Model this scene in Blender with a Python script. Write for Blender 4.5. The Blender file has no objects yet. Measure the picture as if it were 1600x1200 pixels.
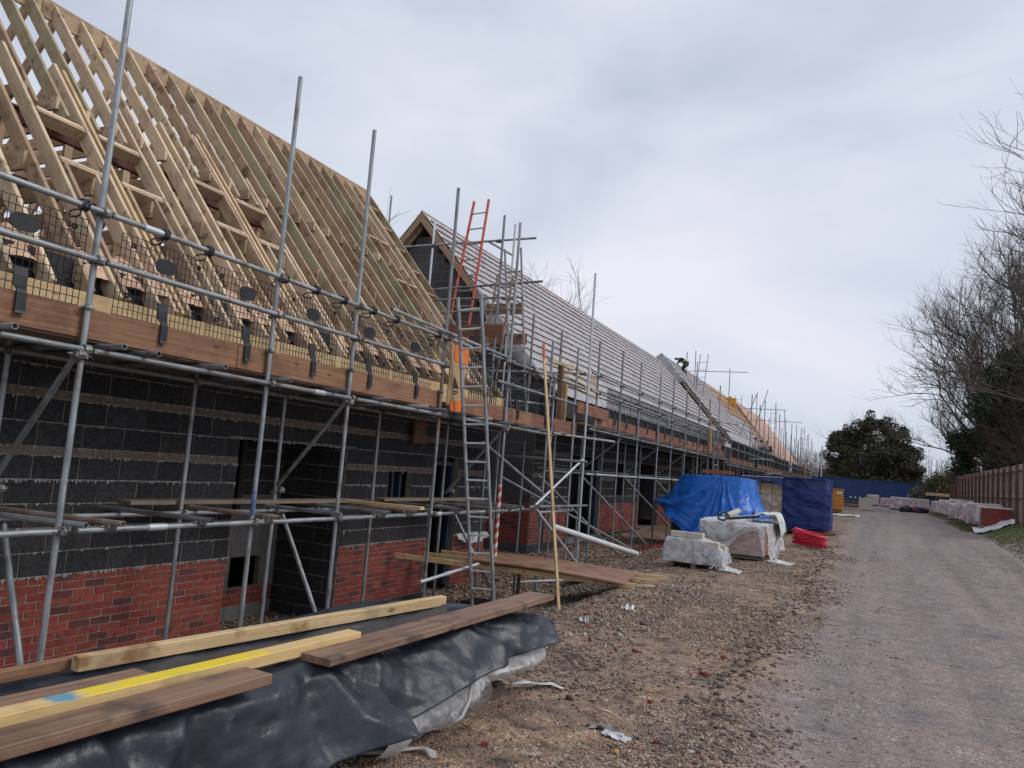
import bpy, math, random
import numpy as np
from mathutils import Matrix, Vector, noise as mnoise

scene = bpy.context.scene
COL = scene.collection
random.seed(7)
rng = np.random.default_rng(11)
R = math.radians

# ------------------------------------------------------------------ camera, sky, sun, exposure
cam_d = bpy.data.cameras.new('camera')
cam_d.sensor_width = 36.0
cam_d.lens = 27.0
cam_d.clip_start = 0.05
cam_d.clip_end = 1500
cam = bpy.data.objects.new('camera', cam_d)
COL.objects.link(cam)
cam.matrix_world = Matrix(((0.904036, -0.023858, 0.42679, 0.0),
                           (0.420636, -0.127987, -0.898156, 0.0),
                           (0.076052, 0.991489, -0.10567, 1.7),
                           (0, 0, 0, 1)))
scene.camera = cam

world = bpy.data.worlds.new("World")
scene.world = world
world.use_nodes = True
wn, wl = world.node_tree.nodes, world.node_tree.links
wn.clear()
w_out = wn.new('ShaderNodeOutputWorld')
w_bg = wn.new('ShaderNodeBackground')
w_tc = wn.new('ShaderNodeTexCoord')
w_map = wn.new('ShaderNodeMapping'); w_map.inputs['Scale'].default_value = (1.0, 1.0, 2.3)
w_n1 = wn.new('ShaderNodeTexNoise'); w_n1.inputs['Scale'].default_value = 1.9; w_n1.inputs['Detail'].default_value = 6; w_n1.inputs['Roughness'].default_value = 0.5; w_n1.inputs['Distortion'].default_value = 0.35
w_r1 = wn.new('ShaderNodeValToRGB')
w_r1.color_ramp.elements[0].position = 0.34; w_r1.color_ramp.elements[0].color = (0.47, 0.515, 0.615, 1)
w_r1.color_ramp.elements[1].position = 0.70; w_r1.color_ramp.elements[1].color = (0.73, 0.745, 0.815, 1)
e = w_r1.color_ramp.elements.new(0.5); e.color = (0.59, 0.63, 0.72, 1)
w_sky = wn.new('ShaderNodeTexSky'); w_sky.sky_type = 'NISHITA'; w_sky.sun_disc = False
w_sky.sun_elevation = R(40); w_sky.sun_rotation = R(68)
w_sm = wn.new('ShaderNodeVectorMath'); w_sm.operation = 'SCALE'; w_sm.inputs['Scale'].default_value = 0.05
w_mix = wn.new('ShaderNodeMix'); w_mix.data_type = 'RGBA'; w_mix.inputs[0].default_value = 0.12
wl.new(w_tc.outputs['Generated'], w_map.inputs['Vector'])
wl.new(w_map.outputs['Vector'], w_n1.inputs['Vector'])
wl.new(w_n1.outputs['Fac'], w_r1.inputs['Fac'])
wl.new(w_sky.outputs[0], w_sm.inputs[0])
wl.new(w_r1.outputs['Color'], w_mix.inputs[6])
wl.new(w_sm.outputs[0], w_mix.inputs[7])
wl.new(w_mix.outputs[2], w_bg.inputs['Color'])
w_bg.inputs['Strength'].default_value = 1.0
wl.new(w_bg.outputs[0], w_out.inputs[0])

sun_d = bpy.data.lights.new('sun', 'SUN')
sun_d.energy = 1.15; sun_d.angle = R(22); sun_d.color = (1.0, 0.97, 0.92)
sun = bpy.data.objects.new('sun', sun_d)
sun.rotation_euler = (R(50), 0, R(112))
COL.objects.link(sun)

scene.view_settings.view_transform = 'Standard'
scene.view_settings.look = 'None'
scene.view_settings.exposure = 0.33
scene.view_settings.gamma = 1.0
scene.render.engine = 'CYCLES'
scene.cycles.max_bounces = 6
scene.cycles.diffuse_bounces = 3
scene.cycles.transparent_max_bounces = 10
scene.cycles.use_denoising = True

# ------------------------------------------------------------------ materials
MATS = {}
def mat(name, c1, c2=None, rough=0.8, scale=8.0, detail=5, stretch=(1, 1, 1), bump=0.0, bscale=None, metal=0.0,
        var=0.0, hue=0.0, spec=0.4, lo=0.35, hi=0.65, c3=None, s3=1.5, f3=(0.5, 0.62), gen=False, rvar=0.0, world_pos=False):
    m = bpy.data.materials.new(name); m.use_nodes = True
    n, l = m.node_tree.nodes, m.node_tree.links
    b = n['Principled BSDF']
    b.inputs['Roughness'].default_value = rough
    b.inputs['Metallic'].default_value = metal
    b.inputs['Specular IOR Level'].default_value = spec
    tc = n.new('ShaderNodeTexCoord')
    mp = n.new('ShaderNodeMapping'); mp.inputs['Scale'].default_value = stretch
    oi = n.new('ShaderNodeObjectInfo')
    if world_pos:
        gp = n.new('ShaderNodeNewGeometry'); src = gp.outputs['Position']
    else:
        ad = n.new('ShaderNodeVectorMath'); ad.operation = 'MULTIPLY_ADD'
        ml = n.new('ShaderNodeVectorMath'); ml.operation = 'SCALE'; ml.inputs['Scale'].default_value = 37.0
        cb = n.new('ShaderNodeCombineXYZ')
        for i in range(3): l.new(oi.outputs['Random'], cb.inputs[i])
        l.new(cb.outputs[0], ml.inputs[0])
        av = n.new('ShaderNodeVectorMath'); av.operation = 'ADD'
        l.new(tc.outputs['Object'], av.inputs[0]); l.new(ml.outputs[0], av.inputs[1])
        src = av.outputs[0]
    l.new(src, mp.inputs['Vector'])
    nz = n.new('ShaderNodeTexNoise'); nz.inputs['Scale'].default_value = scale; nz.inputs['Detail'].default_value = detail
    l.new(mp.outputs[0], nz.inputs['Vector'])
    if c2 is None: c2 = tuple(x * 0.8 for x in c1)
    rp = n.new('ShaderNodeValToRGB')
    rp.color_ramp.elements[0].position = lo; rp.color_ramp.elements[0].color = (*c1, 1)
    rp.color_ramp.elements[1].position = hi; rp.color_ramp.elements[1].color = (*c2, 1)
    l.new(nz.outputs['Fac'], rp.inputs['Fac'])
    col = rp.outputs['Color']
    if c3 is not None:
        n3 = n.new('ShaderNodeTexNoise'); n3.inputs['Scale'].default_value = s3; n3.inputs['Detail'].default_value = 4
        l.new(src, n3.inputs['Vector'])
        r3 = n.new('ShaderNodeMapRange'); r3.inputs[1].default_value = f3[0]; r3.inputs[2].default_value = f3[1]
        l.new(n3.outputs['Fac'], r3.inputs[0])
        mx = n.new('ShaderNodeMix'); mx.data_type = 'RGBA'
        l.new(r3.outputs[0], mx.inputs[0]); l.new(col, mx.inputs[6]); mx.inputs[7].default_value = (*c3, 1)
        col = mx.outputs[2]
    if name.endswith(('timber', 'wood', 'plank')):
        mk = n.new('ShaderNodeMapping'); mk.inputs['Scale'].default_value = (1.0, 2.6, 2.6); l.new(src, mk.inputs['Vector'])
        vk = n.new('ShaderNodeTexVoronoi'); vk.inputs['Scale'].default_value = 2.6; l.new(mk.outputs[0], vk.inputs['Vector'])
        rk = n.new('ShaderNodeMapRange'); rk.inputs[1].default_value = 0.07; rk.inputs[2].default_value = 0.13; rk.inputs[3].default_value = 0.75; rk.inputs[4].default_value = 0.0
        l.new(vk.outputs['Distance'], rk.inputs[0])
        mx = n.new('ShaderNodeMix'); mx.data_type = 'RGBA'
        l.new(rk.outputs[0], mx.inputs[0]); l.new(col, mx.inputs[6]); mx.inputs[7].default_value = (c1[0] * .32, c1[1] * .26, c1[2] * .24, 1)
        col = mx.outputs[2]
        sn = n.new('ShaderNodeTexNoise'); sn.inputs['Scale'].default_value = 2.2; sn.inputs['Detail'].default_value = 8; sn.inputs['Roughness'].default_value = 0.7; l.new(src, sn.inputs['Vector'])
        sr = n.new('ShaderNodeMapRange'); sr.inputs[1].default_value = 0.36; sr.inputs[2].default_value = 0.5; sr.inputs[3].default_value = 0.62; sr.inputs[4].default_value = 1.0; l.new(sn.outputs['Fac'], sr.inputs[0])
        sm = n.new('ShaderNodeMix'); sm.data_type = 'RGBA'; sm.blend_type = 'MULTIPLY'; sm.inputs[0].default_value = 0.8
        l.new(col, sm.inputs[6]); l.new(sr.outputs[0], sm.inputs[7]); col = sm.outputs[2]
    if var or hue:
        hs = n.new('ShaderNodeHueSaturation')
        mr = n.new('ShaderNodeMapRange'); mr.inputs[3].default_value = 1 - var; mr.inputs[4].default_value = 1 + var
        l.new(oi.outputs['Random'], mr.inputs[0]); l.new(mr.outputs[0], hs.inputs['Value'])
        if hue:
            mu = n.new('ShaderNodeMath'); mu.operation = 'MULTIPLY'; mu.inputs[1].default_value = 7.31
            fr = n.new('ShaderNodeMath'); fr.operation = 'FRACT'
            m2 = n.new('ShaderNodeMapRange'); m2.inputs[3].default_value = 0.5 - hue; m2.inputs[4].default_value = 0.5 + hue
            l.new(oi.outputs['Random'], mu.inputs[0]); l.new(mu.outputs[0], fr.inputs[0]); l.new(fr.outputs[0], m2.inputs[0])
            l.new(m2.outputs[0], hs.inputs['Hue'])
        l.new(col, hs.inputs['Color']); col = hs.outputs['Color']
    l.new(col, b.inputs['Base Color'])
    if rvar:
        mr = n.new('ShaderNodeMapRange'); mr.inputs[3].default_value = max(0, rough - rvar); mr.inputs[4].default_value = min(1, rough + rvar)
        mr.inputs[1].default_value = 0.3; mr.inputs[2].default_value = 0.7
        l.new(nz.outputs['Fac'], mr.inputs[0]); l.new(mr.outputs[0], b.inputs['Roughness'])
    if bump:
        bn = n.new('ShaderNodeTexNoise'); bn.inputs['Scale'].default_value = bscale or scale * 3; bn.inputs['Detail'].default_value = 6
        l.new(mp.outputs[0], bn.inputs['Vector'])
        bp = n.new('ShaderNodeBump'); bp.inputs['Strength'].default_value = min(1.0, bump); bp.inputs['Distance'].default_value = 0.01
        l.new(bn.outputs['Fac'], bp.inputs['Height']); l.new(bp.outputs[0], b.inputs['Normal'])
    MATS[name] = m
    return m

timber = mat('pine_timber', (0.52, 0.38, 0.25), (0.68, 0.53, 0.365), rough=0.75, scale=5, stretch=(0.6, 9, 9), bump=0.25, bscale=14, var=0.16, hue=0.012, lo=0.35, hi=0.6, c3=(0.30, 0.22, 0.14), s3=4.5, f3=(0.62, 0.70), spec=0.3)
timber_b = mat('brown_pine_timber', (0.38, 0.255, 0.165), (0.50, 0.36, 0.24), rough=0.8, scale=5, stretch=(0.6, 9, 9), bump=0.25, bscale=14, var=0.14, hue=0.012, c3=(0.22, 0.14, 0.08), s3=5, f3=(0.58, 0.7), spec=0.25)
timber_g = mat('green_treated_timber', (0.35, 0.315, 0.195), (0.46, 0.375, 0.245), rough=0.8, scale=5, stretch=(0.6, 9, 9), bump=0.25, bscale=14, var=0.12, hue=0.01, c3=(0.34, 0.25, 0.15), s3=2, f3=(0.5, 0.6), spec=0.25)
timber_y = mat('yellow_sawn_timber', (0.56, 0.385, 0.19), (0.68, 0.50, 0.28), rough=0.6, scale=4, stretch=(0.5, 10, 10), bump=0.3, bscale=12, var=0.08, c3=(0.38, 0.21, 0.09), s3=5, f3=(0.62, 0.72))
board = mat('scaffold_board_wood', (0.19, 0.088, 0.05), (0.29, 0.148, 0.09), rough=0.75, scale=4, stretch=(0.4, 11, 11), bump=0.3, bscale=12, var=0.18, hue=0.01, c3=(0.12, 0.07, 0.05), s3=4, f3=(0.6, 0.74))
board_grey = mat('weathered_board_wood', (0.20, 0.15, 0.115), (0.28, 0.21, 0.16), rough=0.85, scale=4, stretch=(0.4, 11, 11), bump=0.3, bscale=12, var=0.15)
tube_m = mat('galvanised_tube', (0.19, 0.21, 0.222), (0.33, 0.35, 0.362), rough=0.48, scale=9, stretch=(0.5, 3, 3), metal=0.45, var=0.22, spec=0.5, c3=(0.15, 0.115, 0.088), s3=4.2, f3=(0.56, 0.72), bump=0.1, rvar=0.12)
tube_light = mat('bright_galvanised_tube', (0.50, 0.53, 0.55), (0.62, 0.65, 0.67), rough=0.4, scale=9, stretch=(0.5, 3, 3), metal=0.5, var=0.1)
tube_rust = mat('rusty_tube', (0.22, 0.13, 0.09), (0.32, 0.27, 0.24), rough=0.7, scale=7, metal=0.2, var=0.1, bump=0.2)
coup_m = mat('coupler_steel', (0.13, 0.12, 0.12), (0.32, 0.31, 0.30), rough=0.55, scale=30, metal=0.6, var=0.3)
block_g = mat('skylit_gable_block', (0.055, 0.055, 0.06), (0.095, 0.094, 0.098), rough=0.95, scale=26, detail=8, bump=0.6, bscale=120, var=0.22)  # paler copy of the wall block, with open-sky light put into its colour
block_m = mat('shaded_concrete_block', (0.019, 0.019, 0.023), (0.044, 0.043, 0.046), rough=0.95, scale=26, detail=8, bump=0.6, bscale=120, var=0.22, c3=(0.075, 0.073, 0.073), s3=2.2, f3=(0.62, 0.85))  # same block, with the shade under the platform darkened into its colour
block_l = mat('grey_concrete_block', (0.13, 0.125, 0.12), (0.19, 0.185, 0.175), rough=0.95, scale=26, detail=8, bump=0.5, bscale=120, var=0.12)
mortar = mat('mortar', (0.17, 0.148, 0.12), (0.27, 0.235, 0.195), rough=0.95, scale=12, bump=0.5, bscale=90)
mortar_w = mat('lime_smear', (0.20, 0.19, 0.18), (0.33, 0.32, 0.305), rough=0.95, scale=18, bump=0.5, bscale=90)
coping_m = mat('common_brick_band', (0.115, 0.082, 0.068), (0.18, 0.14, 0.12), rough=0.95, scale=16, bump=0.4, bscale=100, var=0.15)
brick_r = mat('red_brick', (0.185, 0.035, 0.029), (0.265, 0.058, 0.043), rough=0.9, scale=20, detail=8, bump=0.5, bscale=110, var=0.17, hue=0.008, c3=(0.20, 0.045, 0.035), s3=9, f3=(0.55, 0.75))
brick_d = mat('dark_plum_brick', (0.085, 0.028, 0.033), (0.14, 0.042, 0.042), rough=0.9, scale=20, detail=8, bump=0.5, bscale=110, var=0.2)
plastic_b = mat('black_plastic', (0.012, 0.013, 0.018), (0.025, 0.026, 0.032), rough=0.45, scale=10)
board_dark = mat('wet_dark_board', (0.07, 0.052, 0.042), (0.12, 0.09, 0.07), rough=0.7, scale=4, stretch=(0.4, 11, 11), bump=0.3, bscale=12, var=0.15)
steel_red = mat('red_oxide_steel', (0.09, 0.018, 0.018), (0.13, 0.03, 0.028), rough=0.6, scale=6)
plank_m = mat('wet_brown_plank', (0.18, 0.10, 0.064), (0.29, 0.18, 0.122), rough=0.5, scale=4, stretch=(0.4, 11, 11), bump=0.35, bscale=12, var=0.14, c3=(0.10, 0.065, 0.05), s3=4, f3=(0.56, 0.7))
wool = mat('brown_mineral_wool', (0.46, 0.27, 0.18), (0.68, 0.46, 0.32), rough=1.0, scale=14, bump=1.0, bscale=40, c3=(0.62, 0.44, 0.30), s3=5)
membrane = mat('grey_roof_membrane', (0.36, 0.352, 0.37), (0.455, 0.448, 0.465), rough=0.75, scale=3, bump=0.35, bscale=9, c3=(0.30, 0.285, 0.31), s3=2, f3=(0.5, 0.66), world_pos=True)
membrane_p = mat('salmon_roof_membrane', (0.50, 0.29, 0.22), (0.60, 0.38, 0.30), rough=0.8, scale=3, world_pos=True)
membrane_d = mat('dark_membrane', (0.03, 0.03, 0.035), (0.055, 0.055, 0.06), rough=0.7, scale=6)
batten_m = mat('red_brown_batten', (0.15, 0.08, 0.062), (0.24, 0.14, 0.11), rough=0.8, scale=6, stretch=(0.4, 8, 8), var=0.2)
osb = mat('orange_sheathing_board', (0.36, 0.205, 0.11), (0.47, 0.29, 0.165), rough=0.85, scale=14, bump=0.2, var=0.15)
verge_m = mat('stained_verge_board', (0.27, 0.165, 0.10), (0.38, 0.25, 0.16), rough=0.8, scale=5, stretch=(0.5, 8, 8), var=0.1)
ply = mat('plywood', (0.42, 0.27, 0.15), (0.50, 0.34, 0.20), rough=0.7, scale=5, stretch=(0.6, 6, 6), bump=0.1)
red_paint = mat('red_ladder_paint', (0.52, 0.085, 0.06), (0.60, 0.13, 0.09), rough=0.5, scale=8)
orange_m = mat('orange_paint', (0.80, 0.20, 0.04), (0.70, 0.17, 0.03), rough=0.55, scale=8)
skip_m = mat('orange_skip_paint', (0.62, 0.25, 0.02), (0.52, 0.20, 0.03), rough=0.55, scale=5)
yellow_m = mat('yellow_plastic', (0.72, 0.42, 0.04), (0.60, 0.33, 0.04), rough=0.5, scale=8)
white_m = mat('white_plastic', (0.70, 0.71, 0.72), (0.60, 0.61, 0.62), rough=0.4, scale=6)
coil_m = mat('red_coil_pipe', (0.62, 0.025, 0.06), (0.75, 0.04, 0.08), rough=0.4, scale=10)
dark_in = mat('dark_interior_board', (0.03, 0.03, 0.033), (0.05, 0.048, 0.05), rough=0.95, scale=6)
blue_dark = mat('dark_blue_frame', (0.018, 0.03, 0.06), (0.025, 0.04, 0.08), rough=0.6, scale=6)
hoard_m = mat('blue_hoarding_paint', (0.012, 0.045, 0.16), (0.02, 0.06, 0.19), rough=0.5, scale=2, var=0.05)
fence_m = mat('aged_fence_board', (0.26, 0.215, 0.19), (0.36, 0.305, 0.27), rough=0.9, scale=5, stretch=(8, 8, 0.5), var=0.2)
fence_post = mat('brown_fence_post', (0.10, 0.055, 0.042), (0.15, 0.085, 0.065), rough=0.9, scale=5, var=0.15)
fence_rail = mat('pale_fence_rail', (0.27, 0.20, 0.17), (0.34, 0.27, 0.23), rough=0.9, scale=5, var=0.1)
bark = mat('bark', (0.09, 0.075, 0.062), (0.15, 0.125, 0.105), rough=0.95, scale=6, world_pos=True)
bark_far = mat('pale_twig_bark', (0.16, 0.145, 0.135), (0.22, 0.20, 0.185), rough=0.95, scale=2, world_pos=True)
leaf_yew = mat('yew_foliage', (0.030, 0.036, 0.018), (0.085, 0.074, 0.038), rough=0.8, scale=0.9, detail=4, world_pos=True, lo=0.4, hi=0.62)
leaf_ivy = mat('ivy_foliage', (0.022, 0.036, 0.020), (0.05, 0.068, 0.036), rough=0.7, scale=0.8, detail=4, world_pos=True, lo=0.4, hi=0.62)
leaf_bush = mat('bush_foliage', (0.10, 0.11, 0.05), (0.19, 0.155, 0.08), rough=0.9, scale=0.7, world_pos=True)
twig_brown = mat('brown_twigs', (0.085, 0.058, 0.048), (0.13, 0.092, 0.075), rough=0.95, scale=0.8, world_pos=True)
grass_m = mat('grass_blades', (0.10, 0.16, 0.04), (0.17, 0.22, 0.06), rough=0.9, scale=3, world_pos=True)
skin = mat('skin', (0.42, 0.25, 0.18), (0.46, 0.28, 0.2), rough=0.6)
cloth_d = mat('dark_work_clothes', (0.015, 0.017, 0.022), (0.03, 0.032, 0.04), rough=0.9, scale=12)
cloth_g = mat('grey_sweatshirt', (0.33, 0.33, 0.33), (0.42, 0.42, 0.42), rough=0.9, scale=12)
cloth_b = mat('blue_jacket', (0.03, 0.08, 0.22), (0.04, 0.1, 0.26), rough=0.9, scale=12)
hivis = mat('hi_vis_yellow', (0.55, 0.85, 0.08), (0.5, 0.75, 0.07), rough=0.7)
hair_m = mat('dark_hair', (0.015, 0.012, 0.01), (0.03, 0.025, 0.02), rough=0.8)
cream_block = mat('cream_block', (0.50, 0.46, 0.38), (0.58, 0.54, 0.46), rough=0.9, scale=10, bump=0.3)
tan_box = mat('tan_pack', (0.36, 0.28, 0.21), (0.45, 0.36, 0.28), rough=0.8, scale=7, c3=(0.55, 0.52, 0.50), s3=5)
pink_brick = mat('pink_facing_brick', (0.46, 0.25, 0.17), (0.58, 0.36, 0.26), rough=0.9, scale=14, var=0.15)
pack_wrap = mat('milky_wrapped_bricks', (0.44, 0.34, 0.35), (0.60, 0.50, 0.51), rough=0.35, scale=5, bump=0.5, bscale=14, c3=(0.72, 0.70, 0.72), s3=4, f3=(0.55, 0.65), var=0.08)
stone_m = mat('pale_house_wall', (0.55, 0.54, 0.52), (0.60, 0.59, 0.57), rough=0.9, scale=2)

def tarp_mat(name, c1, c2, rough, glint):
    m = mat(name, c1, c2, rough=rough, scale=6, bump=0.25, bscale=40, spec=0.35, c3=glint, s3=9, f3=(0.64, 0.72), rvar=0.08)
    return m
tarp_black = tarp_mat('black_tarpaulin', (0.020, 0.025, 0.036), (0.034, 0.041, 0.056), 0.38, (0.06, 0.07, 0.088))
tarp_blue = tarp_mat('bright_blue_tarpaulin', (0.012, 0.10, 0.42), (0.02, 0.16, 0.58), 0.38, (0.05, 0.24, 0.70))
tarp_navy = tarp_mat('navy_tarpaulin', (0.009, 0.022, 0.115), (0.015, 0.034, 0.155), 0.33, (0.04, 0.055, 0.24))

def sheet_mat(name, alpha_lo, alpha_hi, col=(0.78, 0.79, 0.80), scale=3.0):
    m = bpy.data.materials.new(name); m.use_nodes = True
    n, l = m.node_tree.nodes, m.node_tree.links
    b = n['Principled BSDF']; b.inputs['Base Color'].default_value = (*col, 1); b.inputs['Roughness'].default_value = 0.28
    out = n['Material Output']
    tr = n.new('ShaderNodeBsdfTransparent'); tr.inputs[0].default_value = (0.95, 0.95, 0.96, 1)
    tl = n.new('ShaderNodeBsdfTranslucent'); tl.inputs[0].default_value = (*col, 1)
    g = n.new('ShaderNodeNewGeometry'); nz = n.new('ShaderNodeTexNoise'); nz.inputs['Scale'].default_value = scale; nz.inputs['Detail'].default_value = 5
    nz.inputs['Distortion'].default_value = 1.2
    l.new(g.outputs['Position'], nz.inputs['Vector'])
    mr = n.new('ShaderNodeMapRange'); mr.inputs[1].default_value = 0.35; mr.inputs[2].default_value = 0.65
    mr.inputs[3].default_value = alpha_lo; mr.inputs[4].default_value = alpha_hi
    l.new(nz.outputs['Fac'], mr.inputs[0])
    m1 = n.new('ShaderNodeMixShader'); m1.inputs[0].default_value = 0.35
    l.new(b.outputs[0], m1.inputs[1]); l.new(tl.outputs[0], m1.inputs[2])
    m2 = n.new('ShaderNodeMixShader')
    l.new(mr.outputs[0], m2.inputs[0]); l.new(tr.outputs[0], m2.inputs[1]); l.new(m1.outputs[0], m2.inputs[2])
    l.new(m2.outputs[0], out.inputs[0])
    return m
poly_clear = sheet_mat('clear_polythene', 0.08, 0.5, scale=5)
poly_mid = sheet_mat('thin_polythene', 0.2, 0.9, (0.86, 0.87, 0.89), scale=5)
poly_film = sheet_mat('clear_film', 0.02, 0.32, (0.86, 0.87, 0.89), scale=6)
poly_milky = sheet_mat('milky_polythene', 0.5, 0.95, (0.93, 0.94, 0.95), scale=4)

def painted_timber():
    m = mat('yellow_painted_timber', (0.62, 0.42, 0.18), (0.70, 0.50, 0.25), rough=0.55, scale=4, stretch=(0.5, 10, 10), bump=0.2, bscale=12)
    n, l = m.node_tree.nodes, m.node_tree.links
    b = n['Principled BSDF']
    old = b.inputs['Base Color'].links[0].from_socket
    tc = n.new('ShaderNodeTexCoord'); sp = n.new('ShaderNodeSeparateXYZ'); l.new(tc.outputs['Object'], sp.inputs[0])
    nz = n.new('ShaderNodeTexNoise'); nz.inputs['Scale'].default_value = 16; nz.inputs['Detail'].default_value = 8
    l.new(tc.outputs['Object'], nz.inputs['Vector'])
    def band(x0, x1, colr, prev, thr):
        a = n.new('ShaderNodeMapRange'); a.inputs[1].default_value = x0; a.inputs[2].default_value = x0 + 0.12
        c = n.new('ShaderNodeMapRange'); c.inputs[1].default_value = x1; c.inputs[2].default_value = x1 - 0.12
        l.new(sp.outputs[0], a.inputs[0]); l.new(sp.outputs[0], c.inputs[0])
        mu = n.new('ShaderNodeMath'); mu.operation = 'MULTIPLY'; l.new(a.outputs[0], mu.inputs[0]); l.new(c.outputs[0], mu.inputs[1])
        top = n.new('ShaderNodeMath'); top.operation = 'GREATER_THAN'; top.inputs[1].default_value = 0.024; l.new(sp.outputs[2], top.inputs[0])
        m3 = n.new('ShaderNodeMath'); m3.operation = 'MULTIPLY'; l.new(mu.outputs[0], m3.inputs[0]); l.new(top.outputs[0], m3.inputs[1])
        ad = n.new('ShaderNodeMath'); ad.operation = 'ADD'; l.new(nz.outputs['Fac'], ad.inputs[0]); ad.inputs[1].default_value = thr
        ms = n.new('ShaderNodeMath'); ms.operation = 'MULTIPLY_ADD'; l.new(nz.outputs['Fac'], ms.inputs[0]); ms.inputs[1].default_value = 1.3; l.new(m3.outputs[0], ms.inputs[2])
        m4 = n.new('ShaderNodeMapRange'); m4.inputs[1].default_value = 1.28; m4.inputs[2].default_value = 1.62; m4.inputs[4].default_value = 0.95; l.new(ms.outputs[0], m4.inputs[0])
        mx = n.new('ShaderNodeMix'); mx.data_type = 'RGBA'; l.new(m4.outputs[0], mx.inputs[0]); l.new(prev, mx.inputs[6]); mx.inputs[7].default_value = (*colr, 1)
        return mx.outputs[2]
    c = band(1.62, 2.72, (0.78, 0.58, 0.03), old, 0.45)
    c = band(1.50, 1.78, (0.12, 0.30, 0.38), c, 0.25)
    l.new(c, b.inputs['Base Color'])
    return m
timber_paint = painted_timber()

def ground_layer(n, l, g, cols, peb_scale):
    """loose ground: pebbles (voronoi cells of mixed colour) over mud, larger patches from noise"""
    def noise(s, d=5, w=0.0):
        t = n.new('ShaderNodeTexNoise'); t.inputs['Scale'].default_value = s; t.inputs['Detail'].default_value = d; t.inputs['Distortion'].default_value = w
        l.new(g, t.inputs['Vector']); return t.outputs['Fac']
    def ramp(src, stops):
        r = n.new('ShaderNodeValToRGB'); cr = r.color_ramp
        cr.elements[0].position = stops[0][0]; cr.elements[0].color = (*stops[0][1], 1)
        cr.elements[1].position = stops[-1][0]; cr.elements[1].color = (*stops[-1][1], 1)
        for p, c in stops[1:-1]:
            q = cr.elements.new(p); q.color = (*c, 1)
        l.new(src, r.inputs['Fac']); return r.outputs['Color']
    def mixc(f, a, c, mode='MIX'):
        x = n.new('ShaderNodeMix'); x.data_type = 'RGBA'; x.blend_type = mode
        if isinstance(f, float): x.inputs[0].default_value = f
        else: l.new(f, x.inputs[0])
        l.new(a, x.inputs[6]); l.new(c, x.inputs[7]); return x.outputs[2]
    vo = n.new('ShaderNodeTexVoronoi'); vo.inputs['Scale'].default_value = peb_scale; l.new(g, vo.inputs['Vector'])
    v2 = n.new('ShaderNodeTexVoronoi'); v2.inputs['Scale'].default_value = peb_scale * 0.42; l.new(g, v2.inputs['Vector'])
    sc = n.new('ShaderNodeSeparateColor'); l.new(vo.outputs['Color'], sc.inputs[0])
    s2 = n.new('ShaderNodeSeparateColor'); l.new(v2.outputs['Color'], s2.inputs[0])
    peb = ramp(sc.outputs[0], cols['pebble']); peb2 = ramp(s2.outputs[1], cols['pebble'])
    f2 = n.new('ShaderNodeMath'); f2.operation = 'GREATER_THAN'; f2.inputs[1].default_value = 0.72; l.new(s2.outputs[2], f2.inputs[0])
    peb = mixc(f2.outputs[0], peb, peb2)
    mud = ramp(noise(9, 8, 0.6), cols['mud'])
    pm = n.new('ShaderNodeMapRange'); pm.inputs[1].default_value = 0.38; pm.inputs[2].default_value = 0.66; pm.inputs[3].default_value = cols['peb'][0]; pm.inputs[4].default_value = cols['peb'][1]
    l.new(noise(3.1, 6), pm.inputs[0])
    c = mixc(pm.outputs[0], mud, peb)
    c = mixc(0.85, c, ramp(noise(1.3, 7, 1.0), cols['patch']), 'MULTIPLY')
    c = mixc(0.9, c, ramp(noise(5.0, 8, 0.4), cols['spot']), 'MULTIPLY')
    if 'streak' in cols:
        mp = n.new('ShaderNodeMapping'); mp.inputs['Scale'].default_value = (1.7, 0.10, 1.0); l.new(g, mp.inputs['Vector'])
        ts = n.new('ShaderNodeTexNoise'); ts.inputs['Scale'].default_value = 1.0; ts.inputs['Detail'].default_value = 7; ts.inputs['Roughness'].default_value = 0.62; l.new(mp.outputs[0], ts.inputs['Vector'])
        c = mixc(0.9, c, ramp(ts.outputs['Fac'], cols['streak']), 'MULTIPLY')
        mp = n.new('ShaderNodeMapping'); mp.inputs['Scale'].default_value = (0.8, 5.0, 1.0); l.new(g, mp.inputs['Vector'])
        ts = n.new('ShaderNodeTexNoise'); ts.inputs['Scale'].default_value = 1.4; ts.inputs['Detail'].default_value = 8; ts.inputs['Roughness'].default_value = 0.7; l.new(mp.outputs[0], ts.inputs['Vector'])
        c = mixc(0.8, c, ramp(ts.outputs['Fac'], [(0.36, (0.72, 0.70, 0.69)), (0.46, (0.97, 0.97, 0.96)), (0.7, (1.05, 1.04, 1.03))]), 'MULTIPLY')
    h1 = n.new('ShaderNodeMath'); h1.operation = 'MULTIPLY'; h1.inputs[1].default_value = -0.6; l.new(vo.outputs['Distance'], h1.inputs[0])
    h2 = n.new('ShaderNodeMath'); h2.operation = 'ADD'; l.new(h1.outputs[0], h2.inputs[0]); l.new(noise(24, 8), h2.inputs[1])
    return c, h2.outputs[0], noise(1.3, 7, 1.0), mixc
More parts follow.
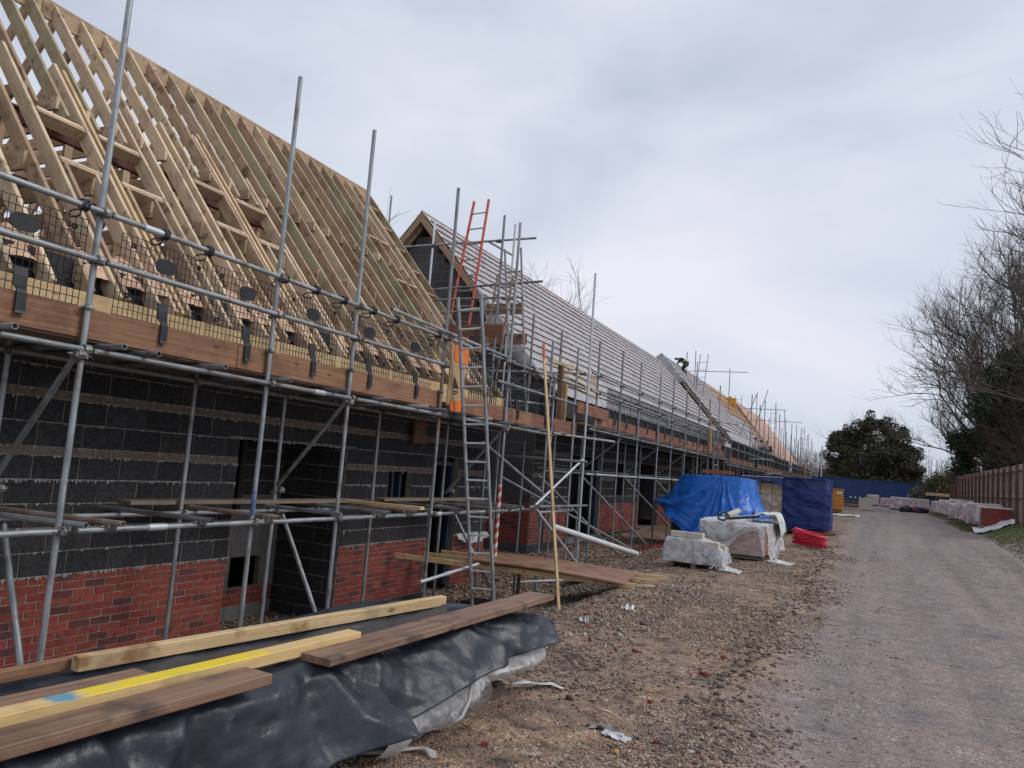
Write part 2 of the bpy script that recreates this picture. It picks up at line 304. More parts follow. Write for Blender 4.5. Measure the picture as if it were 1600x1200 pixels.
def earth_mat():
    m = bpy.data.materials.new('site_ground'); m.use_nodes = True
    n, l = m.node_tree.nodes, m.node_tree.links
    b = n['Principled BSDF']; b.inputs['Specular IOR Level'].default_value = 0.35
    g = n.new('ShaderNodeNewGeometry').outputs['Position']
    A = ground_layer(n, l, g, dict(
        pebble=[(0.0, (0.12, 0.085, 0.065)), (0.25, (0.44, 0.32, 0.21)), (0.5, (0.27, 0.195, 0.145)), (0.72, (0.56, 0.44, 0.30)), (0.86, (0.30, 0.09, 0.065)), (1.0, (0.74, 0.68, 0.60))],
        mud=[(0.3, (0.13, 0.095, 0.08)), (0.7, (0.27, 0.20, 0.16))], peb=(0.25, 1.0),
        patch=[(0.3, (0.62, 0.56, 0.56)), (0.48, (0.95, 0.92, 0.88)), (0.75, (1.15, 1.08, 1.0))],
        spot=[(0.33, (0.28, 0.26, 0.27)), (0.46, (0.90, 0.89, 0.88)), (0.7, (1.12, 1.10, 1.06))]), 58)
    B = ground_layer(n, l, g, dict(
        pebble=[(0.0, (0.13, 0.102, 0.096)), (0.4, (0.25, 0.203, 0.192)), (0.7, (0.33, 0.275, 0.26)), (0.92, (0.40, 0.345, 0.32)), (1.0, (0.58, 0.54, 0.50))],
        mud=[(0.3, (0.19, 0.147, 0.135)), (0.7, (0.305, 0.245, 0.228))], peb=(0.35, 0.9),
        patch=[(0.32, (0.66, 0.64, 0.68)), (0.45, (0.92, 0.90, 0.91)), (0.6, (1.02, 1.0, 0.99)), (0.75, (1.16, 1.10, 1.06))],
        spot=[(0.30, (0.55, 0.53, 0.54)), (0.40, (0.95, 0.95, 0.95)), (0.7, (1.06, 1.05, 1.04))],
        streak=[(0.36, (0.74, 0.71, 0.70)), (0.5, (0.96, 0.94, 0.93)), (0.66, (1.14, 1.08, 1.04))]), 85)
    D = ground_layer(n, l, g, dict(
        pebble=[(0.0, (0.09, 0.065, 0.05)), (0.4, (0.20, 0.15, 0.105)), (0.7, (0.17, 0.16, 0.08)), (1.0, (0.34, 0.27, 0.19))],
        mud=[(0.3, (0.09, 0.07, 0.055)), (0.7, (0.19, 0.15, 0.115))], peb=(0.2, 0.9),
        patch=[(0.3, (0.6, 0.6, 0.55)), (0.5, (0.95, 0.95, 0.9)), (0.75, (1.1, 1.1, 1.0))],
        spot=[(0.3, (0.6, 0.6, 0.55)), (0.5, (0.95, 0.95, 0.9)), (0.75, (1.1, 1.1, 1.0))]), 26)
    at = n.new('ShaderNodeAttribute'); at.attribute_name = 'track'
    ab = n.new('ShaderNodeAttribute'); ab.attribute_name = 'bank'
    nz = n.new('ShaderNodeTexNoise'); nz.inputs['Scale'].default_value = 5.5; nz.inputs['Detail'].default_value = 8; nz.inputs['Roughness'].default_value = 0.7; l.new(g, nz.inputs['Vector'])
    def fac(a):
        s1 = n.new('ShaderNodeMath'); s1.operation = 'ADD'; l.new(a.outputs['Fac'], s1.inputs[0]); l.new(nz.outputs['Fac'], s1.inputs[1])
        r = n.new('ShaderNodeMapRange'); r.inputs[1].default_value = 0.82; r.inputs[2].default_value = 1.22; l.new(s1.outputs[0], r.inputs[0]); return r.outputs[0]
    ft, fb = fac(at), fac(ab)
    mixc = A[3]
    c = mixc(ft, A[0], B[0]); c = mixc(fb, c, D[0])
    l.new(c, b.inputs['Base Color'])
    rr = n.new('ShaderNodeMapRange'); rr.inputs[1].default_value = 0.42; rr.inputs[2].default_value = 0.58; rr.inputs[3].default_value = 0.55; rr.inputs[4].default_value = 0.9
    l.new(A[2], rr.inputs[0]); l.new(rr.outputs[0], b.inputs['Roughness'])
    st = n.new('ShaderNodeMapRange'); st.inputs[3].default_value = 1.0; st.inputs[4].default_value = 0.5; l.new(ft, st.inputs[0])
    bp = n.new('ShaderNodeBump'); l.new(st.outputs[0], bp.inputs['Strength']); bp.inputs['Distance'].default_value = 0.02
    l.new(A[1], bp.inputs['Height']); l.new(bp.outputs[0], b.inputs['Normal'])
    return m
earth = earth_mat()

# ------------------------------------------------------------------ helpers
WM = {}          # world matrix of every object placed (by name)
def link(name, data, M=None, parent=None):
    o = bpy.data.objects.new(name, data)
    COL.objects.link(o)
    M = M if M is not None else Matrix.Identity(4)
    if parent is not None:
        o.parent = parent
        o.matrix_parent_inverse = WM[parent.name].inverted()
    o.matrix_basis = M
    WM[o.name] = M
    return o
def thing(name, label, cat, loc=(0, 0, 0), group=None):
    o = link(name, None, Matrix.Translation(Vector(loc)))
    o.empty_display_size = 0.2
    o['label'] = label; o['category'] = cat
    if group: o['group'] = group
    return o
def tag(o, label, cat, group=None):
    o['label'] = label; o['category'] = cat
    if group: o['group'] = group
    return o
def kind(o, k):
    o['kind'] = k
    return o

class MB:
    def __init__(s): s.v = []; s.f = []
    def add(s, vs, fs):
        b = len(s.v); s.v.extend([tuple(p) for p in vs]); s.f.extend([tuple(b + i for i in f) for f in fs])
    BF = [(0, 1, 3, 2), (4, 6, 7, 5), (0, 4, 5, 1), (2, 3, 7, 6), (0, 2, 6, 4), (1, 5, 7, 3)]
    def box(s, x0, x1, y0, y1, z0, z1):
        s.add([(x, y, z) for x in (x0, x1) for y in (y0, y1) for z in (z0, z1)], s.BF)
    def mbox(s, M, sx, sy, sz):
        s.add([M @ Vector((x * sx / 2, y * sy / 2, z * sz / 2)) for x in (-1, 1) for y in (-1, 1) for z in (-1, 1)], s.BF)
    def beam(s, p0, p1, w, h, up=(0, 0, 1)):
        M, L = beam_mat(p0, p1, up)
        s.add([M @ Vector((x, y * w / 2, z * h / 2)) for x in (0, L) for y in (-1, 1) for z in (-1, 1)], s.BF)
    def tube(s, p0, p1, r0, r1=None, n=6, cap=True):
        r1 = r0 if r1 is None else r1
        M, L = beam_mat(p0, p1)
        a = [(math.cos(2 * math.pi * i / n), math.sin(2 * math.pi * i / n)) for i in range(n)]
        vs = [M @ Vector((0, c * r0, q * r0)) for c, q in a] + [M @ Vector((L, c * r1, q * r1)) for c, q in a]
        fs = [(i, (i + 1) % n, n + (i + 1) % n, n + i) for i in range(n)]
        if cap: fs += [tuple(range(n))[::-1], tuple(range(n, 2 * n))]
        s.add(vs, fs)
    def path(s, pts, r, n=6, closed=False):
        pts = [Vector(p) for p in pts]; m = len(pts); rings = []
        for i, p in enumerate(pts):
            a = pts[(i - 1) % m] if (closed or i > 0) else pts[i]
            c = pts[(i + 1) % m] if (closed or i < m - 1) else pts[i]
            d = (c - a).normalized()
            up = Vector((0, 0, 1)) if abs(d.z) < 0.95 else Vector((1, 0, 0))
            x = d.cross(up).normalized(); y = x.cross(d)
            rings.append([p + (x * math.cos(2 * math.pi * k / n) + y * math.sin(2 * math.pi * k / n)) * r for k in range(n)])
        vs = [q for g_ in rings for q in g_]
        fs = []
        for i in range(m if closed else m - 1):
            j = (i + 1) % m
            for k in range(n):
                fs.append((i * n + k, i * n + (k + 1) % n, j * n + (k + 1) % n, j * n + k))
        if not closed: fs += [tuple(range(n))[::-1], tuple(range((m - 1) * n, m * n))]
        s.add(vs, fs)
    def mesh(s, name, m, smooth=False):
        me = bpy.data.meshes.new(name); me.from_pydata(s.v, [], s.f)
        if m is not None: me.materials.append(m)
        if smooth: me.shade_smooth()
        me.update(); return me
    def obj(s, name, m, parent=None, smooth=False, M=None):
        return link(name, s.mesh(name, m, smooth), M, parent)

def beam_mat(p0, p1, up=(0, 0, 1)):
    p0, p1 = Vector(p0), Vector(p1)
    d = p1 - p0; L = d.length; x = d / L
    u = Vector(up)
    if abs(x.dot(u)) > 0.99: u = Vector((0, 1, 0))
    y = u.cross(x).normalized(); z = x.cross(y)
    M = Matrix.Identity(4)
    for i in range(3): M[i][0] = x[i]; M[i][1] = y[i]; M[i][2] = z[i]; M[i][3] = p0[i]
    return M, L

CACHE = {}
def bevel_box_mesh(L, w, h, m, bev):
    """beam along +X from 0, with chamfered long edges"""
    k = ('bb', round(L, 3), round(w, 3), round(h, 3), m.name, bev)
    if k in CACHE: return CACHE[k]
    b = MB()
    if bev:
        pr = []
        for sy, sz in ((-1, -1), (1, -1), (1, 1), (-1, 1)):
            cy, cz = sy * w / 2, sz * h / 2
            if sy * sz > 0: pr += [(cy, cz - sz * bev), (cy - sy * bev, cz)]
            else: pr += [(cy - sy * bev, cz), (cy, cz - sz * bev)]
        n = len(pr)
        # ends pulled in a touch
        vs = [(0, y * 0.94, z * 0.94) for y, z in pr] + [(bev, y, z) for y, z in pr] + [(L - bev, y, z) for y, z in pr] + [(L, y * 0.94, z * 0.94) for y, z in pr]
        fs = []
        for r in range(3):
            for i in range(n): fs.append((r * n + i, r * n + (i + 1) % n, (r + 1) * n + (i + 1) % n, (r + 1) * n + i))
        fs += [tuple(range(n))[::-1], tuple(range(3 * n, 4 * n))]
        b.add(vs, fs)
    else:
        b.add([(x, y * w / 2, z * h / 2) for x in (0, L) for y in (-1, 1) for z in (-1, 1)], MB.BF)
    me = b.mesh('beam', m)
    CACHE[k] = me
    return me
def beam(name, p0, p1, w, h, m, parent=None, up=(0, 0, 1), bev=0.0):
    M, L = beam_mat(p0, p1, up)
    return link(name, bevel_box_mesh(round(L, 2), w, h, m, bev), M, parent)
def tube_mesh(L, r, m, n):
    k = ('tb', round(L, 2), r, m.name, n)
    if k in CACHE: return CACHE[k]
    a = [(math.cos(2 * math.pi * i / n), math.sin(2 * math.pi * i / n)) for i in range(n)]
    ri = r * 0.8
    vs = []
    for x, rr in ((0.06, ri), (0, ri), (0, r), (L, r), (L, ri), (L - 0.06, ri)):
        vs += [(x, c * rr, q * rr) for c, q in a]
    fs = []
    for g_ in range(5):
        for i in range(n): fs.append((g_ * n + i, (g_ + 1) * n + i, (g_ + 1) * n + (i + 1) % n, g_ * n + (i + 1) % n))
    fs += [tuple(range(n)), tuple(range(5 * n, 6 * n))[::-1]]
    b = MB(); b.add(vs, fs); me = b.mesh('tube', m)
    me.shade_smooth()
    for p in me.polygons:
        if len(p.vertices) > 4: p.use_smooth = False
    try: me.set_sharp_from_angle(angle=R(40))
    except Exception: pass
    CACHE[k] = me
    return me
def tube(name, p0, p1, m=None, parent=None, r=0.0242, n=12):
    M, L = beam_mat(p0, p1)
    return link(name, tube_mesh(L, r, m or tube_m, n), M, parent)
def np_mesh(name, V, F, m, smooth=False):
    """fast mesh from numpy arrays; F is (n,3) or (n,4)"""
    me = bpy.data.meshes.new(name)
    V = np.asarray(V, dtype=np.float32); F = np.asarray(F, dtype=np.int32)
    k = F.shape[1]
    me.vertices.add(len(V)); me.vertices.foreach_set('co', V.ravel())
    me.loops.add(F.size); me.loops.foreach_set('vertex_index', F.ravel())
    me.polygons.add(len(F)); me.polygons.foreach_set('loop_start', np.arange(0, F.size, k, dtype=np.int32))
    if smooth: me.polygons.foreach_set('use_smooth', np.ones(len(F), dtype=bool))
    me.update(calc_edges=True); me.validate()
    if m is not None: me.materials.append(m)
    return me
def grid_mesh(name, P, m, smooth=True):
    """P: (a,b,3) array"""
    a, b = P.shape[:2]
    i = np.arange(a - 1)[:, None] * b + np.arange(b - 1)[None, :]
    F = np.stack([i, i + 1, i + b + 1, i + b], -1).reshape(-1, 4)
    return np_mesh(name, P.reshape(-1, 3), F, m, smooth)

def vnoise(P, s, seed=0.0):
    """value noise on (n,k) numpy points -> -1..1, smooth"""
    P = np.asarray(P, float) * s + seed * 13.7
    i = np.floor(P).astype(np.int64); f = P - i; f = f * f * (3 - 2 * f)
    k = P.shape[-1]; out = 0
    for c in range(1 << k):
        w = 1.0; h = np.zeros(P.shape[:-1], dtype=np.int64)
        for d in range(k):
            bit = (c >> d) & 1
            w = w * (f[..., d] if bit else 1 - f[..., d])
            h = h * 1103515245 + (i[..., d] + bit) * (374761393 + 668265263 * d) + 12345
            h = (h ^ (h >> 13)) & 0x7fffffff
        h = (h * 1274126177) & 0x7fffffff
        h = (h ^ (h >> 16)) & 0xffff
        out = out + w * (h / 32767.5 - 1)
    return out
def fbm(P, s, o=4, seed=0.0):
    t = 0; a = 1; n = 0
    for k in range(o):
        t = t + a * vnoise(P, s * 2 ** k, seed + k * 3.1); n += a; a *= 0.5
    return t / n
def crease(P, s, o=2, seed=0.0):
    """linear interpolation on a triangle lattice: flat facets meeting in sharp creases, -1..1"""
    t = 0; a = 1; n = 0
    for k in range(o):
        Q = np.asarray(P, float) * (s * 1.9 ** k) + (seed + k * 3.1) * 7.3
        sk = (Q[..., 0] + Q[..., 1]) * 0.3660254
        i = np.floor(Q[..., 0] + sk); j = np.floor(Q[..., 1] + sk)
        fx = Q[..., 0] + sk - i; fy = Q[..., 1] + sk - j
        def hsh(ii, jj):
            h = (ii.astype(np.int64) * 374761393 + jj.astype(np.int64) * 668265263 + int(seed * 97 + k) * 2246822519) & 0x7fffffff
            h = ((h ^ (h >> 13)) * 1274126177) & 0x7fffffff
            return ((h ^ (h >> 16)) & 0xffff) / 32767.5 - 1
        up = fx > fy
        h00 = hsh(i, j); h11 = hsh(i + 1, j + 1); h10 = hsh(i + 1, j); h01 = hsh(i, j + 1)
        v = np.where(up, h00 + fx * (h10 - h00) + fy * (h11 - h10), h00 + fy * (h01 - h00) + fx * (h11 - h01))
        t = t + a * v; n += a; a *= 0.5
    return t / n
def ridged(P, s, o=3, seed=0.0):
    t = 0; a = 1; n = 0
    for k in range(o):
        t = t + a * (1 - np.abs(vnoise(P, s * 2 ** k, seed + k * 3.1)) * 2); n += a; a *= 0.5
    return t / n

# ------------------------------------------------------------------ terrain
KX = np.array([-60, -14, -6.9, -6.2, -5.3, -4.6, -4.0, -3.4, -0.8, 1.5, 3.4, 4.3, 9, 60.])
KY = np.array([-30, 7, 9, 12.3, 14, 16, 22, 30, 40, 62, 90, 400.])
KZ = np.array([
    [-.75, -.75, -.72, -.70, -.55, -.28, -.10, -.03, 0, 0, .02, .05, .1, .1],
    [-.75, -.75, -.72, -.70, -.55, -.28, -.10, -.03, 0, 0, .02, .05, .1, .1],
    [-.72, -.72, -.70, -.68, -.60, -.42, -.30, -.03, 0, .02, .04, .10, .2, .2],
    [-.60, -.60, -.62, -.62, -.60, -.40, -.28, .00, .05, .06, .08, .25, .4, .4],
    [-.4, -.4, -.42, -.42, -.45, -.25, -.08, .03, .09, .10, .12, .35, .5, .5],
    [-.25, -.2, -.20, -.20, -.20, -.10, .0, .06, .12, .15, .20, .45, .6, .6],
    [-.15, -.12, -.10, -.10, -.06, .02, .08, .15, .26, .30, .38, .85, 1.0, 1.0],
    [-.05, .0, .0, .02, .06, .10, .18, .26, .45, .52, .62, 1.02, 1.1, 1.1],
    [.1, .1, .12, .15, .2, .25, .30, .36, .55, .60, .66, 1.02, 1.1, 1.1],
    [.2, .2, .25, .28, .3, .35, .40, .45, .58, .60, .62, .9, 1.0, 1.0],
    [.4, .4, .4, .4, .4, .42, .45, .5, .56, .56, .58, .75, .9, .9],
    [.5, .5, .5, .5, .5, .5, .5, .5, .56, .56, .58, .75, .9, .9]])
def tz_base(X, Y):
    X = np.clip(np.asarray(X, float), KX[0], KX[-1]); Y = np.clip(np.asarray(Y, float), KY[0], KY[-1])
    i = np.clip(np.searchsorted(KX, X) - 1, 0, len(KX) - 2); j = np.clip(np.searchsorted(KY, Y) - 1, 0, len(KY) - 2)
    u = (X - KX[i]) / (KX[i + 1] - KX[i]); v = (Y - KY[j]) / (KY[j + 1] - KY[j])
    return (KZ[j, i] * (1 - u) + KZ[j, i + 1] * u) * (1 - v) + (KZ[j + 1, i] * (1 - u) + KZ[j + 1, i + 1] * u) * v
def road_w(X, Y):
    P = np.stack([X, Y], -1)
    e = 0.28 * fbm(P, 0.7, 3, 5)
    a = np.clip((X + 0.78 + e) / 0.5, 0, 1); b = np.clip((3.55 + 0.15 * e - X) / 0.3, 0, 1)
    return a * b
def tz(X, Y, detail=True):
    X = np.asarray(X, float); Y = np.asarray(Y, float)
    Z = tz_base(X, Y)
    if detail:
        P = np.stack([X, Y], -1)
        w = road_w(X, Y)
        rough = 0.030 * fbm(P, 1.1, 3, 1) + 0.014 * fbm(P, 6.0, 3, 2) * 1.2
        track = 0.010 * fbm(P * np.array([1.0, 0.15]), 3.0, 3, 3)
        bank = np.clip((X - 3.5) / 0.8, 0, 1) * 0.08 * fbm(P, 1.8, 3, 4)
        berm = 0.05 * np.exp(-((X + 0.85 + 0.3 * fbm(P, 0.7, 2, 5)) / 0.16) ** 2) * np.clip(fbm(P, 0.8, 2, 8) + 0.25, 0, 1)
        Z = Z + rough * (1 - w) + track * w + bank + berm
    return Z
def zat(x, y): return float(tz(np.array([x]), np.array([y]))[0])

def axis_pts(a):
    out = [a[0][0]]
    for (p, q, st) in a:
        n = max(1, int(round((q - p) / st)))
        out += list(np.linspace(p, q, n + 1)[1:])
    return np.array(out)
gx = axis_pts([(-300, -40, 40), (-40, -8, 2), (-8, -5, 0.12), (-5, 1.5, 0.035), (1.5, 6.5, 0.06), (6.5, 14, 0.5), (14, 40, 4), (40, 300, 40)])
gy = axis_pts([(-20, 1.5, 1.0), (1.5, 9, 0.04), (9, 18, 0.08), (18, 34, 0.2), (34, 95, 0.7), (95, 500, 15)])
GX, GY = np.meshgrid(gx, gy)
GZ = tz(GX, GY)
PG = np.stack([GX, GY, GZ], -1)
a_, b_ = GX.shape
idx = np.arange(a_ - 1)[:, None] * b_ + np.arange(b_ - 1)[None, :]
FG = np.stack([idx, idx + 1, idx + b_ + 1, idx + b_], -1).reshape(-1, 4)
CX = ((GX[:-1, :-1] + GX[1:, 1:]) / 2).ravel(); CY = ((GY[:-1, :-1] + GY[1:, 1:]) / 2).ravel()
wr = road_w(CX, CY)
is_road = (wr + 0.25 * fbm(np.stack([CX, CY], -1), 7, 2, 9) > 0.5) & (CY < 84) & (CY > -18)
is_bank = (~is_road) & (CX > 3.2)
def sub_mesh(name, sel, m):
    F = FG[sel]; u, inv = np.unique(F, return_inverse=True)
    me = np_mesh(name, PG.reshape(-1, 3)[u], inv.reshape(F.shape), m, True)
    Q = PG.reshape(-1, 3)[u]
    for nm, val in (('track', soft_track(Q[:, 0], Q[:, 1])), ('bank', np.clip((Q[:, 0] - 3.1) / 0.8, 0, 1))):
        at = me.attributes.new(nm, 'FLOAT', 'POINT'); at.data.foreach_set('value', np.asarray(val, dtype=np.float32))
    return me
def soft_track(X, Y):
    e = 0.28 * fbm(np.stack([X, Y], -1), 0.7, 3, 5)
    return np.clip((X + 1.25 + e) / 1.1, 0, 1) * np.clip((3.9 - X) / 0.8, 0, 1) * (Y < 90)
kind(link('ground', sub_mesh('ground', (~is_road) & (~is_bank), earth)), 'structure')
kind(link('road', sub_mesh('road', is_road, earth)), 'structure')
kind(link('soil_bank', sub_mesh('soil_bank', is_bank, earth)), 'structure')

# loose stones
ICO_V = np.array([(0, 0, 1), (.894, 0, .447), (.276, .851, .447), (-.724, .526, .447), (-.724, -.526, .447), (.276, -.851, .447),
                  (.724, .526, -.447), (-.276, .851, -.447), (-.894, 0, -.447), (-.276, -.851, -.447), (.724, -.526, -.447), (0, 0, -1)])
ICO_F = np.array([(0, 1, 2), (0, 2, 3), (0, 3, 4), (0, 4, 5), (0, 5, 1), (1, 6, 2), (2, 7, 3), (3, 8, 4), (4, 9, 5), (5, 10, 1),
                  (1, 10, 6), (2, 6, 7), (3, 7, 8), (4, 8, 9), (5, 9, 10), (6, 11, 7), (7, 11, 8), (8, 11, 9), (9, 11, 10), (10, 11, 6)])
OCT_V = np.array([(1, 0, 0), (-1, 0, 0), (0, 1, 0), (0, -1, 0), (0, 0, 1), (0, 0, -1.)])
OCT_F = np.array([(0, 2, 4), (2, 1, 4), (1, 3, 4), (3, 0, 4), (2, 0, 5), (1, 2, 5), (3, 1, 5), (0, 3, 5)])
def rand_rot(n):
    q = rng.normal(size=(n, 4)); q /= np.linalg.norm(q, axis=1)[:, None]
    w, x, y, z = q.T
    return np.stack([np.stack([1 - 2 * (y * y + z * z), 2 * (x * y - z * w), 2 * (x * z + y * w)], -1),
                     np.stack([2 * (x * y + z * w), 1 - 2 * (x * x + z * z), 2 * (y * z - x * w)], -1),
                     np.stack([2 * (x * z - y * w), 2 * (y * z + x * w), 1 - 2 * (x * x + y * y)], -1)], 1)
def scatter(name, X, Y, size, m, BV=ICO_V, BF=ICO_F, flat=0.55, jag=0.3, sink=0.25):
    n = len(X)
    sc = size[:, None] * rng.uniform(0.6, 1.3, (n, 3))
    V = BV[None] * (1 + rng.uniform(-jag, jag, (n, len(BV), 1))) * sc[:, None, :]
    V = np.einsum('nij,nkj->nki', rand_rot(n), V)
    V[:, :, 2] *= flat
    V += np.stack([X, Y, tz(X, Y) + size * flat * (1 - sink * 2) * 0.6], -1)[:, None, :]
    F = (BF[None] + (np.arange(n) * len(BV))[:, None, None]).reshape(-1, 3)
    return kind(link(name, np_mesh(name, V.reshape(-1, 3), F, m)), 'stuff')
def stone_mat(name, stops, s=0.9):
    m = bpy.data.materials.new(name); m.use_nodes = True
    n, l = m.node_tree.nodes, m.node_tree.links
    b = n['Principled BSDF']; b.inputs['Roughness'].default_value = 0.8; b.inputs['Specular IOR Level'].default_value = 0.3
    g = n.new('ShaderNodeNewGeometry')
    r = n.new('ShaderNodeValToRGB'); cr = r.color_ramp; cr.interpolation = 'CONSTANT'
    cr.elements[0].position = 0; cr.elements[0].color = (*stops[0][1], 1)
    cr.elements[1].position = stops[-1][0]; cr.elements[1].color = (*stops[-1][1], 1)
    for p, c in stops[1:-1]:
        q = cr.elements.new(p); q.color = (*c, 1)
    l.new(g.outputs['Random Per Island'], r.inputs[0]); l.new(r.outputs[0], b.inputs['Base Color'])
    return m
peb_m = stone_mat('mixed_pebbles', [(0, (0.34, 0.25, 0.17)), (0.2, (0.19, 0.14, 0.11)), (0.4, (0.42, 0.33, 0.23)), (0.52, (0.13, 0.10, 0.09)), (0.68, (0.28, 0.21, 0.18)), (0.84, (0.24, 0.09, 0.07)), (0.89, (0.46, 0.41, 0.35)), (0.99, (0.62, 0.60, 0.57))])
dark_m = stone_mat('dark_rubble', [(0, (0.10, 0.075, 0.062)), (0.28, (0.165, 0.125, 0.10)), (0.55, (0.24, 0.185, 0.145)), (0.75, (0.33, 0.26, 0.205)), (0.87, (0.22, 0.07, 0.052)), (0.94, (0.46, 0.42, 0.37))])
def pts(n, x0, x1, y0, y1, near=1.6, dens=None):
    out = []
    X = rng.uniform(x0, x1, n * 3); t = rng.uniform(0, 1, n * 3)
    Y = y0 + (y1 - y0) * t ** near
    k = rng.uniform(0, 1, n * 3) < (1.0 - 0.97 * road_w(X, Y))
    if dens is not None: k &= rng.uniform(0, 1, n * 3) < dens(X, Y)
    return X[k][:n], Y[k][:n]
def patchy(X, Y): return np.clip(0.35 + 1.3 * fbm(np.stack([X, Y], -1), 0.8, 3, 21), 0.05, 1)
X, Y = pts(60000, -5.0, 0.3, 2.6, 20, 1.4, patchy); scatter('gravel', X, Y, rng.uniform(0.004, 0.011, len(X)) * (1 + Y / 14), peb_m, OCT_V, OCT_F, sink=0.1)
X, Y = pts(6500, -6.6, 0.0, 3.0, 26, 1.4, patchy); scatter('gravel', X, Y, 0.007 + 0.019 * rng.uniform(0, 1, len(X)) ** 2.5, peb_m, OCT_V, OCT_F, jag=.45)
X, Y = pts(11000, -6.8, -3.9, 7.6, 22, 1.1); scatter('rubble', X, Y, 0.008 + 0.030 * rng.uniform(0, 1, len(X)) ** 2.5, dark_m, OCT_V, OCT_F, flat=0.8, jag=.5)
X, Y = pts(3500, -8.0, -5.2, 5.5, 16, 1.0); scatter('rubble', X, Y, 0.010 + 0.032 * rng.uniform(0, 1, len(X)) ** 2, dark_m, flat=0.7, jag=.42)
X, Y = pts(2600, -4.8, -2.2, 6.8, 13.5, 1.0); scatter('rubble', X, Y, 0.010 + 0.026 * rng.uniform(0, 1, len(X)) ** 2.5, dark_m, OCT_V, OCT_F, flat=0.8, jag=.5)
X = rng.uniform(-0.6, 3.4, 6000); Y = 3.5 + 20 * rng.uniform(0, 1, 6000) ** 1.5
scatter('gravel', X, Y, rng.uniform(0.003, 0.007, len(X)) * (1 + Y / 14), peb_m, OCT_V, OCT_F, flat=0.4, sink=0.1)
X = rng.uniform(3.3, 5.0, 5000); Y = rng.uniform(20, 60, 5000)
scatter('rubble', X, Y, rng.uniform(0.015, 0.05, len(X)), dark_m, OCT_V, OCT_F)
# muddy lumps at the edge of the track
n = 900
Y = rng.uniform(4.5, 22, n); X = -0.95 - 0.3 * fbm(np.stack([Y * 0 - .8, Y], -1), 0.7, 2, 5) + rng.normal(0, 0.16, n)
mud_m = stone_mat('mud_lumps', [(0, (0.09, 0.068, 0.06)), (0.5, (0.13, 0.10, 0.085)), (0.8, (0.17, 0.13, 0.11))])
scatter('mud', X, Y, rng.uniform(0.01, 0.035, n), mud_m, flat=0.5)

# single finds lying about
def chunk(name, x, y, s, m, label, cat, flat=0.6, seed=1, group=None):
    r2 = np.random.default_rng(seed)
    V = ICO_V * (1 + r2.uniform(-0.28, 0.28, (12, 1))) * np.array(s)
    a = r2.uniform(0, 6.28); V = V @ np.array([[math.cos(a), math.sin(a), 0], [-math.sin(a), math.cos(a), 0], [0, 0, 1]])
    z = zat(x, y)
    me = np_mesh(name, V, ICO_F, m)
    o = link(name, me, Matrix.Translation((x, y, z + s[2] * 0.55)))
    return tag(o, label, cat, group)
mud1 = mat('brown_clod', (0.12, 0.075, 0.055), (0.17, 0.11, 0.08), rough=0.95, scale=20)
chunk('stone', -2.02, 5.69, (.045, .035, .03), mud1, 'brown clod of earth beside the white strap end near the pile', 'stone', seed=3)
chunk('stone', -2.35, 9.0, (.06, .05, .03), peb_m, 'flat grey stone lying on the gravel beyond the wide brown plank', 'stone', seed=4)
chunk('broken_brick', -2.05, 7.6, (.05, .035, .02), brick_r, 'red brick fragment on the gravel past the tarpaulin corner', 'brick', seed=5)
chunk('broken_brick', -1.3, 7.2, (.06, .035, .02), brick_r, 'red brick splinter among the dark mud at the track edge', 'brick', seed=6)
def crumpled(name, x, y, s, m, label, cat, seed=1):
    r2 = np.random.default_rng(seed); k = 9
    u, v = np.meshgrid(np.linspace(-1, 1, k), np.linspace(-1, 1, k))
    P = np.stack([u * s[0], v * s[1], np.abs(r2.normal(0, 1, u.shape)) * s[2]], -1)
    P[..., :2] += r2.normal(0, 0.12, P[..., :2].shape) * np.array(s[:2])
    a = r2.uniform(0, 3); c, q = math.cos(a), math.sin(a)
    P[..., :2] = P[..., :2] @ np.array([[c, q], [-q, c]])
    P[..., 2] += tz(P[..., 0] + x, P[..., 1] + y) + 0.004
    P[..., 0] += x; P[..., 1] += y
    me = grid_mesh(name, P, m, False)
    return tag(link(name, me), label, cat)
crumpled('paper_scrap', -1.40, 4.83, (.026, .018, .012), yellow_m, 'small bright yellow scrap lying on the gravel', 'litter', 1)
crumpled('plaster_crumbs', -1.62, 5.22, (.09, .045, .015), mortar_w, 'pale crushed plaster patch on the gravel beside the yellow scrap', 'debris', 2)
crumpled('plastic_scrap', -2.95, 8.6, (.06, .05, .03), white_m, 'white plastic scrap on the rubble by the wide plank', 'litter', 3)
crumpled('plastic_scrap', -2.78, 9.8, (.07, .05, .035), white_m, 'white plastic scrap standing up beside the leaning batten', 'litter', 4)
chunk('wood_chip', -1.72, 5.6, (.07, .022, .008), timber, 'pale split wood chip on the gravel by the crushed plaster', 'wood', seed=9)

frag_v = []
r5 = random.Random(12)
for k in range(12):
    x, y = r5.uniform(-3.4, -1.1), 4.3 + 7.5 * r5.random()
    L = r5.uniform(.025, .06); mm = brick_r if k % 3 else mortar_w
    b = MB(); q = lambda v: v * r5.uniform(.35, 1.15)
    vs = [(sx * q(L / 2), sy * q(L * .35), sz * q(.016)) for sx in (-1, 1) for sy in (-1, 1) for sz in (-1, 1)]
    b.add(vs, MB.BF)
    o = b.obj('brick_fragment' if k % 3 else 'mortar_fragment', mm, None, M=Matrix.Translation((x, y, zat(x, y) + .014)) @ Matrix.Rotation(r5.uniform(0, 3), 4, 'Z') @ Matrix.Rotation(r5.uniform(-.4, .4), 4, 'X'))
    if k % 3: tag(o, 'small red brick fragment among the gravel between pile and track', 'brick', 'red brick fragments scattered on the gravel')
    else: tag(o, 'small pale mortar fragment among the gravel between pile and track', 'mortar', 'pale mortar fragments scattered on the gravel')
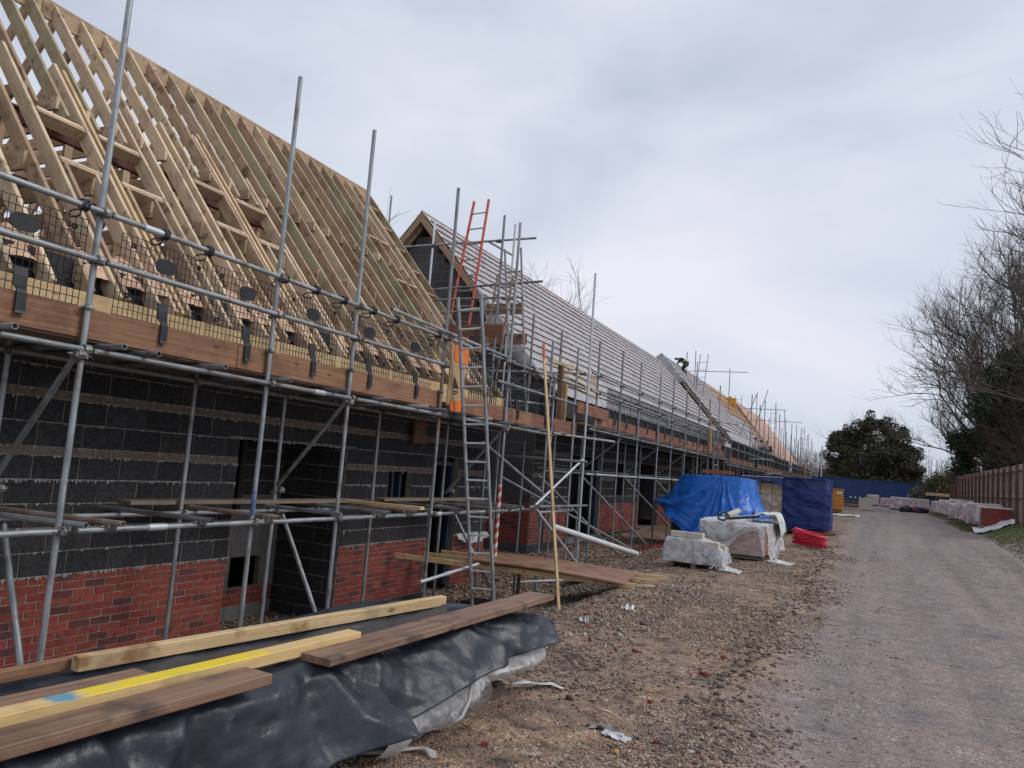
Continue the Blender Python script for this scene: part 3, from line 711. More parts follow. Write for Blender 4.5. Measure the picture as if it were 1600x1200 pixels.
crumpled('plaster_crumbs', -1.48, 5.12, (.10, .04, .014), white_m, 'white crushed plaster smear beside the dark mud patch', 'debris', 12)

# darker mud clots and fine pale chips worked into the gravel
def clot(X, Y): return np.clip(2.2 * fbm(np.stack([X, Y], -1), 1.3, 3, 41) - .15, 0, 1)
X, Y = pts(5200, -4.2, -0.3, 3.2, 16, 1.3, clot); scatter('mud', X, Y, rng.uniform(0.006, 0.020, len(X)), mud_m, jag=.4, flat=.5)
chip_m = stone_mat('pale_chips', [(0, (0.62, 0.58, 0.52)), (0.5, (0.48, 0.40, 0.30)), (0.85, (0.72, 0.70, 0.68))])
X, Y = pts(3000, -4.2, -0.3, 3.0, 14, 1.5, patchy); scatter('gravel', X, Y, rng.uniform(0.003, 0.009, len(X)), chip_m, OCT_V, OCT_F, jag=.4, flat=.5)

# ------------------------------------------------------------------ masonry
def unit_mesh(kindn, L, H, D, m, v=0):
    k = ('u', kindn, round(L, 2), round(H, 3), m.name, v)
    if k in CACHE: return CACHE[k]
    r2 = random.Random(v * 31 + int(L * 100))
    j = 0.0035 if kindn == 'brick' else 0.003
    L2, H2 = L / 2, H / 2
    b = MB()
    # front face at x=0 (towards +X), chamfered rim, body behind
    def q(): return r2.uniform(-j, j)
    f0 = [(-0.004 + q() * .3, -L2 + .0 + q(), -H2 + q()), (-0.004, L2 + q(), -H2 + q()), (-0.004, L2 + q(), H2 + q()), (-0.004, -L2 + q(), H2 + q())]
    f1 = [(0 + q() * .5, p[1] * 0.985, p[2] * (0.94 if H < 0.1 else 0.98)) for p in f0]
    bk = [(-D, p[1], p[2]) for p in f0]
    b.add(bk + f0 + f1, [(0, 3, 2, 1), (0, 1, 5, 4), (1, 2, 6, 5), (2, 3, 7, 6), (3, 0, 4, 7), (4, 5, 9, 8), (5, 6, 10, 9), (6, 7, 11, 10), (7, 4, 8, 11), (8, 9, 10, 11)])
    me = b.mesh(kindn, m); CACHE[k] = me
    return me

class Wall:
    """courses laid on a vertical plane. M maps local (x out, y along, z up) to the world."""
    def __init__(s, root, M, limit_b=300, limit_k=300):
        s.root, s.M = root, M; s.mort = MB(); s.smear = MB()
        s.rest = {}
    cnt = {}
    def unit(s, kindn, y0, y1, z0, z1, m, single, D=0.1):
        j_ = 0.014 if kindn == 'block' else 0.011
        L, H = y1 - y0 - j_, z1 - z0 - j_
        if L < 0.03: return
        c = Wall.cnt.setdefault((s.root.name, kindn), 0)
        T = s.M @ Matrix.Translation((random.uniform(-.0015, .0015), (y0 + y1) / 2, (z0 + z1) / 2))
        me = unit_mesh(kindn, round(L, 2), round(H, 3), D, m, random.randint(0, 3))
        if single and c < 298:
            Wall.cnt[(s.root.name, kindn)] = c + 1
            link(kindn, me, T, s.root)
        else:
            b = s.rest.setdefault((kindn, m.name), (MB(), m))[0]
            b.add([T @ v.co for v in me.vertices], [tuple(p.vertices) for p in me.polygons])
    def course(s, ivs, z0, z1, kindn, single=lambda y, z: True, off=0.0, mats=None, smear=0.0):
        Lu = {'brick': 0.225, 'block': 0.45}[kindn]
        for (a, c) in ivs:
            s.mort.box(-0.095, -0.007, a + .001, c - .001, z0, z1)
            y = math.floor((a - off) / Lu) * Lu + off
            while y < c:
                p, q = max(a, y), min(c, y + Lu)
                if q - p > 0.05:
                    m = mats((p + q) / 2, z0) if mats else block_m
                    s.unit(kindn, p, q, z0, z1, m, single((p + q) / 2, z0))
                y += Lu
            if smear:
                y = a
                while y < c:
                    w = random.uniform(0.02, 0.05); h = random.uniform(0.004, 0.02 + 0.02 * smear) * (3.0 if random.random() < 0.04 * smear else 1)
                    if random.random() < smear:
                        d = random.uniform(.0045, .008)
                        s.smear.add([s.M @ Vector(v) for v in ((d, y, z0 + .006), (d, y + w, z0 + .006), (d, y + w * random.uniform(.3, .9), z0 - h), (d, y + w * .2, z0 - h * random.uniform(.5, 1)), (-.012, y, z0 + .006), (-.012, y + w, z0 + .006))],
                                    [(0, 3, 2, 1), (0, 1, 5, 4), (0, 4, 3), (1, 2, 5), (3, 4, 5, 2)])
                    y += w
    def done(s):
        b = MB(); b.add([s.M @ Vector(v) for v in s.mort.v], s.mort.f)
        if b.v: kind(b.obj('mortar', mortar, s.root), 'stuff')
        if s.smear.v: kind(s.smear.obj('mortar_smear', mortar_w, s.root), 'stuff')
        for (k, mn), (mb, m) in s.rest.items():
            if mb.v: kind(mb.obj(k, m, s.root), 'stuff')

def intervals(y0, y1, z, holes):
    iv = [(y0, y1)]
    for (a, b, c, d) in holes:
        if c <= z + 0.02 < d:
            nv = []
            for (p, q) in iv:
                if b <= p or a >= q: nv.append((p, q)); continue
                if a > p: nv.append((p, a))
                if b < q: nv.append((b, q))
            iv = nv
    return [(p, q) for p, q in iv if q - p > 0.03]

def brick_choice(y, z):
    r_ = random.random()
    return brick_d if r_ < 0.22 else brick_r
def block_choice(y, z): return block_m
def band_choice(y, z): return coping_m

def facade(root, X, y0, y1, zb, holes, n_brick=12, courses=None, single_b=lambda y, z: True, single_k=lambda y, z: True, smear=True):
    """zb: bottom of the brickwork"""
    M = Matrix.Translation((X, 0, 0))
    w = Wall(root, M)
    z = zb - 0.225
    w.course(intervals(y0, y1, z, holes), z, zb, 'block', single_k, 0.0, block_choice)
    z = zb - 0.45
    w.course(intervals(y0, y1, z, holes), z, z + .225, 'block', lambda y, z: False, 0.2, block_choice)
    z = zb
    for i in range(n_brick):
        w.course(intervals(y0, y1, z, holes), z, z + 0.075, 'brick', single_b, 0.1125 * (i % 2), brick_choice)
        z += 0.075
    top = z
    seq = courses or [('k', .22)] * 5 + [('b', .078)] + [('k', .225)] * 2 + [('b', .075)] + [('k', .215)] * 2
    i = 0
    for (t, h) in seq:
        iv = intervals(y0, y1, z, holes)
        if t == 'k': w.course(iv, z, z + h, 'block', single_k, 0.225 * (i % 2), block_choice, smear=(random.choice([0.35, 0.8, 0.95]) if smear else 0))
        else: w.course(iv, z, z + h, 'brick', single_b, 0.11, band_choice, smear=0.5 if smear else 0)
        z += h; i += 1
    w.done()
    return z
def plain_wall(name, root, x0, x1, y0, y1, z0, z1, m, holes=()):
    """a wall slab with openings, one mesh (inner leaves and partitions seen only in the dark)"""
    b = MB()
    zs = sorted({z0, z1, *[h[2] for h in holes if z0 < h[2] < z1], *[h[3] for h in holes if z0 < h[3] < z1]})
    for a, c in zip(zs[:-1], zs[1:]):
        for p, q in intervals(y0, y1, a, holes): b.box(x0, x1, p, q, a, c)
    return b.obj(name, m, root)

# ================================================================== HOUSE ONE: open rafters
RX, RZ, RS = -10.15, 7.42, 1.2
def rz1(x): return RZ - RS * abs(x - RX)
h1 = thing('unfinished_house', 'unfinished house with bare pine rafters over dark shaded block walls and red brick plinth', 'house', (-8.5, 6, -.7))
holes1 = [(6.98, 9.10, -0.9, 1.77), (10.2, 10.84, .92, 1.47), (11.52, 12.42, -0.9, 1.70)]
facade(h1, -6.85, 2.4, 13.68, -0.53, holes1, single_b=lambda y, z: y > 4.1, single_k=lambda y, z: y > 4.0)
# the recess: return wall and back wall
wr1 = Wall(h1, Matrix.Translation((-6.87, 9.10, 0)) @ Matrix.Rotation(R(-90), 4, 'Z'))
z = -0.98; i = 0
while z < 1.75:
    wr1.course([(-1.20, -0.02)], z, z + .225, 'block', lambda y, z: True, 0.225 * (i % 2), block_choice); z += .225; i += 1
wr1.done()
wb1 = Wall(h1, Matrix.Translation((-8.0, 0, 0)))
hb = [(8.22, 8.80, -.28, .10), (7.2, 8.3, .75, 1.8)]
z = -0.98; i = 0
for (t, h) in [('k', .225), ('k', .225), ('b', .08), ('b', .08), ('b', .08)] + [('k', .215)] * 10:
    iv = intervals(6.4, 9.1, z, hb)
    wb1.course(iv, z, z + h, 'brick' if t == 'b' else 'block', lambda y, z: y > 7.4, 0.1 * (i % 3), brick_choice if t == 'b' else (lambda y, z: block_l if z < .8 else block_m)); z += h; i += 1
wb1.done()
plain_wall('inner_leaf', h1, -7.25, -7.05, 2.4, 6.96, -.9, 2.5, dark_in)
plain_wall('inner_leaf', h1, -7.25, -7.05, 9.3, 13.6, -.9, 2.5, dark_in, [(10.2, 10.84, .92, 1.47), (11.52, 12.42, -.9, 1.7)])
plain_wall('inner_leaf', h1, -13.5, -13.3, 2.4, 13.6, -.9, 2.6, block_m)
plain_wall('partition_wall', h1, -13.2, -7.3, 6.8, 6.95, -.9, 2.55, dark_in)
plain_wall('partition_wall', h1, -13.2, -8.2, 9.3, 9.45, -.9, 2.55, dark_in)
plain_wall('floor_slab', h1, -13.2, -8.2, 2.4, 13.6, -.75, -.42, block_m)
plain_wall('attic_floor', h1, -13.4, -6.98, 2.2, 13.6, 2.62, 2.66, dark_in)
for y0, y1 in ((10.42, 10.5), (10.64, 10.7)):
    beam('window_frame', (-6.98, (y0 + y1) / 2, .93), (-6.98, (y0 + y1) / 2, 1.46), .07, .06, blue_dark, h1)
for y in (11.56, 12.38):
    beam('door_frame', (-6.98, y, -.5), (-6.98, y, 1.69), .08, .08, blue_dark, h1)
beam('door_frame', (-6.98, 11.61, 1.65), (-6.98, 12.33, 1.65), .08, .07, blue_dark, h1)
# steel lintel over the recess
beam('lintel', (-6.90, 6.80, 1.79), (-6.90, 9.28, 1.79), .12, .018, coup_m, h1)
# wall end facing the gap
wg = Wall(h1, Matrix.Translation((0, 13.70, 0)) @ Matrix.Rotation(R(90), 4, 'Z'))
z = -0.9; i = 0
while z < 2.45:
    wg.course([(6.86, 13.3)], z, z + .225, 'block', lambda y, z: False, .225 * (i % 2), block_choice); z += .225; i += 1
wg.done()

# rafters
def rafter(y, w=.045, x_top=RX + .02, x_bot=-6.47, side=1, m=None, nm='rafter'):
    """front (side=1) rafter along the roof slope; top edge in the roof plane"""
    dz = .098 * 1.0
    nx, nz = RS / math.hypot(1, RS), 1 / math.hypot(1, RS)
    def P(x): return (RX + side * (x - RX) - side * nx * .084, y, RZ - RS * (x - RX) - nz * .084)
    mm = m or random.choice([timber, timber, timber_b, timber, timber_b, timber, timber_g])
    return beam(nm, P(x_top), P(x_bot), w, .168, mm, h1, bev=.004)
openings = [(4.90, 5.50), (5.64, 6.24), (7.04, 7.64), (7.80, 8.42)]
yk = [6.09 + .375 * k for k in range(-12, 19)]
zt, zbm = 5.17, 4.55
def xr(z): return RX + (RZ - z) / RS
for y in yk:
    inside = [o for o in openings if o[0] + .06 < y < o[1] - .06]
    yy = y + random.uniform(-.006, .006)
    if inside:
        rafter(yy, x_bot=xr(zt + .1)); rafter(yy, x_top=xr(zbm - .02))
    else:
        rafter(yy)
for (a, b) in openings:
    for y in (a - .024, b + .024):
        rafter(y, x_top=-8.95 + random.uniform(-.2, .2), x_bot=-6.47, m=random.choice([timber, timber, timber_y]))
    for z in (zt, zbm):
        x = xr(z)
        for k in (0, 1):
            beam('trimmer', (x + .032 * k - .058, a + .025, z - .048 - .038 * k), (x + .032 * k - .058, b - .025, z - .048 - .038 * k), .044, .15, timber if k == 0 else timber_b, h1, up=(1.2, 0, 1), bev=.003)
# end bay: gable ladder
for y in (12.78, 13.28):
    rafter(y, m=timber_g if y > 13 else timber)
for k in range(9):
    x = -9.8 + k * .4
    z = rz1(x)
    beam('noggin', (x - .06, 12.80, z - .09), (x - .06, 13.26, z - .09), .044, .145, timber_b, h1, up=(1.2, 0, 1))
for k in range(3):
    x = -8.9 + k * .75; z = rz1(x)
    for y in (11.72, 12.1):
        beam('noggin', (x, y + .03, z - .06), (x, y + .345, z - .06), .044, .12, timber, h1, up=(1.2, 0, 1))
# far slope rafters, ridge, collars, ties
for y in yk:
    rafter(y + .05, side=-1, x_bot=-6.5, m=random.choice([timber_b, timber]))
for a, c in ((1.2, 5.9), (5.91, 9.8), (9.81, 13.3)):
    beam('ridge_board', (RX, a, RZ - .12), (RX, c, RZ - .12), .04, .27, timber_b, h1, bev=.003)
for k, y in enumerate(yk):
    if k % 1 == 0:
        z = 5.42
        x0 = xr(z) - .0
        beam('collar', (x0 - .03, y - .047, z), (2 * RX - x0 + .1, y - .047, z), .044, .145, random.choice([timber_b, timber]), h1, bev=.003)
for k, y in enumerate(yk):
    if k % 2 == 0:
        z = 4.35
        beam('attic_joist', (xr(z) - .1, y - .047, z), (2 * RX - xr(z) + .1, y - .047, z), .044, .19, timber_b, h1)
for k, y in enumerate(yk):
    beam('floor_joist', (-6.95, y + .09, 2.76), (-13.3, y + .09, 2.76), .044, .19, timber_b, h1)
for k, y in enumerate(yk[::2]):
    beam('attic_stud', (-8.3, y, 2.85), (-8.3, y, 4.9), .044, .09, timber_b, h1)
    beam('attic_stud', (-12.0, y, 2.85), (-12.0, y, 4.9), .044, .09, timber_b, h1)
for x in (xr(5.45) - .42, 2 * RX - xr(5.45) + .42):
    b = MB(); b.box(x - .05, x + .05, 1.6, 13.2, 5.16, 5.18); b.box(x - .05, x + .05, 1.6, 13.2, 5.32, 5.34); b.box(x - .006, x + .006, 1.6, 13.2, 5.18, 5.32)
    b.obj('steel_purlin', steel_red, h1)
# wall plate, eaves fascia board and dark eaves upstand
for a, c in ((1.6, 5.2), (5.21, 9.4), (9.41, 13.35)):
    beam('eaves_board', (-6.50, a, 2.82), (-6.50, c, 2.82), .022, .30, timber_y, h1, bev=.002)
    beam('wall_plate', (-6.95, a, 2.68), (-6.95, c, 2.68), .1, .05, timber, h1)
b = MB()
b.box(-6.86, -6.76, 1.6, 13.5, 2.72, 3.30); b.obj('eaves_upstand', block_m, h1)
# mineral wool pushed between the rafter feet
for k, y in enumerate(yk[:-1]):
    if y < 3 or y > 12.2: continue
    if k % 5 == 2: continue
    r2 = np.random.default_rng(k)
    u, v = np.meshgrid(np.linspace(0, 1, 14), np.linspace(0, 1, 12))
    yy = y + .03 + u * .315
    hgt = r2.uniform(.24, .38)
    zz = 3.16 + v * (hgt + .07 * vnoise(np.stack([u * 4, u * 0], -1), 1, k))
    xx = -6.70 - (zz - 3.16) / 1.2 + .07 * np.sin(u * 3.14) - .14 * v ** 6 + .06 * fbm(np.stack([yy, zz], -1), 12, 3, k)
    P = np.stack([xx, yy, zz], -1)
    Pb = P.copy(); Pb[..., 0] -= .12
    Pall = np.concatenate([P, Pb[::-1]], 0)
    link('insulation', grid_mesh('insulation', Pall, wool, True), None, h1)

# ================================================================== HOUSES TWO, THREE, FOUR
def roof_z(x, xr_, zr, s): return zr - s * abs(x - xr_)
def membrane_slope(root, xr_, zr, s, y0, y1, xe, m, side=1, nm='roof_membrane', sag=.018, lift=0.0):
    ny = max(8, int((y1 - y0) / .15)); nx = 16
    Y, U = np.meshgrid(np.linspace(y0, y1, ny), np.linspace(0, 1, nx))
    Xp = xr_ + side * U * (xe - xr_)
    Z = zr - s * U * (xe - xr_) + lift
    Z = Z - sag * np.abs(np.sin(np.pi * (Y - y0) / .4)) + .012 * fbm(np.stack([Y, U * 4], -1), 1.4, 3, y0)
    P = np.stack([Xp, Y, Z], -1)
    return link(nm, grid_mesh(nm, P, m), None, root)
def battens(root, xr_, zr, s, y0, y1, xe, pitch=.325, side=1, m=None, skip=()):
    L = math.hypot(xe - xr_, s * (xe - xr_)); n = int(L / pitch)
    for k in range(1, n + 1):
        if k in skip: continue
        u = k * pitch / L
        x = xr_ + side * u * (xe - xr_); z = zr - s * u * (xe - xr_) + .012
        yy0 = y0 + random.uniform(-.12, .12)
        beam('batten', (x, yy0, z), (x, y1, z), .036, .02, m or batten_m, root, up=(s * side, 0, 1))
def verge(root, xr_, zr, s, y, xe, m=None, dz=-.12, t=.03, h=.2):
    for side in (1, -1):
        nx = s / math.hypot(1, s); nz = 1 / math.hypot(1, s)
        p0 = (xr_ + side * (.0) - side * nx * .1, y, zr - nz * .1); p1 = (xr_ + side * (xe - xr_) - side * nx * .1, y, zr - s * (xe - xr_) - nz * .1)
        beam('verge_board', p0, p1, t, h, m or verge_m, root, up=(side * s, 0, 1), bev=.003)

# house two
h2 = thing('unfinished_house', 'house with grey roofing membrane and red-brown battens beyond the bare rafters', 'house', (-8.5, 28, -.2))
X2, Z2, S2 = -10.25, 7.80, 1.13
holes2 = [(16.55, 16.75, -.6, 1.9), (18.08, 20.6, -.6, 2.1), (21.9, 23.2, 1.0, 2.0), (24.65, 27.2, -.6, 2.1), (28.5, 29.4, 1.1, 2.0), (30.8, 33.2, -.6, 2.1), (35.0, 36.2, 1.1, 2.0), (37.2, 39.2, -.6, 2.1)]
facade(h2, -6.85, 15.88, 40.0, 0.0, holes2, single_b=lambda y, z: y < 24, single_k=lambda y, z: y < 21, n_brick=11, smear=True,
       courses=[('k', .225)] * 3 + [('b', .075)] + [('k', .225)] * 2 + [('b', .075)] + [('k', .225)] * 2)
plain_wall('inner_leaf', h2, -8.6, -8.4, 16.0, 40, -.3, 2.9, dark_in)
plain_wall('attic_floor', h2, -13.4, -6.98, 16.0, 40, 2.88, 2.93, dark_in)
for y in (18.12, 20.56, 24.69, 27.1, 30.85, 33.1):
    beam('door_frame', (-6.98, y, -.1), (-6.98, y, 2.05), .09, .1, blue_dark, h2)
for y0_, y1_ in ((18.0, 20.7), (24.6, 27.2)):
    beam('door_sill', (-6.88, y0_ + .15, -.06), (-6.88, y1_ - .15, -.06), .22, .12, block_l, h2)
# the gable wall facing the gap
g2 = Wall(h2, Matrix.Translation((0, 15.86, 0)) @ Matrix.Rotation(R(-90), 4, 'Z'))
z = -.45; i = 0
while z < 7.6:
    h = .225; 
    if 0 <= z < .80:
        for q in range(3):
            g2.course([(-13.6, -6.87)], z + q * .075, z + (q + 1) * .075, 'brick', lambda y, z: y > -8.3 and z > .1, .11 * (q % 2), brick_choice)
    else:
        e_ = 3.55 if z + h < 3.6 else (Z2 - .33 - (z + h)) / S2
        if e_ < .1: break
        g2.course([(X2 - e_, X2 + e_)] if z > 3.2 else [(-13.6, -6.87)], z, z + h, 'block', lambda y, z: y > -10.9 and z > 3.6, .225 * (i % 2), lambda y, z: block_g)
    z += h; i += 1
g2.done()
membrane_slope(h2, X2, Z2, S2, 15.62, 40.2, -6.35, membrane)
membrane_slope(h2, X2, Z2, S2, 15.62, 40.2, -6.35, membrane, side=-1)
battens(h2, X2, Z2, S2, 15.68, 40.1, -6.42, skip=())
for k in range(4):
    beam('batten', (-6.62 - .2 * k, 16.6 + .7 * k, roof_z(-6.62 - .2 * k, X2, Z2, S2) + .06), (-6.5 - .2 * k, 19.0 + .5 * k, roof_z(-6.5 - .2 * k, X2, Z2, S2) + .06), .045, .03, timber_y, h2)
verge(h2, X2, Z2 - .02, S2, 15.62, -6.75, h=.15)
verge(h2, X2, Z2 - .06, S2, 15.80, -6.75, m=timber_b)
for k in range(9):
    for side in (1, -1):
        x = X2 + side * (.25 + k * .38)
        beam('noggin', (x, 15.64, roof_z(x, X2, Z2, S2) - .13), (x, 15.98, roof_z(x, X2, Z2, S2) - .13), .09, .045, timber, h2, up=(S2 * side, 0, 1))
beam('ridge_tree', (X2, 15.6, Z2 - .1), (X2, 40, Z2 - .1), .045, .2, verge_m, h2)
# loose membrane flap hanging at the verge
U, V = np.meshgrid(np.linspace(0, 1, 26), np.linspace(0, 1, 8))
xs = -8.55 + U * 2.0
wv = .04 + .34 * np.sin(np.pi * U) ** 1.3
P = np.stack([xs - V * wv * .75 + .03 * np.sin(V * 3) * 0, 15.60 - .035 * np.sin(V * 3.1) - .02 * V * fbm(np.stack([U, V], -1), 5, 2, 3), Z2 - S2 * (xs - X2) + .012 - V * wv * .75 - .01], -1)
link('membrane_flap', grid_mesh('membrane_flap', P, membrane), None, h2)
# eaves gutter board
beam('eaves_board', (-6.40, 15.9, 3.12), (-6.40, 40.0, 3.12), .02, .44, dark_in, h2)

# house three
h3 = thing('unfinished_house', 'house with half-battened roof and bare orange sheathing, worker on its ridge', 'house', (-8.5, 50, .2))
X3, Z3, S3 = -10.30, 8.27, 1.15
holes3 = [(42.5 + 4.6 * k, 44.6 + 4.6 * k, -.5, 2.2) for k in range(4)]
facade(h3, -6.85, 40.35, 61.5, 0.25, holes3, single_b=lambda y, z: False, single_k=lambda y, z: False, n_brick=11, smear=False,
       courses=[('k', .225)] * 8)
plain_wall('inner_leaf', h3, -8.3, -8.1, 40.4, 61.5, 0, 3.0, dark_in)
b = MB()
b.add([(X3 + 3.5, 40.5, .2), (X3 + 3.5, 40.5, 3.6), (X3, 40.5, Z3 - .3), (X3 - 3.5, 40.5, 3.6), (X3 - 3.5, 40.5, .2), (X3 + 3.5, 40.7, .2), (X3 + 3.5, 40.7, 3.6), (X3, 40.7, Z3 - .3), (X3 - 3.5, 40.7, 3.6), (X3 - 3.5, 40.7, .2)],
      [(0, 1, 2, 3, 4), (9, 8, 7, 6, 5), (0, 5, 6, 1), (1, 6, 7, 2), (2, 7, 8, 3), (3, 8, 9, 4)])
b.obj('gable_wall', block_m, h3)
membrane_slope(h3, X3, Z3, S3, 40.05, 51.0, -6.5, membrane)
membrane_slope(h3, X3, Z3, S3, 40.05, 61.3, -6.5, membrane, side=-1)
battens(h3, X3, Z3, S3, 40.15, 50.9, -6.8, pitch=.34)
for k in range(5):
    y0_ = 51.0 + k * 2.06
    for j in range(4):
        u0, u1 = j / 4, (j + 1) / 4
        xa, xb = X3 + u0 * 3.8, X3 + u1 * 3.8 - .01
        mm = osb if (j < 2 or k > 2) else membrane
        beam('sheathing_board', (xa, y0_ + 1.02, Z3 - S3 * (xa - X3) - .02), (xb, y0_ + 1.02, Z3 - S3 * (xb - X3) - .02), 2.04, .018, mm, h3, up=(S3, 0, 1))
        if j < 2 and k % 2 == 0: pass
battens(h3, X3 , Z3 + .01, S3, 51.2, 61.0, -6.8, pitch=.68)
verge(h3, X3, Z3 - .02, S3, 40.0, -6.6, h=.13, m=board_grey)
P = None
U, V = np.meshgrid(np.linspace(0, 1, 20), np.linspace(0, 1, 6))
xs = X3 + U * 1.25
P = np.stack([xs - V * .3, 39.95 + 0 * U - .03 * V, Z3 - S3 * (xs - X3) + .02 - V * (.22 + .1 * np.sin(U * 9))], -1)
link('membrane_flap', grid_mesh('membrane_flap', P, membrane), None, h3)

# house four
h4 = thing('unfinished_house', 'house with salmon membrane roof and brown verge, last of the terrace', 'house', (-8.5, 72, .3))
X4, Z4, S4 = -10.25, 8.42, 1.27
facade(h4, -6.85, 62.4, 83, 0.35, [(64.5 + 4.6 * k, 66.6 + 4.6 * k, -.5, 2.2) for k in range(4)], single_b=lambda y, z: False, single_k=lambda y, z: False, n_brick=11, smear=False, courses=[('k', .225)] * 8)
plain_wall('inner_leaf', h4, -8.3, -8.1, 62.4, 83, 0, 3.0, dark_in)
b = MB()
b.add([(X4 + 3.5, 62.4, .2), (X4 + 3.5, 62.4, 3.7), (X4, 62.4, Z4 - .2), (X4 - 3.5, 62.4, 3.7), (X4 - 3.5, 62.4, .2), (X4 + 3.5, 62.6, .2), (X4 + 3.5, 62.6, 3.7), (X4, 62.6, Z4 - .2), (X4 - 3.5, 62.6, 3.7), (X4 - 3.5, 62.6, .2)],
      [(0, 1, 2, 3, 4), (9, 8, 7, 6, 5), (0, 5, 6, 1), (1, 6, 7, 2), (2, 7, 8, 3), (3, 8, 9, 4)])
b.obj('gable_wall', osb, h4)
membrane_slope(h4, X4, Z4, S4, 61.9, 83, -6.5, membrane_p)
membrane_slope(h4, X4, Z4, S4, 61.9, 83, -6.5, membrane_p, side=-1)
verge(h4, X4, Z4 + .02, S4, 61.85, -6.5, m=timber_b, t=.12, h=.28)

# ================================================================== scaffolds
def coupler_mesh():
    if 'coup' in CACHE: return CACHE['coup']
    b = MB()
    n = 10
    a = [(math.cos(2 * math.pi * i / n), math.sin(2 * math.pi * i / n)) for i in range(n)]
    for ax, off in (('z', 0), ('y', .052)):
        vs = []
        for t in (-.022, .022):
            for c, q in a:
                rr = .034
                vs.append((off + c * rr, q * rr, t) if ax == 'z' else (off + c * rr, t, q * rr))
        fs = [(i, (i + 1) % n, n + (i + 1) % n, n + i) for i in range(n)] + [tuple(range(n))[::-1], tuple(range(n, 2 * n))]
        b.add(vs, fs)
    b.box(.0, .05, .03, .055, -.018, .018); b.box(.02, .09, -.05, -.03, -.015, .015)
    b.tube((.03, .055, 0), (.03, .085, 0), .007, n=6); b.tube((.055, -.05, 0), (.055, -.085, 0), .007, n=6)
    CACHE['coup'] = b.mesh('coupler', coup_m)
    return CACHE['coup']
def coupler(root, p, rz=0.0, flip=False):
    M = Matrix.Translation(Vector(p)) @ Matrix.Rotation(rz + random.uniform(-.15, .15), 4, 'Z') @ Matrix.Scale(1.18, 4)
    if flip: M = M @ Matrix.Rotation(math.pi, 4, 'X')
    return link('coupler', coupler_mesh(), M, root)
XO, XI = -5.5, -6.45
def base_plate(root, x, y, z):
    b = beam('base_plate', (x - .075, y, z + .004), (x + .075, y, z + .004), .15, .006, coup_m, root)
def standard(root, x, y, top, m=None, n=12, bottom=None, dx=0, dy=0):
    z0 = zat(x, y) - .02 if bottom is None else bottom
    o = tube('standard', (x, y, z0), (x + dx, y + dy, top), m, root, n=n)
    if bottom is None and y < 16: base_plate(o, x, y, z0 + .02)
    return o
def toe(root, ys, x, z, h=.235, m=None, jz=0.0):
    for a, c in zip(ys[:-1], ys[1:]):
        beam('toe_board', (x, a + .004, z + random.uniform(-jz, jz)), (x, c - .004, z + random.uniform(-jz, jz)), .038, h, m or board, root, bev=.004)
def deck(root, ys, z, x0=-6.72, n=5, m=None):
    for k in range(n):
        x = x0 + .115 + k * .232
        for a, c in zip(ys[:-1], ys[1:]):
            o = random.uniform(-.1, .1) if k not in (0, n - 1) else 0
            beam('scaffold_board', (x, a + .01 + o, z), (x, c - .01 + o, z), .225, .038, m or board_grey, root)

s1 = thing('scaffold', 'galvanised tube scaffold with brown toe boards around the open-rafter house', 'scaffold', (-6, 6, -.5))
for y, top in ((1.85, 6.0), (3.87, 6.4), (5.87, 5.56), (7.2, 5.57), (9.28, 5.62), (11.42, 5.80), (13.24, 4.08)):
    so = standard(s1, XO, y, top)
    for z in (.96, 2.33, 3.03, 3.41):
        coupler(so, (XO, y, z), flip=random.random() < .5)
for y in (1.9, 3.9, 5.85, 7.22, 9.22, 11.2, 13.2):
    so = standard(s1, XI, y, 2.42, n=10)
    for z in (.96, 2.33): coupler(so, (XI, y, z))
standard(s1, -5.52, 13.5, 3.5, bottom=2.2); standard(s1, -5.5, 14.62, 4.2); standard(s1, -5.36, 14.95, 5.85, m=tube_light)
XL = XO + .055
for a, c, z, m in ((.9, 6.6, 2.33, None), (6.61, 13.4, 2.33, None), (.9, 9.35, .96, None), (9.36, 12.7, .96, None), (1.0, 9.32, 3.03, None), (1.0, 4.3, 3.41, None), (4.31, 9.95, 3.41, None),
                (10.5, 15.0, 3.40, None), (10.9, 15.0, 3.03, None)):
    tube('ledger', (XL, a, z), (XL, c, z), m, s1)
tube('ledger', (XL + .05, 7.75, 3.50), (XL - .02, 11.25, 3.46), None, s1)
tube('ledger', (XL + .02, 9.0, 3.44), (-6.3, 10.4, 3.44), None, s1)
tube('ledger', (-5.3, 10.2, 3.50), (-5.75, 10.8, 3.49), tube_light, s1)
for a, c, z in ((.9, 13.4, 2.33), (.9, 13.2, .96)):
    tube('ledger', (XI + .05, a, z), (XI + .05, c, z), None, s1, n=10)
def sleeve(root, p0, p1):
    tube('sleeve_coupler', p0, p1, tube_light, root, r=.031, n=10)
sleeve(s1, (XL, 4.62, .96), (XL, 4.80, .96)); sleeve(s1, (XL, 6.52, 2.33), (XL, 6.70, 2.33)); sleeve(s1, (XL, 9.27, .96), (XL, 9.45, .96)); sleeve(s1, (XL, 4.22, 3.41), (XL, 4.40, 3.41))
for y in (1.5, 2.4, 3.21, 4.04, 4.38, 5.08, 5.99, 6.85, 7.77, 8.62, 9.05, 9.6, 10.5, 11.3, 12.1, 12.9, 13.6):
    tube('transom', (-5.29 + random.uniform(-.02, .04), y, 2.385), (-6.78, y + random.uniform(-.05, .05), 2.385), random.choice([None, None, tube_light if y > 8 else None]), s1)
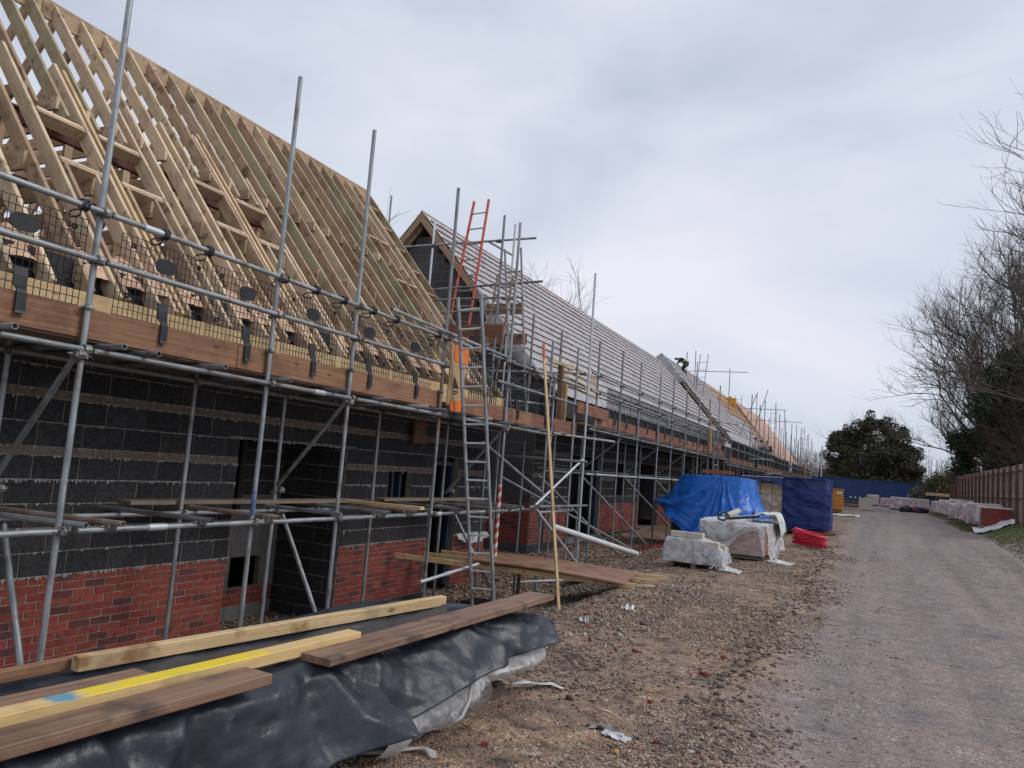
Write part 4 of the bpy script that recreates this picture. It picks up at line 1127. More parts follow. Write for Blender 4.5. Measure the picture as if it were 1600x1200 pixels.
for y, xe in ((2.1, -5.3), (3.1, -5.33), (3.95, -5.3), (4.27, -5.3), (5.18, -5.3), (6.04, -5.3), (7.15, -5.4), (7.92, -5.3), (8.02, -5.33), (8.6, -5.3), (9.15, -5.45), (9.9, -5.35), (10.9, -5.3), (11.7, -5.3), (12.2, -5.4)):
    tube('transom', (xe, y, 1.015), (-6.74, y + random.uniform(-.25, .1), 1.015), random.choice([None, tube_rust, None]), s1)
    coupler(s1, (XL - .05, y, .985))
blue_band = mat('blue_tube_paint', (0.05, 0.10, 0.24), (0.20, 0.25, 0.32), rough=0.5, scale=14)
tube('paint_band', (XO, 5.87, 1.02), (XO, 5.87, 1.26), blue_band, s1, r=.0249, n=12)
tube('paint_band', (XO, 3.87, .93), (XO, 3.87, .99), red_paint, s1, r=.0249, n=12)
tube('paint_band', (XO, 9.28, 2.0), (XO, 9.28, 2.9), tube_rust, s1, r=.0249, n=12)
# one short board left on the low lift
beam('scaffold_board', (-6.62, 5.3, 1.06), (-6.45, 8.9, 1.06), .225, .038, board_grey, s1)
beam('scaffold_board', (-6.6, 9.6, 1.06), (-6.45, 12.6, 1.06), .225, .038, board_grey, s1)
beam('scaffold_board', (-5.30, 8.72, 1.06), (-6.5, 8.6, 1.06), .12, .04, timber_y, s1)
# cross braces
for y in (3.80, 7.12, 11.3):
    tube('brace', (-5.45, y, 2.30), (-6.52, y + .12, 1.16), None, s1)
    tube('brace', (-6.45, y + .26, .92), (-5.45, y - .02, -.30), None, s1)
    coupler(s1, (-6.47, y + .15, 1.2)); coupler(s1, (-5.47, y, 2.28))
tube('brace', (-6.3, 12.2, 2.1), (-5.6, 13.6, 1.2), None, s1); 
deck(s1, [.9, 4.8, 8.7, 12.6, 14.9], 2.43)
toe(s1, [.6, 3.1, 5.48, 9.30], -5.555, 2.545)
toe(s1, [9.9, 11.4, 12.6, 14.9], -5.555, 2.545)
for y in (3.87, 5.87, 7.2, 9.28):
    link('toe_clip', coupler_mesh(), Matrix.Translation((-5.53, y, 2.66)) @ Matrix.Scale(.8, 4), s1)

# loading bay tubes between houses one and two
s2 = thing('scaffold', 'tall cluster of tubes forming the loading tower between the open-rafter house and battened roof', 'scaffold', (-6.5, 14, -.3))
for x, y, top, m in ((-6.5, 12.78, 6.46, None), (-7.0, 14.3, 6.81, tube_light), (-9.14, 14.5, 7.1, tube_light), (-7.9, 12.9, 4.6, None), (-5.5, 15.35, 3.2, None), (-6.5, 14.5, 4.9, None), (-7.0, 13.3, 4.5, None), (-10.4, 14.5, 7.8, None), (-6.0, 14.9, 4.6, None)):
    standard(s2, x, y, top, m)
for p0, p1 in (((-10.4, 14.42, 6.50), (-6.55, 14.42, 6.52)), ((-8.6, 13.32, 5.18), (-5.85, 13.32, 5.28)), ((-9.0, 13.0, 4.88), (-6.5, 13.0, 4.9)), ((-9.0, 13.05, 4.62), (-6.12, 13.05, 4.68)), ((-9.0, 13.1, 4.2), (-6.2, 13.1, 4.2)),
               ((-7.75, 14.9, 3.73), (-5.45, 14.9, 3.72)), ((-7.8, 14.92, 3.33), (-6.0, 14.92, 3.33)), ((-5.4, 13.3, 2.36), (-4.9, 15.5, 2.36)), ((-5.35, 12.3, 1.02), (-5.35, 15.3, 1.0)), ((-5.3, 12.6, .92), (-5.5, 15.0, .9)),
               ((-6.6, 13.6, 1.9), (-4.9, 13.9, 1.88)), ((-5.35, 12.58, 1.04), (-5.3, 14.73, 1.93)), ((-5.35, 12.58, 1.0), (-4.95, 14.0, -.1)), ((-6.4, 13.2, 1.5), (-4.9, 17.9, -.1)), ((-6.4, 15.1, 1.55), (-5.1, 17.0, -.1)),
               ((-7.4, 13.0, 3.0), (-6.0, 14.6, 3.0)), ((-7.7, 14.42, 6.52), (-7.35, 15.0, 6.35))):
    tube('ledger', p0, p1, tube_light if p0[2] in (3.73, ) or p0[1] in (12.58, ) else None, s2)
for p in ((-7.46, 14.42, 6.5), (-6.5, 13.3, 5.22), (-6.5, 13.0, 4.88), (-9.14, 14.45, 6.5), (-5.5, 14.9, 3.7), (-7.0, 14.3, 5.2), (-5.35, 12.6, 1.03)):
    coupler(s2, p)
deck(s2, [12.7, 14.4], 4.05, x0=-9.2, n=7, m=board)
for z in (4.2,):
    beam('toe_board', (-8.9, 12.7, z), (-6.3, 12.7, z), .038, .225, board, s2); beam('toe_board', (-7.6, 14.42, 5.0), (-6.75, 14.42, 5.0), .038, .225, board, s2)
beam('toe_board', (-7.7, 14.43, 4.35), (-6.6, 14.43, 4.35), .038, .225, board, s2)
beam('toe_board', (-5.42, 14.55, 2.98), (-5.42, 16.55, 2.98), .038, .235, board, s2, bev=.004)
beam('timber_post', (-5.85, 14.75, 2.5), (-5.9, 14.72, 3.85), .1, .1, board, s2)
beam('timber_post', (-6.0, 15.3, 2.5), (-6.0, 15.3, 3.6), .08, .1, ply, s2)
beam('timber_head', (-5.95, 14.2, 3.88), (-5.85, 15.3, 3.86), .09, .07, timber, s2)
b = MB(); b.box(-6.75, -6.7, 10.6, 10.95, 1.95, 2.32); b.obj('hanging_board', board, s2)

# scaffold to house two
s3 = thing('scaffold', 'tube scaffold with pale toe boards below the grey battened roof', 'scaffold', (-6, 24, 0))
sy2 = [15.95, 17.7, 19.33, 21.4, 23.03, 24.9, 26.95, 28.8, 30.72, 32.4]
tp2 = [4.58, 4.66, 4.61, 4.66, 4.70, 4.65, 4.44, 4.70, 5.46, 3.6]
for y, t in zip(sy2, tp2):
    so = standard(s3, XO, y, t, n=10)
    for z in (1.65, 2.60, 3.42, 3.80): coupler(so, (XO, y, z))
for y in sy2:
    standard(s3, XI, y + .1, 2.7, n=8)
for z in (1.65, 2.60, 3.42, 3.80):
    for a, c in ((15.4, 21.0), (21.01, 27.2), (27.21, 33.0)):
        tube('ledger', (XL, a, z), (XL, c, z), tube_light if z == 1.65 else None, s3, n=10)
for z in (1.65, 2.60):
    tube('ledger', (XI + .05, 15.4, z), (XI + .05, 33, z), None, s3, n=8)
for k in range(17):
    y = 15.9 + k * 1.05
    tube('transom', (-5.3, y, 2.655), (-6.75, y, 2.655), None, s3, n=8)
    if k % 2 == 0: tube('transom', (-5.3, y, 1.705), (-6.75, y, 1.705), None, s3, n=8)
for k, y in enumerate(sy2[:-1]):
    if k % 2 == 1:
        tube('brace', (-5.45, y + .1, 2.55), (-6.45, y + .2, 1.75), None, s3, n=8)
        tube('brace', (-6.42, y + .1, 1.6), (-5.1, y + 1.6, 0.0), None, s3, n=8)
deck(s3, [15.2, 19.1, 23.0, 26.9, 30.8, 33.0], 2.71)
toe(s3, [16.0, 17.2, 19.3, 21.4, 24.9, 28.8, 32.6], -5.555, 2.845, m=board)
toe(s3, [30.2, 31.6], -5.53, 3.1, m=board)

# scaffold to houses three and four
s4 = thing('scaffold', 'scaffold with ladder bay in front of the house the worker is on', 'scaffold', (-6, 48, .3))
tall = {39.5: 6.14, 42.65: 5.94, 44.66: 6.39, 46.7: 5.58, 49.84: 6.82, 52.24: 6.36, 56.26: 6.43, 60.67: 6.42}
ys = [33.9, 35.85, 37.7, 39.5, 41.0, 42.65, 44.66, 46.7, 48.3, 49.84, 52.24, 54.2, 56.26, 58.4, 60.67]
for y in ys:
    standard(s4, XO, y, tall.get(y, 3.58), n=8); standard(s4, XI, y + .1, 2.6, n=6)
    tube('transom', (-5.25, y + .6, 2.5), (-6.7, y + .6, 2.5), None, s4, n=6)
for z in (1.5, 2.42, 3.15, 3.5):
    tube('ledger', (XL, 32.6, z), (XL, 47, z), None, s4, n=8); tube('ledger', (XL, 46.4, z + .03), (XL, 61.8, z + .03), None, s4, n=8)
for k, y in enumerate(ys):
    if k % 2 == 0:
        tube('brace', (-5.45, y, 2.4), (-6.45, y + .1, 1.6), None, s4, n=6)
        tube('brace', (-6.4, y, 1.45), (-5.3, y + 1.4, .2), None, s4, n=6)
deck(s4, [32.9, 40, 47, 54, 61.5], 2.53)
toe(s4, [33.9, 35.85, 37.7, 39.5, 41.6], -5.555, 2.67, m=board)
toe(s4, [42.65, 46.7, 49.84, 54.2, 58.4, 61.6], -5.555, 2.67, m=board, jz=.02)
for (p0, p1) in (((-12.2, 50, 8.76), (-7.3, 50, 8.72)), ((-8.4, 50, 5.0), (-8.4, 50, 8.95)), ((-5.5, 30.2, 4.0), (-5.2, 33.5, 4.15)), ((-9.7, 43.4, 7.0), (-9.72, 43.4, 8.92)), ((-9.1, 42.8, 5.6), (-9.1, 42.8, 8.9)), ((-8.9, 42.4, 5.6), (-8.9, 42.4, 8.2)),
                 ((-7.0, 45.9, 4.5), (-6.2, 46.5, 7.0)), ((-5.4, 38.5, 2.9), (-4.7, 42.0, 3.05)), ((-5.5, 45.7, 2.3), (-4.8, 48, 2.5))):
    tube('ledger', p0, p1, None, s4, n=8)
s5 = thing('scaffold', 'scaffold of many tall tubes at the far end of the terrace by the salmon roof', 'scaffold', (-6, 72, .4))
for k, (y, t) in enumerate(((62.6, 4.2), (64.56, 6.6), (66.7, 5.4), (68.92, 6.73), (70.6, 6.0), (72.4, 6.9), (74.2, 5.2), (75.9, 6.6), (77.6, 6.8), (79.3, 5.0), (81, 6.6), (83, 6.4))):
    standard(s5, XO, y, t, n=6); standard(s5, XI, y + .1, 3.0 if k % 2 else 6.2, n=6)
for z in (1.5, 2.45, 3.2, 3.55):
    tube('ledger', (XL, 61.9, z), (XL, 84, z), None, s5, n=6)
for (p0, p1) in (((-10.2, 61.2, 7.5), (-6.0, 61.2, 7.45)), ((-6.1, 61.2, 4.0), (-6.1, 61.2, 7.5)), ((-9, 63.5, 6.8), (-5, 63.5, 6.75)), ((-7.4, 53.5, 4.8), (-6.5, 54, 8.1)), ((-6.8, 76, 4.2), (-6.0, 79, 7.6)), ((-8.2, 61.5, 4.5), (-8.2, 61.5, 8.8))):
    tube('ledger', p0, p1, None, s5, n=6)
deck(s5, [61.9, 70, 78, 84], 2.55, n=5)
toe(s5, [62, 66, 70, 74, 78, 83], -5.555, 2.69, m=board)

# ------------------------------------------------------------------ brick guards (black plastic mesh panels)
def guard_root(name, y, z, x, label, w=.94, h=.84, fine=True, first=[None]):
    pass
def make_guard(w, h, nx, nz, wire):
    """returns list of (name, mesh, local matrix)"""
    parts = []
    b = MB()
    for i in range(nx + 1):
        y = -w / 2 + w * i / nx
        b.tube((0, y, 0), (0, y, h), wire, n=3, cap=False)
    for k in range(nz + 1):
        z = h * k / nz
        b.tube((.004, -w / 2, z), (.004, w / 2, z), wire, n=3, cap=False)
    parts.append(('wire_mesh', b.mesh('wire_mesh', plastic_b)))
    # oval plate
    b = MB(); n = 20; vs = []
    for x in (-.006, .008):
        for i in range(n):
            a = 2 * math.pi * i / n; c, q = math.cos(a), math.sin(a)
            vs.append((x, .105 * (abs(c) ** .7) * (1 if c > 0 else -1), h * .79 + .066 * (abs(q) ** .8) * (1 if q > 0 else -1)))
    b.add(vs, [(i, (i + 1) % n, n + (i + 1) % n, n + i) for i in range(n)] + [tuple(range(n))[::-1], tuple(range(n, 2 * n))])
    parts.append(('oval_plate', b.mesh('oval_plate', plastic_b)))
    # strap clipping over the toe board (S-shaped flat strap)
    b = MB()
    prof = [(.008, .20), (.012, .27), (.03, .23), (.045, .12), (.062, .06), (.066, -.06), (.07, -.10), (.085, -.115)]
    prof = [(.004, .285), (.02, .30), (.030, .24), (.034, .17), (.062, .135), (.074, .11), (.076, -.02), (.082, -.038), (.094, -.042)]
    for sgn in (1,):
        vs = []
        for (x, z) in prof:
            wd = .050 if z > .15 else .036
            for y in (-wd, wd): vs += [(x, y, z), (x + .012, y, z)]
        fs = []
        for i in range(len(prof) - 1):
            o = i * 4
            fs += [(o, o + 2, o + 6, o + 4), (o + 1, o + 5, o + 7, o + 3), (o, o + 4, o + 5, o + 1), (o + 2, o + 3, o + 7, o + 6)]
        e_ = (len(prof) - 1) * 4
        fs += [(0, 1, 3, 2), (e_, e_ + 2, e_ + 3, e_ + 1)]
        b.add(vs, fs)
    parts.append(('toe_board_clip', b.mesh('toe_board_clip', plastic_b)))
    # eyelets
    eb = MB(); nn = 10
    eb.path([(0.004, .017 * math.cos(2 * math.pi * i / nn), .017 * math.sin(2 * math.pi * i / nn)) for i in range(nn)], .009, 5, closed=True)
    em = eb.mesh('eyelet', plastic_b)
    hb_ = MB()
    hb_.path([(.04 * math.cos(2 * math.pi * i / 12), 0, .04 * math.sin(2 * math.pi * i / 12)) for i in range(12)], .010, 6, closed=True)
    hb_.path([(.04 * math.cos(2 * math.pi * i / 12), .035, .04 * math.sin(2 * math.pi * i / 12)) for i in range(12)], .010, 6, closed=True)
    hb_.path([(-.10 + .075 * math.cos(2 * math.pi * i / 12), .018, -.055 + .03 * math.sin(2 * math.pi * i / 12)) for i in range(12)], .007, 6, closed=True)
    hm = hb_.mesh('hook', plastic_b)
    return parts, em, hm
g_near = make_guard(.94, .80, 19, 13, .0040)
g_mid = make_guard(.94, .80, 12, 7, .008)
g_far = make_guard(.94, .80, 7, 4, .012)
def place_guard(y, z, g, label, group, x=-5.585, tilt=0.0, extras=True, sy=1.0):
    root = link('brick_guard', None, Matrix.Translation((x, y, z)) @ Matrix.Rotation(tilt, 4, 'X') @ Matrix.Scale(sy, 4, (0, 1, 0)))
    tag(root, label, 'mesh guard', group)
    parts, em, hm = g
    for nm, me in parts: link(nm, me, WM[root.name], root)
    if extras:
        for yy in (-.36, .36):
            for zz in (.30, .72): link('eyelet', em, WM[root.name] @ Matrix.Translation((.006, yy, zz)), root)
        for yy in (.30,) if random.random() < .7 else (-.2, .3):
            link('hook', hm, WM[root.name] @ Matrix.Translation((.155, yy, .862)), root)
    return root
G1 = 'black mesh brick guards along the open-rafter house'
gl = ['black mesh brick guard beside the first tall tube, widest seen panel',
      'black mesh brick guard just past the first tall tube',
      'black mesh brick guard ending at the second tall tube',
      'black mesh brick guard between the second and third tall tubes',
      'black mesh brick guard just past the third tall tube',
      'black mesh brick guard next to the orange-marked plywood sheet']
for k, (y, sy) in enumerate(((3.37, 1.03), (4.60, .96), (5.585, 1.0), (6.57, .96), (7.62, 1.0), (8.68, 1.0))):
    place_guard(y, 2.55, g_near, gl[k], G1, sy=sy, tilt=random.uniform(-.01, .01), x=-5.60)
place_guard(2.2, 2.55, g_near, 'black mesh brick guard before the first tall tube, mostly cut off', G1, x=-5.60)
for k, (y, l) in enumerate(((10.75, 'black mesh brick guard just past the silver ladder'), (11.95, 'black mesh brick guard second along from the silver ladder'), (13.2, 'black mesh brick guard in front of the dark gap between houses'))):
    place_guard(y, 2.55, g_mid, l, 'black mesh brick guards by the loading tower', x=-5.60)
k = 0; y = 17.4
ords = ['first', 'second', 'third', 'fourth', 'fifth', 'sixth', 'seventh', 'eighth', 'ninth', 'tenth', 'eleventh', 'twelfth', 'thirteenth', 'fourteenth', 'fifteenth', 'sixteenth', 'seventeenth']
while y < 32.5:
    place_guard(y, 2.86, g_mid if y < 23 else g_far, ords[k] + ' black mesh guard under the grey battened roof, counted from the loading tower', 'black mesh guards under the battened roof', extras=False)
    y += .98; k += 1
k = 0; y = 34.4
dark_net = mat('black_debris_net', (0.012, 0.013, 0.017), (0.02, 0.021, 0.026), rough=0.9)
def net_panel(y0, y1, z, label, x=-5.60):
    b = MB(); n = int((y1 - y0) / .11)
    for i in range(n + 1):
        b.box(x - .003, x + .003, y0 + i * .11, y0 + i * .11 + .07, z, z + .80)
    for q in range(3): b.box(x - .006, x + .006, y0, y1, z + .38 * q, z + .38 * q + .04)
    return tag(b.obj('brick_guard', dark_net), label, 'mesh guard', 'dark guards on the far scaffold')
while y < 60.5:
    net_panel(y, y + 2.1, 2.72, ords[k] + ' dark brick guard panel along the walkway from the ladder bay'); y += 2.2; k += 1
y = 63; k = 0
while y < 82:
    net_panel(y, y + 2.6, 2.74, ords[k] + ' dark brick guard panel below the salmon roof, counted from the nearer end'); y += 2.8; k += 1

# ================================================================== ladders
def ladder(name, label, bl, br, tl, tr, ms, mr, pitch=.25, w=.065, t=.028, group=None, round_=False):
    bl, br, tl, tr = map(Vector, (bl, br, tl, tr))
    root = thing(name, label, 'ladder', (bl + br) / 2, group)
    out = (tl - bl).cross(tr - tl).normalized()
    for a, c in ((bl, tl), (br, tr)):
        if round_: tube('stile', a, c, ms, root, r=.022, n=8)
        else: beam('stile', a, c, t, w, ms, root, up=out, bev=.004)
    L = (tl - bl).length; n = int(L / pitch)
    for i in range(n):
        u = (i + .6) * pitch / L
        if u > .99: break
        tube('rung', bl.lerp(tl, u), br.lerp(tr, u), mr, root, r=.015, n=7)
    return root
zb_ = zat(-5.1, 10.4)
ladder('ladder', 'silver aluminium ladder leaning on the scaffold beside the plywood sheet', (-5.26, 10.34, zb_), (-4.97, 10.48, zb_), (-5.31, 9.2, 3.99), (-4.95, 9.2, 4.02), tube_m, tube_light, pitch=.27)
ladder('ladder', 'red ladder rising above the gable between the two houses', (-8.32, 14.0, 4.1), (-7.80, 14.0, 4.1), (-7.88, 14.0, 7.28), (-7.53, 14.0, 7.30), red_paint, tube_m, pitch=.34, w=.075)
ladder('ladder', 'narrow grey ladder among the tall loading tower tubes', (-5.9, 12.5, 2.48), (-5.6, 12.5, 2.48), (-6.30, 12.5, 5.70), (-5.97, 12.5, 5.71), tube_m, tube_m, pitch=.5, w=.04)
ladder('ladder', 'short ladder with rusty red stile tops leaning in the loading tower', (-6.95, 13.0, 2.5), (-6.6, 13.0, 2.5), (-6.66, 13.0, 5.37), (-6.33, 13.0, 5.33), tube_rust, tube_m, pitch=.4, w=.045)
ladder('ladder', 'pale ladder standing against the sky beside the roof worker', (-9.15, 43, 5.5), (-8.72, 43, 5.5), (-8.87, 43, 8.74), (-8.44, 43, 8.74), tube_m, tube_m, pitch=.42)
ladder('ladder', 'pale ladder standing above the salmon roof', (-9.5, 58.5, 5.5), (-9.0, 58.5, 5.5), (-9.37, 58.5, 8.2), (-8.87, 58.5, 8.2), tube_m, tube_m, pitch=.42)
ladder('ladder', 'pale ladder rising from the far scaffold walkway', (-8.0, 69, 3.0), (-7.5, 69, 3.0), (-8.0, 69, 8.3), (-7.5, 69, 8.3), tube_m, tube_m, pitch=.42)
ladder('ladder', 'thin ladder far along the terrace near the last tubes', (-6.1, 77, 2.6), (-5.6, 77, 2.6), (-6.1, 77, 6.5), (-5.6, 77, 6.5), tube_m, tube_m, pitch=.42)
ladder('ladder', 'ladder up to the walkway beside the yellow taped post', (-5.05, 28.3, zat(-5.05, 28.3)), (-5.05, 29.3, zat(-5.05, 29.3)), (-5.3, 28.5, 3.6), (-5.3, 29.3, 3.68), tube_m, tube_m, pitch=.4)
# plywood sheet with orange marks, standing on the scaffold edge
g = thing('plywood_sheet', 'plywood sheet with orange plates standing at the scaffold edge', 'plywood sheet', (-5.42, 9.5, 2.45))
b = MB(); b.box(-5.44, -5.42, 9.34, 9.78, 2.48, 3.34); b.obj('sheet', ply, g)
b = MB(); b.box(-5.418, -5.412, 9.30, 9.80, 2.30, 2.46); b.obj('dark_strip', plastic_b, g)
def round_plate(x, y0, y1, z0, z1, r=.04):
    b = MB(); pr = []
    for (cy, cz, a0) in ((y1 - r, z1 - r, 0), (y0 + r, z1 - r, 90), (y0 + r, z0 + r, 180), (y1 - r, z0 + r, 270)):
        for k in range(4): a = R(a0 + k * 30); pr.append((cy + r * math.cos(a), cz + r * math.sin(a)))
    n = len(pr)
    b.add([(x, y, z) for y, z in pr] + [(x + .006, y, z) for y, z in pr], [tuple(range(n))[::-1], tuple(range(n, 2 * n))] + [(i, (i + 1) % n, n + (i + 1) % n, n + i) for i in range(n)])
    return b
round_plate(-5.408, 9.40, 9.72, 2.40, 2.56).obj('orange_plate', orange_m, g)
round_plate(-5.418, 9.42, 9.84, 3.12, 3.36, .06).obj('orange_plate', orange_m, g)
b = MB(); b.add([(-5.415, 9.46, 2.74), (-5.415, 9.62, 2.74), (-5.415, 9.48, 2.90), (-5.411, 9.46, 2.74), (-5.411, 9.62, 2.74), (-5.411, 9.48, 2.90)], [(0, 2, 1), (3, 4, 5), (0, 1, 4, 3), (1, 2, 5, 4), (2, 0, 3, 5)])
b.box(-5.416, -5.412, 9.47, 9.62, 2.685, 2.70); b.box(-5.416, -5.412, 9.47, 9.58, 2.655, 2.668)
b.obj('black_mark', plastic_b, g)

# red and white taped pole
rw = thing('tape_sleeve', 'red and white spiral-striped sleeve round the upright beside the silver ladder', 'sleeve', (-5.5, 11.42, .1))
tube('white_sleeve', (-5.5, 11.42, .12), (-5.5, 11.42, 1.38), white_m, rw, r=.031, n=14)
b = MB()
n = 110; vs = []
for i in range(n + 1):
    a = i / n * 2 * math.pi * 7; z = .14 + 1.14 * i / n
    for dz in (0, .085): vs.append((-5.5 + .0328 * math.cos(a), 11.42 + .0328 * math.sin(a), z + dz))
b.add(vs, [(2 * i, 2 * i + 2, 2 * i + 3, 2 * i + 1) for i in range(n)])
b.obj('red_stripe', red_paint, rw)

# leaning pine batten with red tip
bt = thing('pine_batten', 'long pale pine batten with a red tip leaning upright against the scaffold', 'batten', (-3.95, 10.6, -.1))
p0, p1 = Vector((-4.02, 10.6, zat(-4.02, 10.6))), Vector((-5.25, 12.2, 3.85))
beam('batten', p0, p0.lerp(p1, .93), .04, .05, timber_y, bt, bev=.003)
beam('red_tip', p0.lerp(p1, .93), p1, .04, .05, red_paint, bt, bev=.003)
# white drain pipe
tag(tube('drain_pipe', (-5.55, 13.9, .62), (-4.72, 17.1, zat(-4.72, 17.1) + .06), white_m, None, r=.055, n=16), 'white plastic drain pipe sloping down onto the rubble by the wall', 'pipe')
tag(tube('scaffold_tube', (-5.6, 12.3, -.3), (-4.6, 13.2, -.2), tube_light, None), 'loose grey tube lying in the pit beside the plywood ramp', 'tube')
# short pipe with collars at the low lift
t_ = thing('scaffold_tube', 'grey tube clamped low on the scaffold between upright and silver ladder', 'tube', (-5.4, 9.3, .1))
tube('tube', (-5.38, 8.95, .08), (-5.35, 10.55, .19), tube_light, t_, r=.0242); sleeve(t_, (-5.37, 9.6, .125), (-5.365, 9.72, .133))

# plywood ramp on joists
rp = thing('plywood_ramp', 'long brown plywood ramp sloping from the doorway onto the gravel', 'ramp', (-4.5, 11.6, -.2))
def lerp(a, b, u): return a + (b - a) * u
NL = (-5.62, 10.62, .20); FL = (-5.85, 11.85, .20); NR = (-3.30, 11.36, .05); FR = (-3.50, 12.85, .06)
U, V = np.meshgrid(np.linspace(0, 1, 24), np.linspace(0, 1, 6))
P = np.zeros(U.shape + (3,))
for k in range(3):
    P[..., k] = (NL[k] * (1 - U) + NR[k] * U) * (1 - V) + (FL[k] * (1 - U) + FR[k] * U) * V
P[..., 2] += .035 + .03 * np.sin(np.pi * U) + .05 * (U > .85) * (U - .85) * V
Pb = P.copy(); Pb[..., 2] -= .018
b = MB(); a_, c_ = U.shape
for Q, fl in ((P, 0), (Pb, 1)):
    base = len(b.v); b.v.extend([tuple(q) for q in Q.reshape(-1, 3)])
    for i in range(a_ - 1):
        for j in range(c_ - 1):
            f = (base + i * c_ + j, base + i * c_ + j + 1, base + (i + 1) * c_ + j + 1, base + (i + 1) * c_ + j)
            b.f.append(f if not fl else f[::-1])
N_ = a_ * c_
edge = [j for j in range(c_)] + [i * c_ + c_ - 1 for i in range(1, a_)] + [(a_ - 1) * c_ + j for j in range(c_ - 2, -1, -1)] + [i * c_ for i in range(a_ - 2, 0, -1)]
for i in range(len(edge)):
    p, q = edge[i], edge[(i + 1) % len(edge)]
    b.f.append((p, N_ + p, N_ + q, q))
ramp_m = mat('worn_brown_plywood', (0.24, 0.115, 0.072), (0.35, 0.19, 0.125), rough=0.5, scale=3, bump=0.15, c3=(0.13, 0.075, 0.055), s3=3.5, f3=(0.55, 0.72), world_pos=True, spec=.5)
b.obj('plywood_sheet', ramp_m, rp)
for k, (p0, p1) in enumerate((((-6.75, 10.42, .17), (-3.18, 11.65, .03)), ((-6.6, 11.1, .15), (-3.05, 12.3, .04)), ((-6.6, 11.6, .15), (-3.02, 12.85, .05)))):
    beam('joist', p0, p1, .05, .08, timber_y, rp, bev=.003)
tag(beam('timber_offcut', (-3.6, 11.45, .03), (-3.0, 11.95, .03), .09, .025, timber), 'short split timber offcut lying beside the ramp end', 'timber')
beam('prop', (-5.3, 12.0, -.6), (-5.3, 12.0, .15), .05, .05, board_grey, rp)
tag(tube('tube_upright', (-5.42, 12.1, -.62), (-5.42, 12.1, .1), tube_m), 'short upright tube under the plywood ramp', 'tube')
# black tray and concrete lumps in the pit
b = MB(); zt_ = zat(-4.7, 13.9)
b.box(-5.1, -4.2, 13.6, 14.2, zt_ + .01, zt_ + .04)
for q in ((-5.1, -4.2, 13.6, 13.64), (-5.1, -4.2, 14.16, 14.2), (-5.1, -5.06, 13.64, 14.16), (-4.24, -4.2, 13.64, 14.16)): b.box(q[0], q[1], q[2], q[3], zt_ + .04, zt_ + .12)
tag(b.obj('mixing_tray', plastic_b), 'shallow black plastic mortar tray on the rubble past the ramp', 'tray')
chunk('concrete_lump', -5.0, 10.9, (.45, .3, .12), mortar, 'buff lump of spilled concrete in the pit under the ramp', 'concrete', seed=12)
b = MB(); b.box(-5.9, -5.5, 11.1, 11.6, -.62, -.5); tag(b.obj('black_tub', plastic_b), 'low black tub in the pit below the plywood ramp', 'tub')
# gable plastic over pier
U, V = np.meshgrid(np.linspace(0, 1, 22), np.linspace(0, 1, 10))
P = np.stack([-6.80 + .035 * np.sin(U * 20) * V + .06 * V, 12.45 + U * 1.2, .40 - V * (.09 + .10 * np.sin(U * math.pi))], -1)
P[..., 2] += .01 * fbm(np.stack([U, V], -1), 6, 2, 4)
tag(link('plastic_cover', grid_mesh('plastic_cover', P, poly_milky)), 'white polythene draped over the brick pier behind the silver ladder', 'plastic sheet')
# red netting on ground by house two
red_net = mat('red_netting', (0.30, 0.03, 0.04), (0.38, 0.05, 0.06), rough=0.8)
b = MB()
for k in range(46):
    t = k / 45; x = -5.0 + t * 1.1 + random.uniform(-.1, .1); y = 19.0 + t * 2.2
    b.path([(x - .35 + i * .12, y + random.uniform(-.12, .12), zat(x - .35 + i * .12, y) + random.uniform(.01, .07)) for i in range(6)], .008, 4)
tag(b.obj('red_netting', red_net), 'heap of red barrier netting on the ground before the brick panel', 'netting')

# ================================================================== the tarpaulined timber pile
pl = thing('timber_pile', 'timber pack on bearers beneath the black tarpaulin', 'timber pack', (-2.9, 3.2, 0))
r3 = random.Random(5)
for k in range(5):
    y = .7 + k * 1.1
    beam('bearer', (-3.5, y, .045), (-2.6, y + .1, .045), .09, .09, board_grey, pl)
for lay in range(4):
    for c in range(6):
        x = -3.42 + c * .135; z = .145 + lay * .1
        beam('timber_length', (x, -.2 + r3.uniform(-.1, .1), z), (x + .03, 5.0 + r3.uniform(-.05, .15), z), .128, .09, random.choice([timber, timber_b]), pl)
# pallet lying under the near side
pt = thing('pallet', 'dark wooden pallet under the milky plastic at the pile end', 'pallet', (-2.6, 4.9, 0))
for k in range(3):
    beam('pallet_bearer', (-2.90 + .17 * k, 4.2, .04), (-2.84 + .18 * k, 5.45, .04), .06, .07, board_dark, pt)
for k in range(7):
    beam('pallet_board', (-2.95, 4.2 + .19 * k, .085), (-2.47, 4.24 + .19 * k, .085), .1, .018, board_dark, pt)

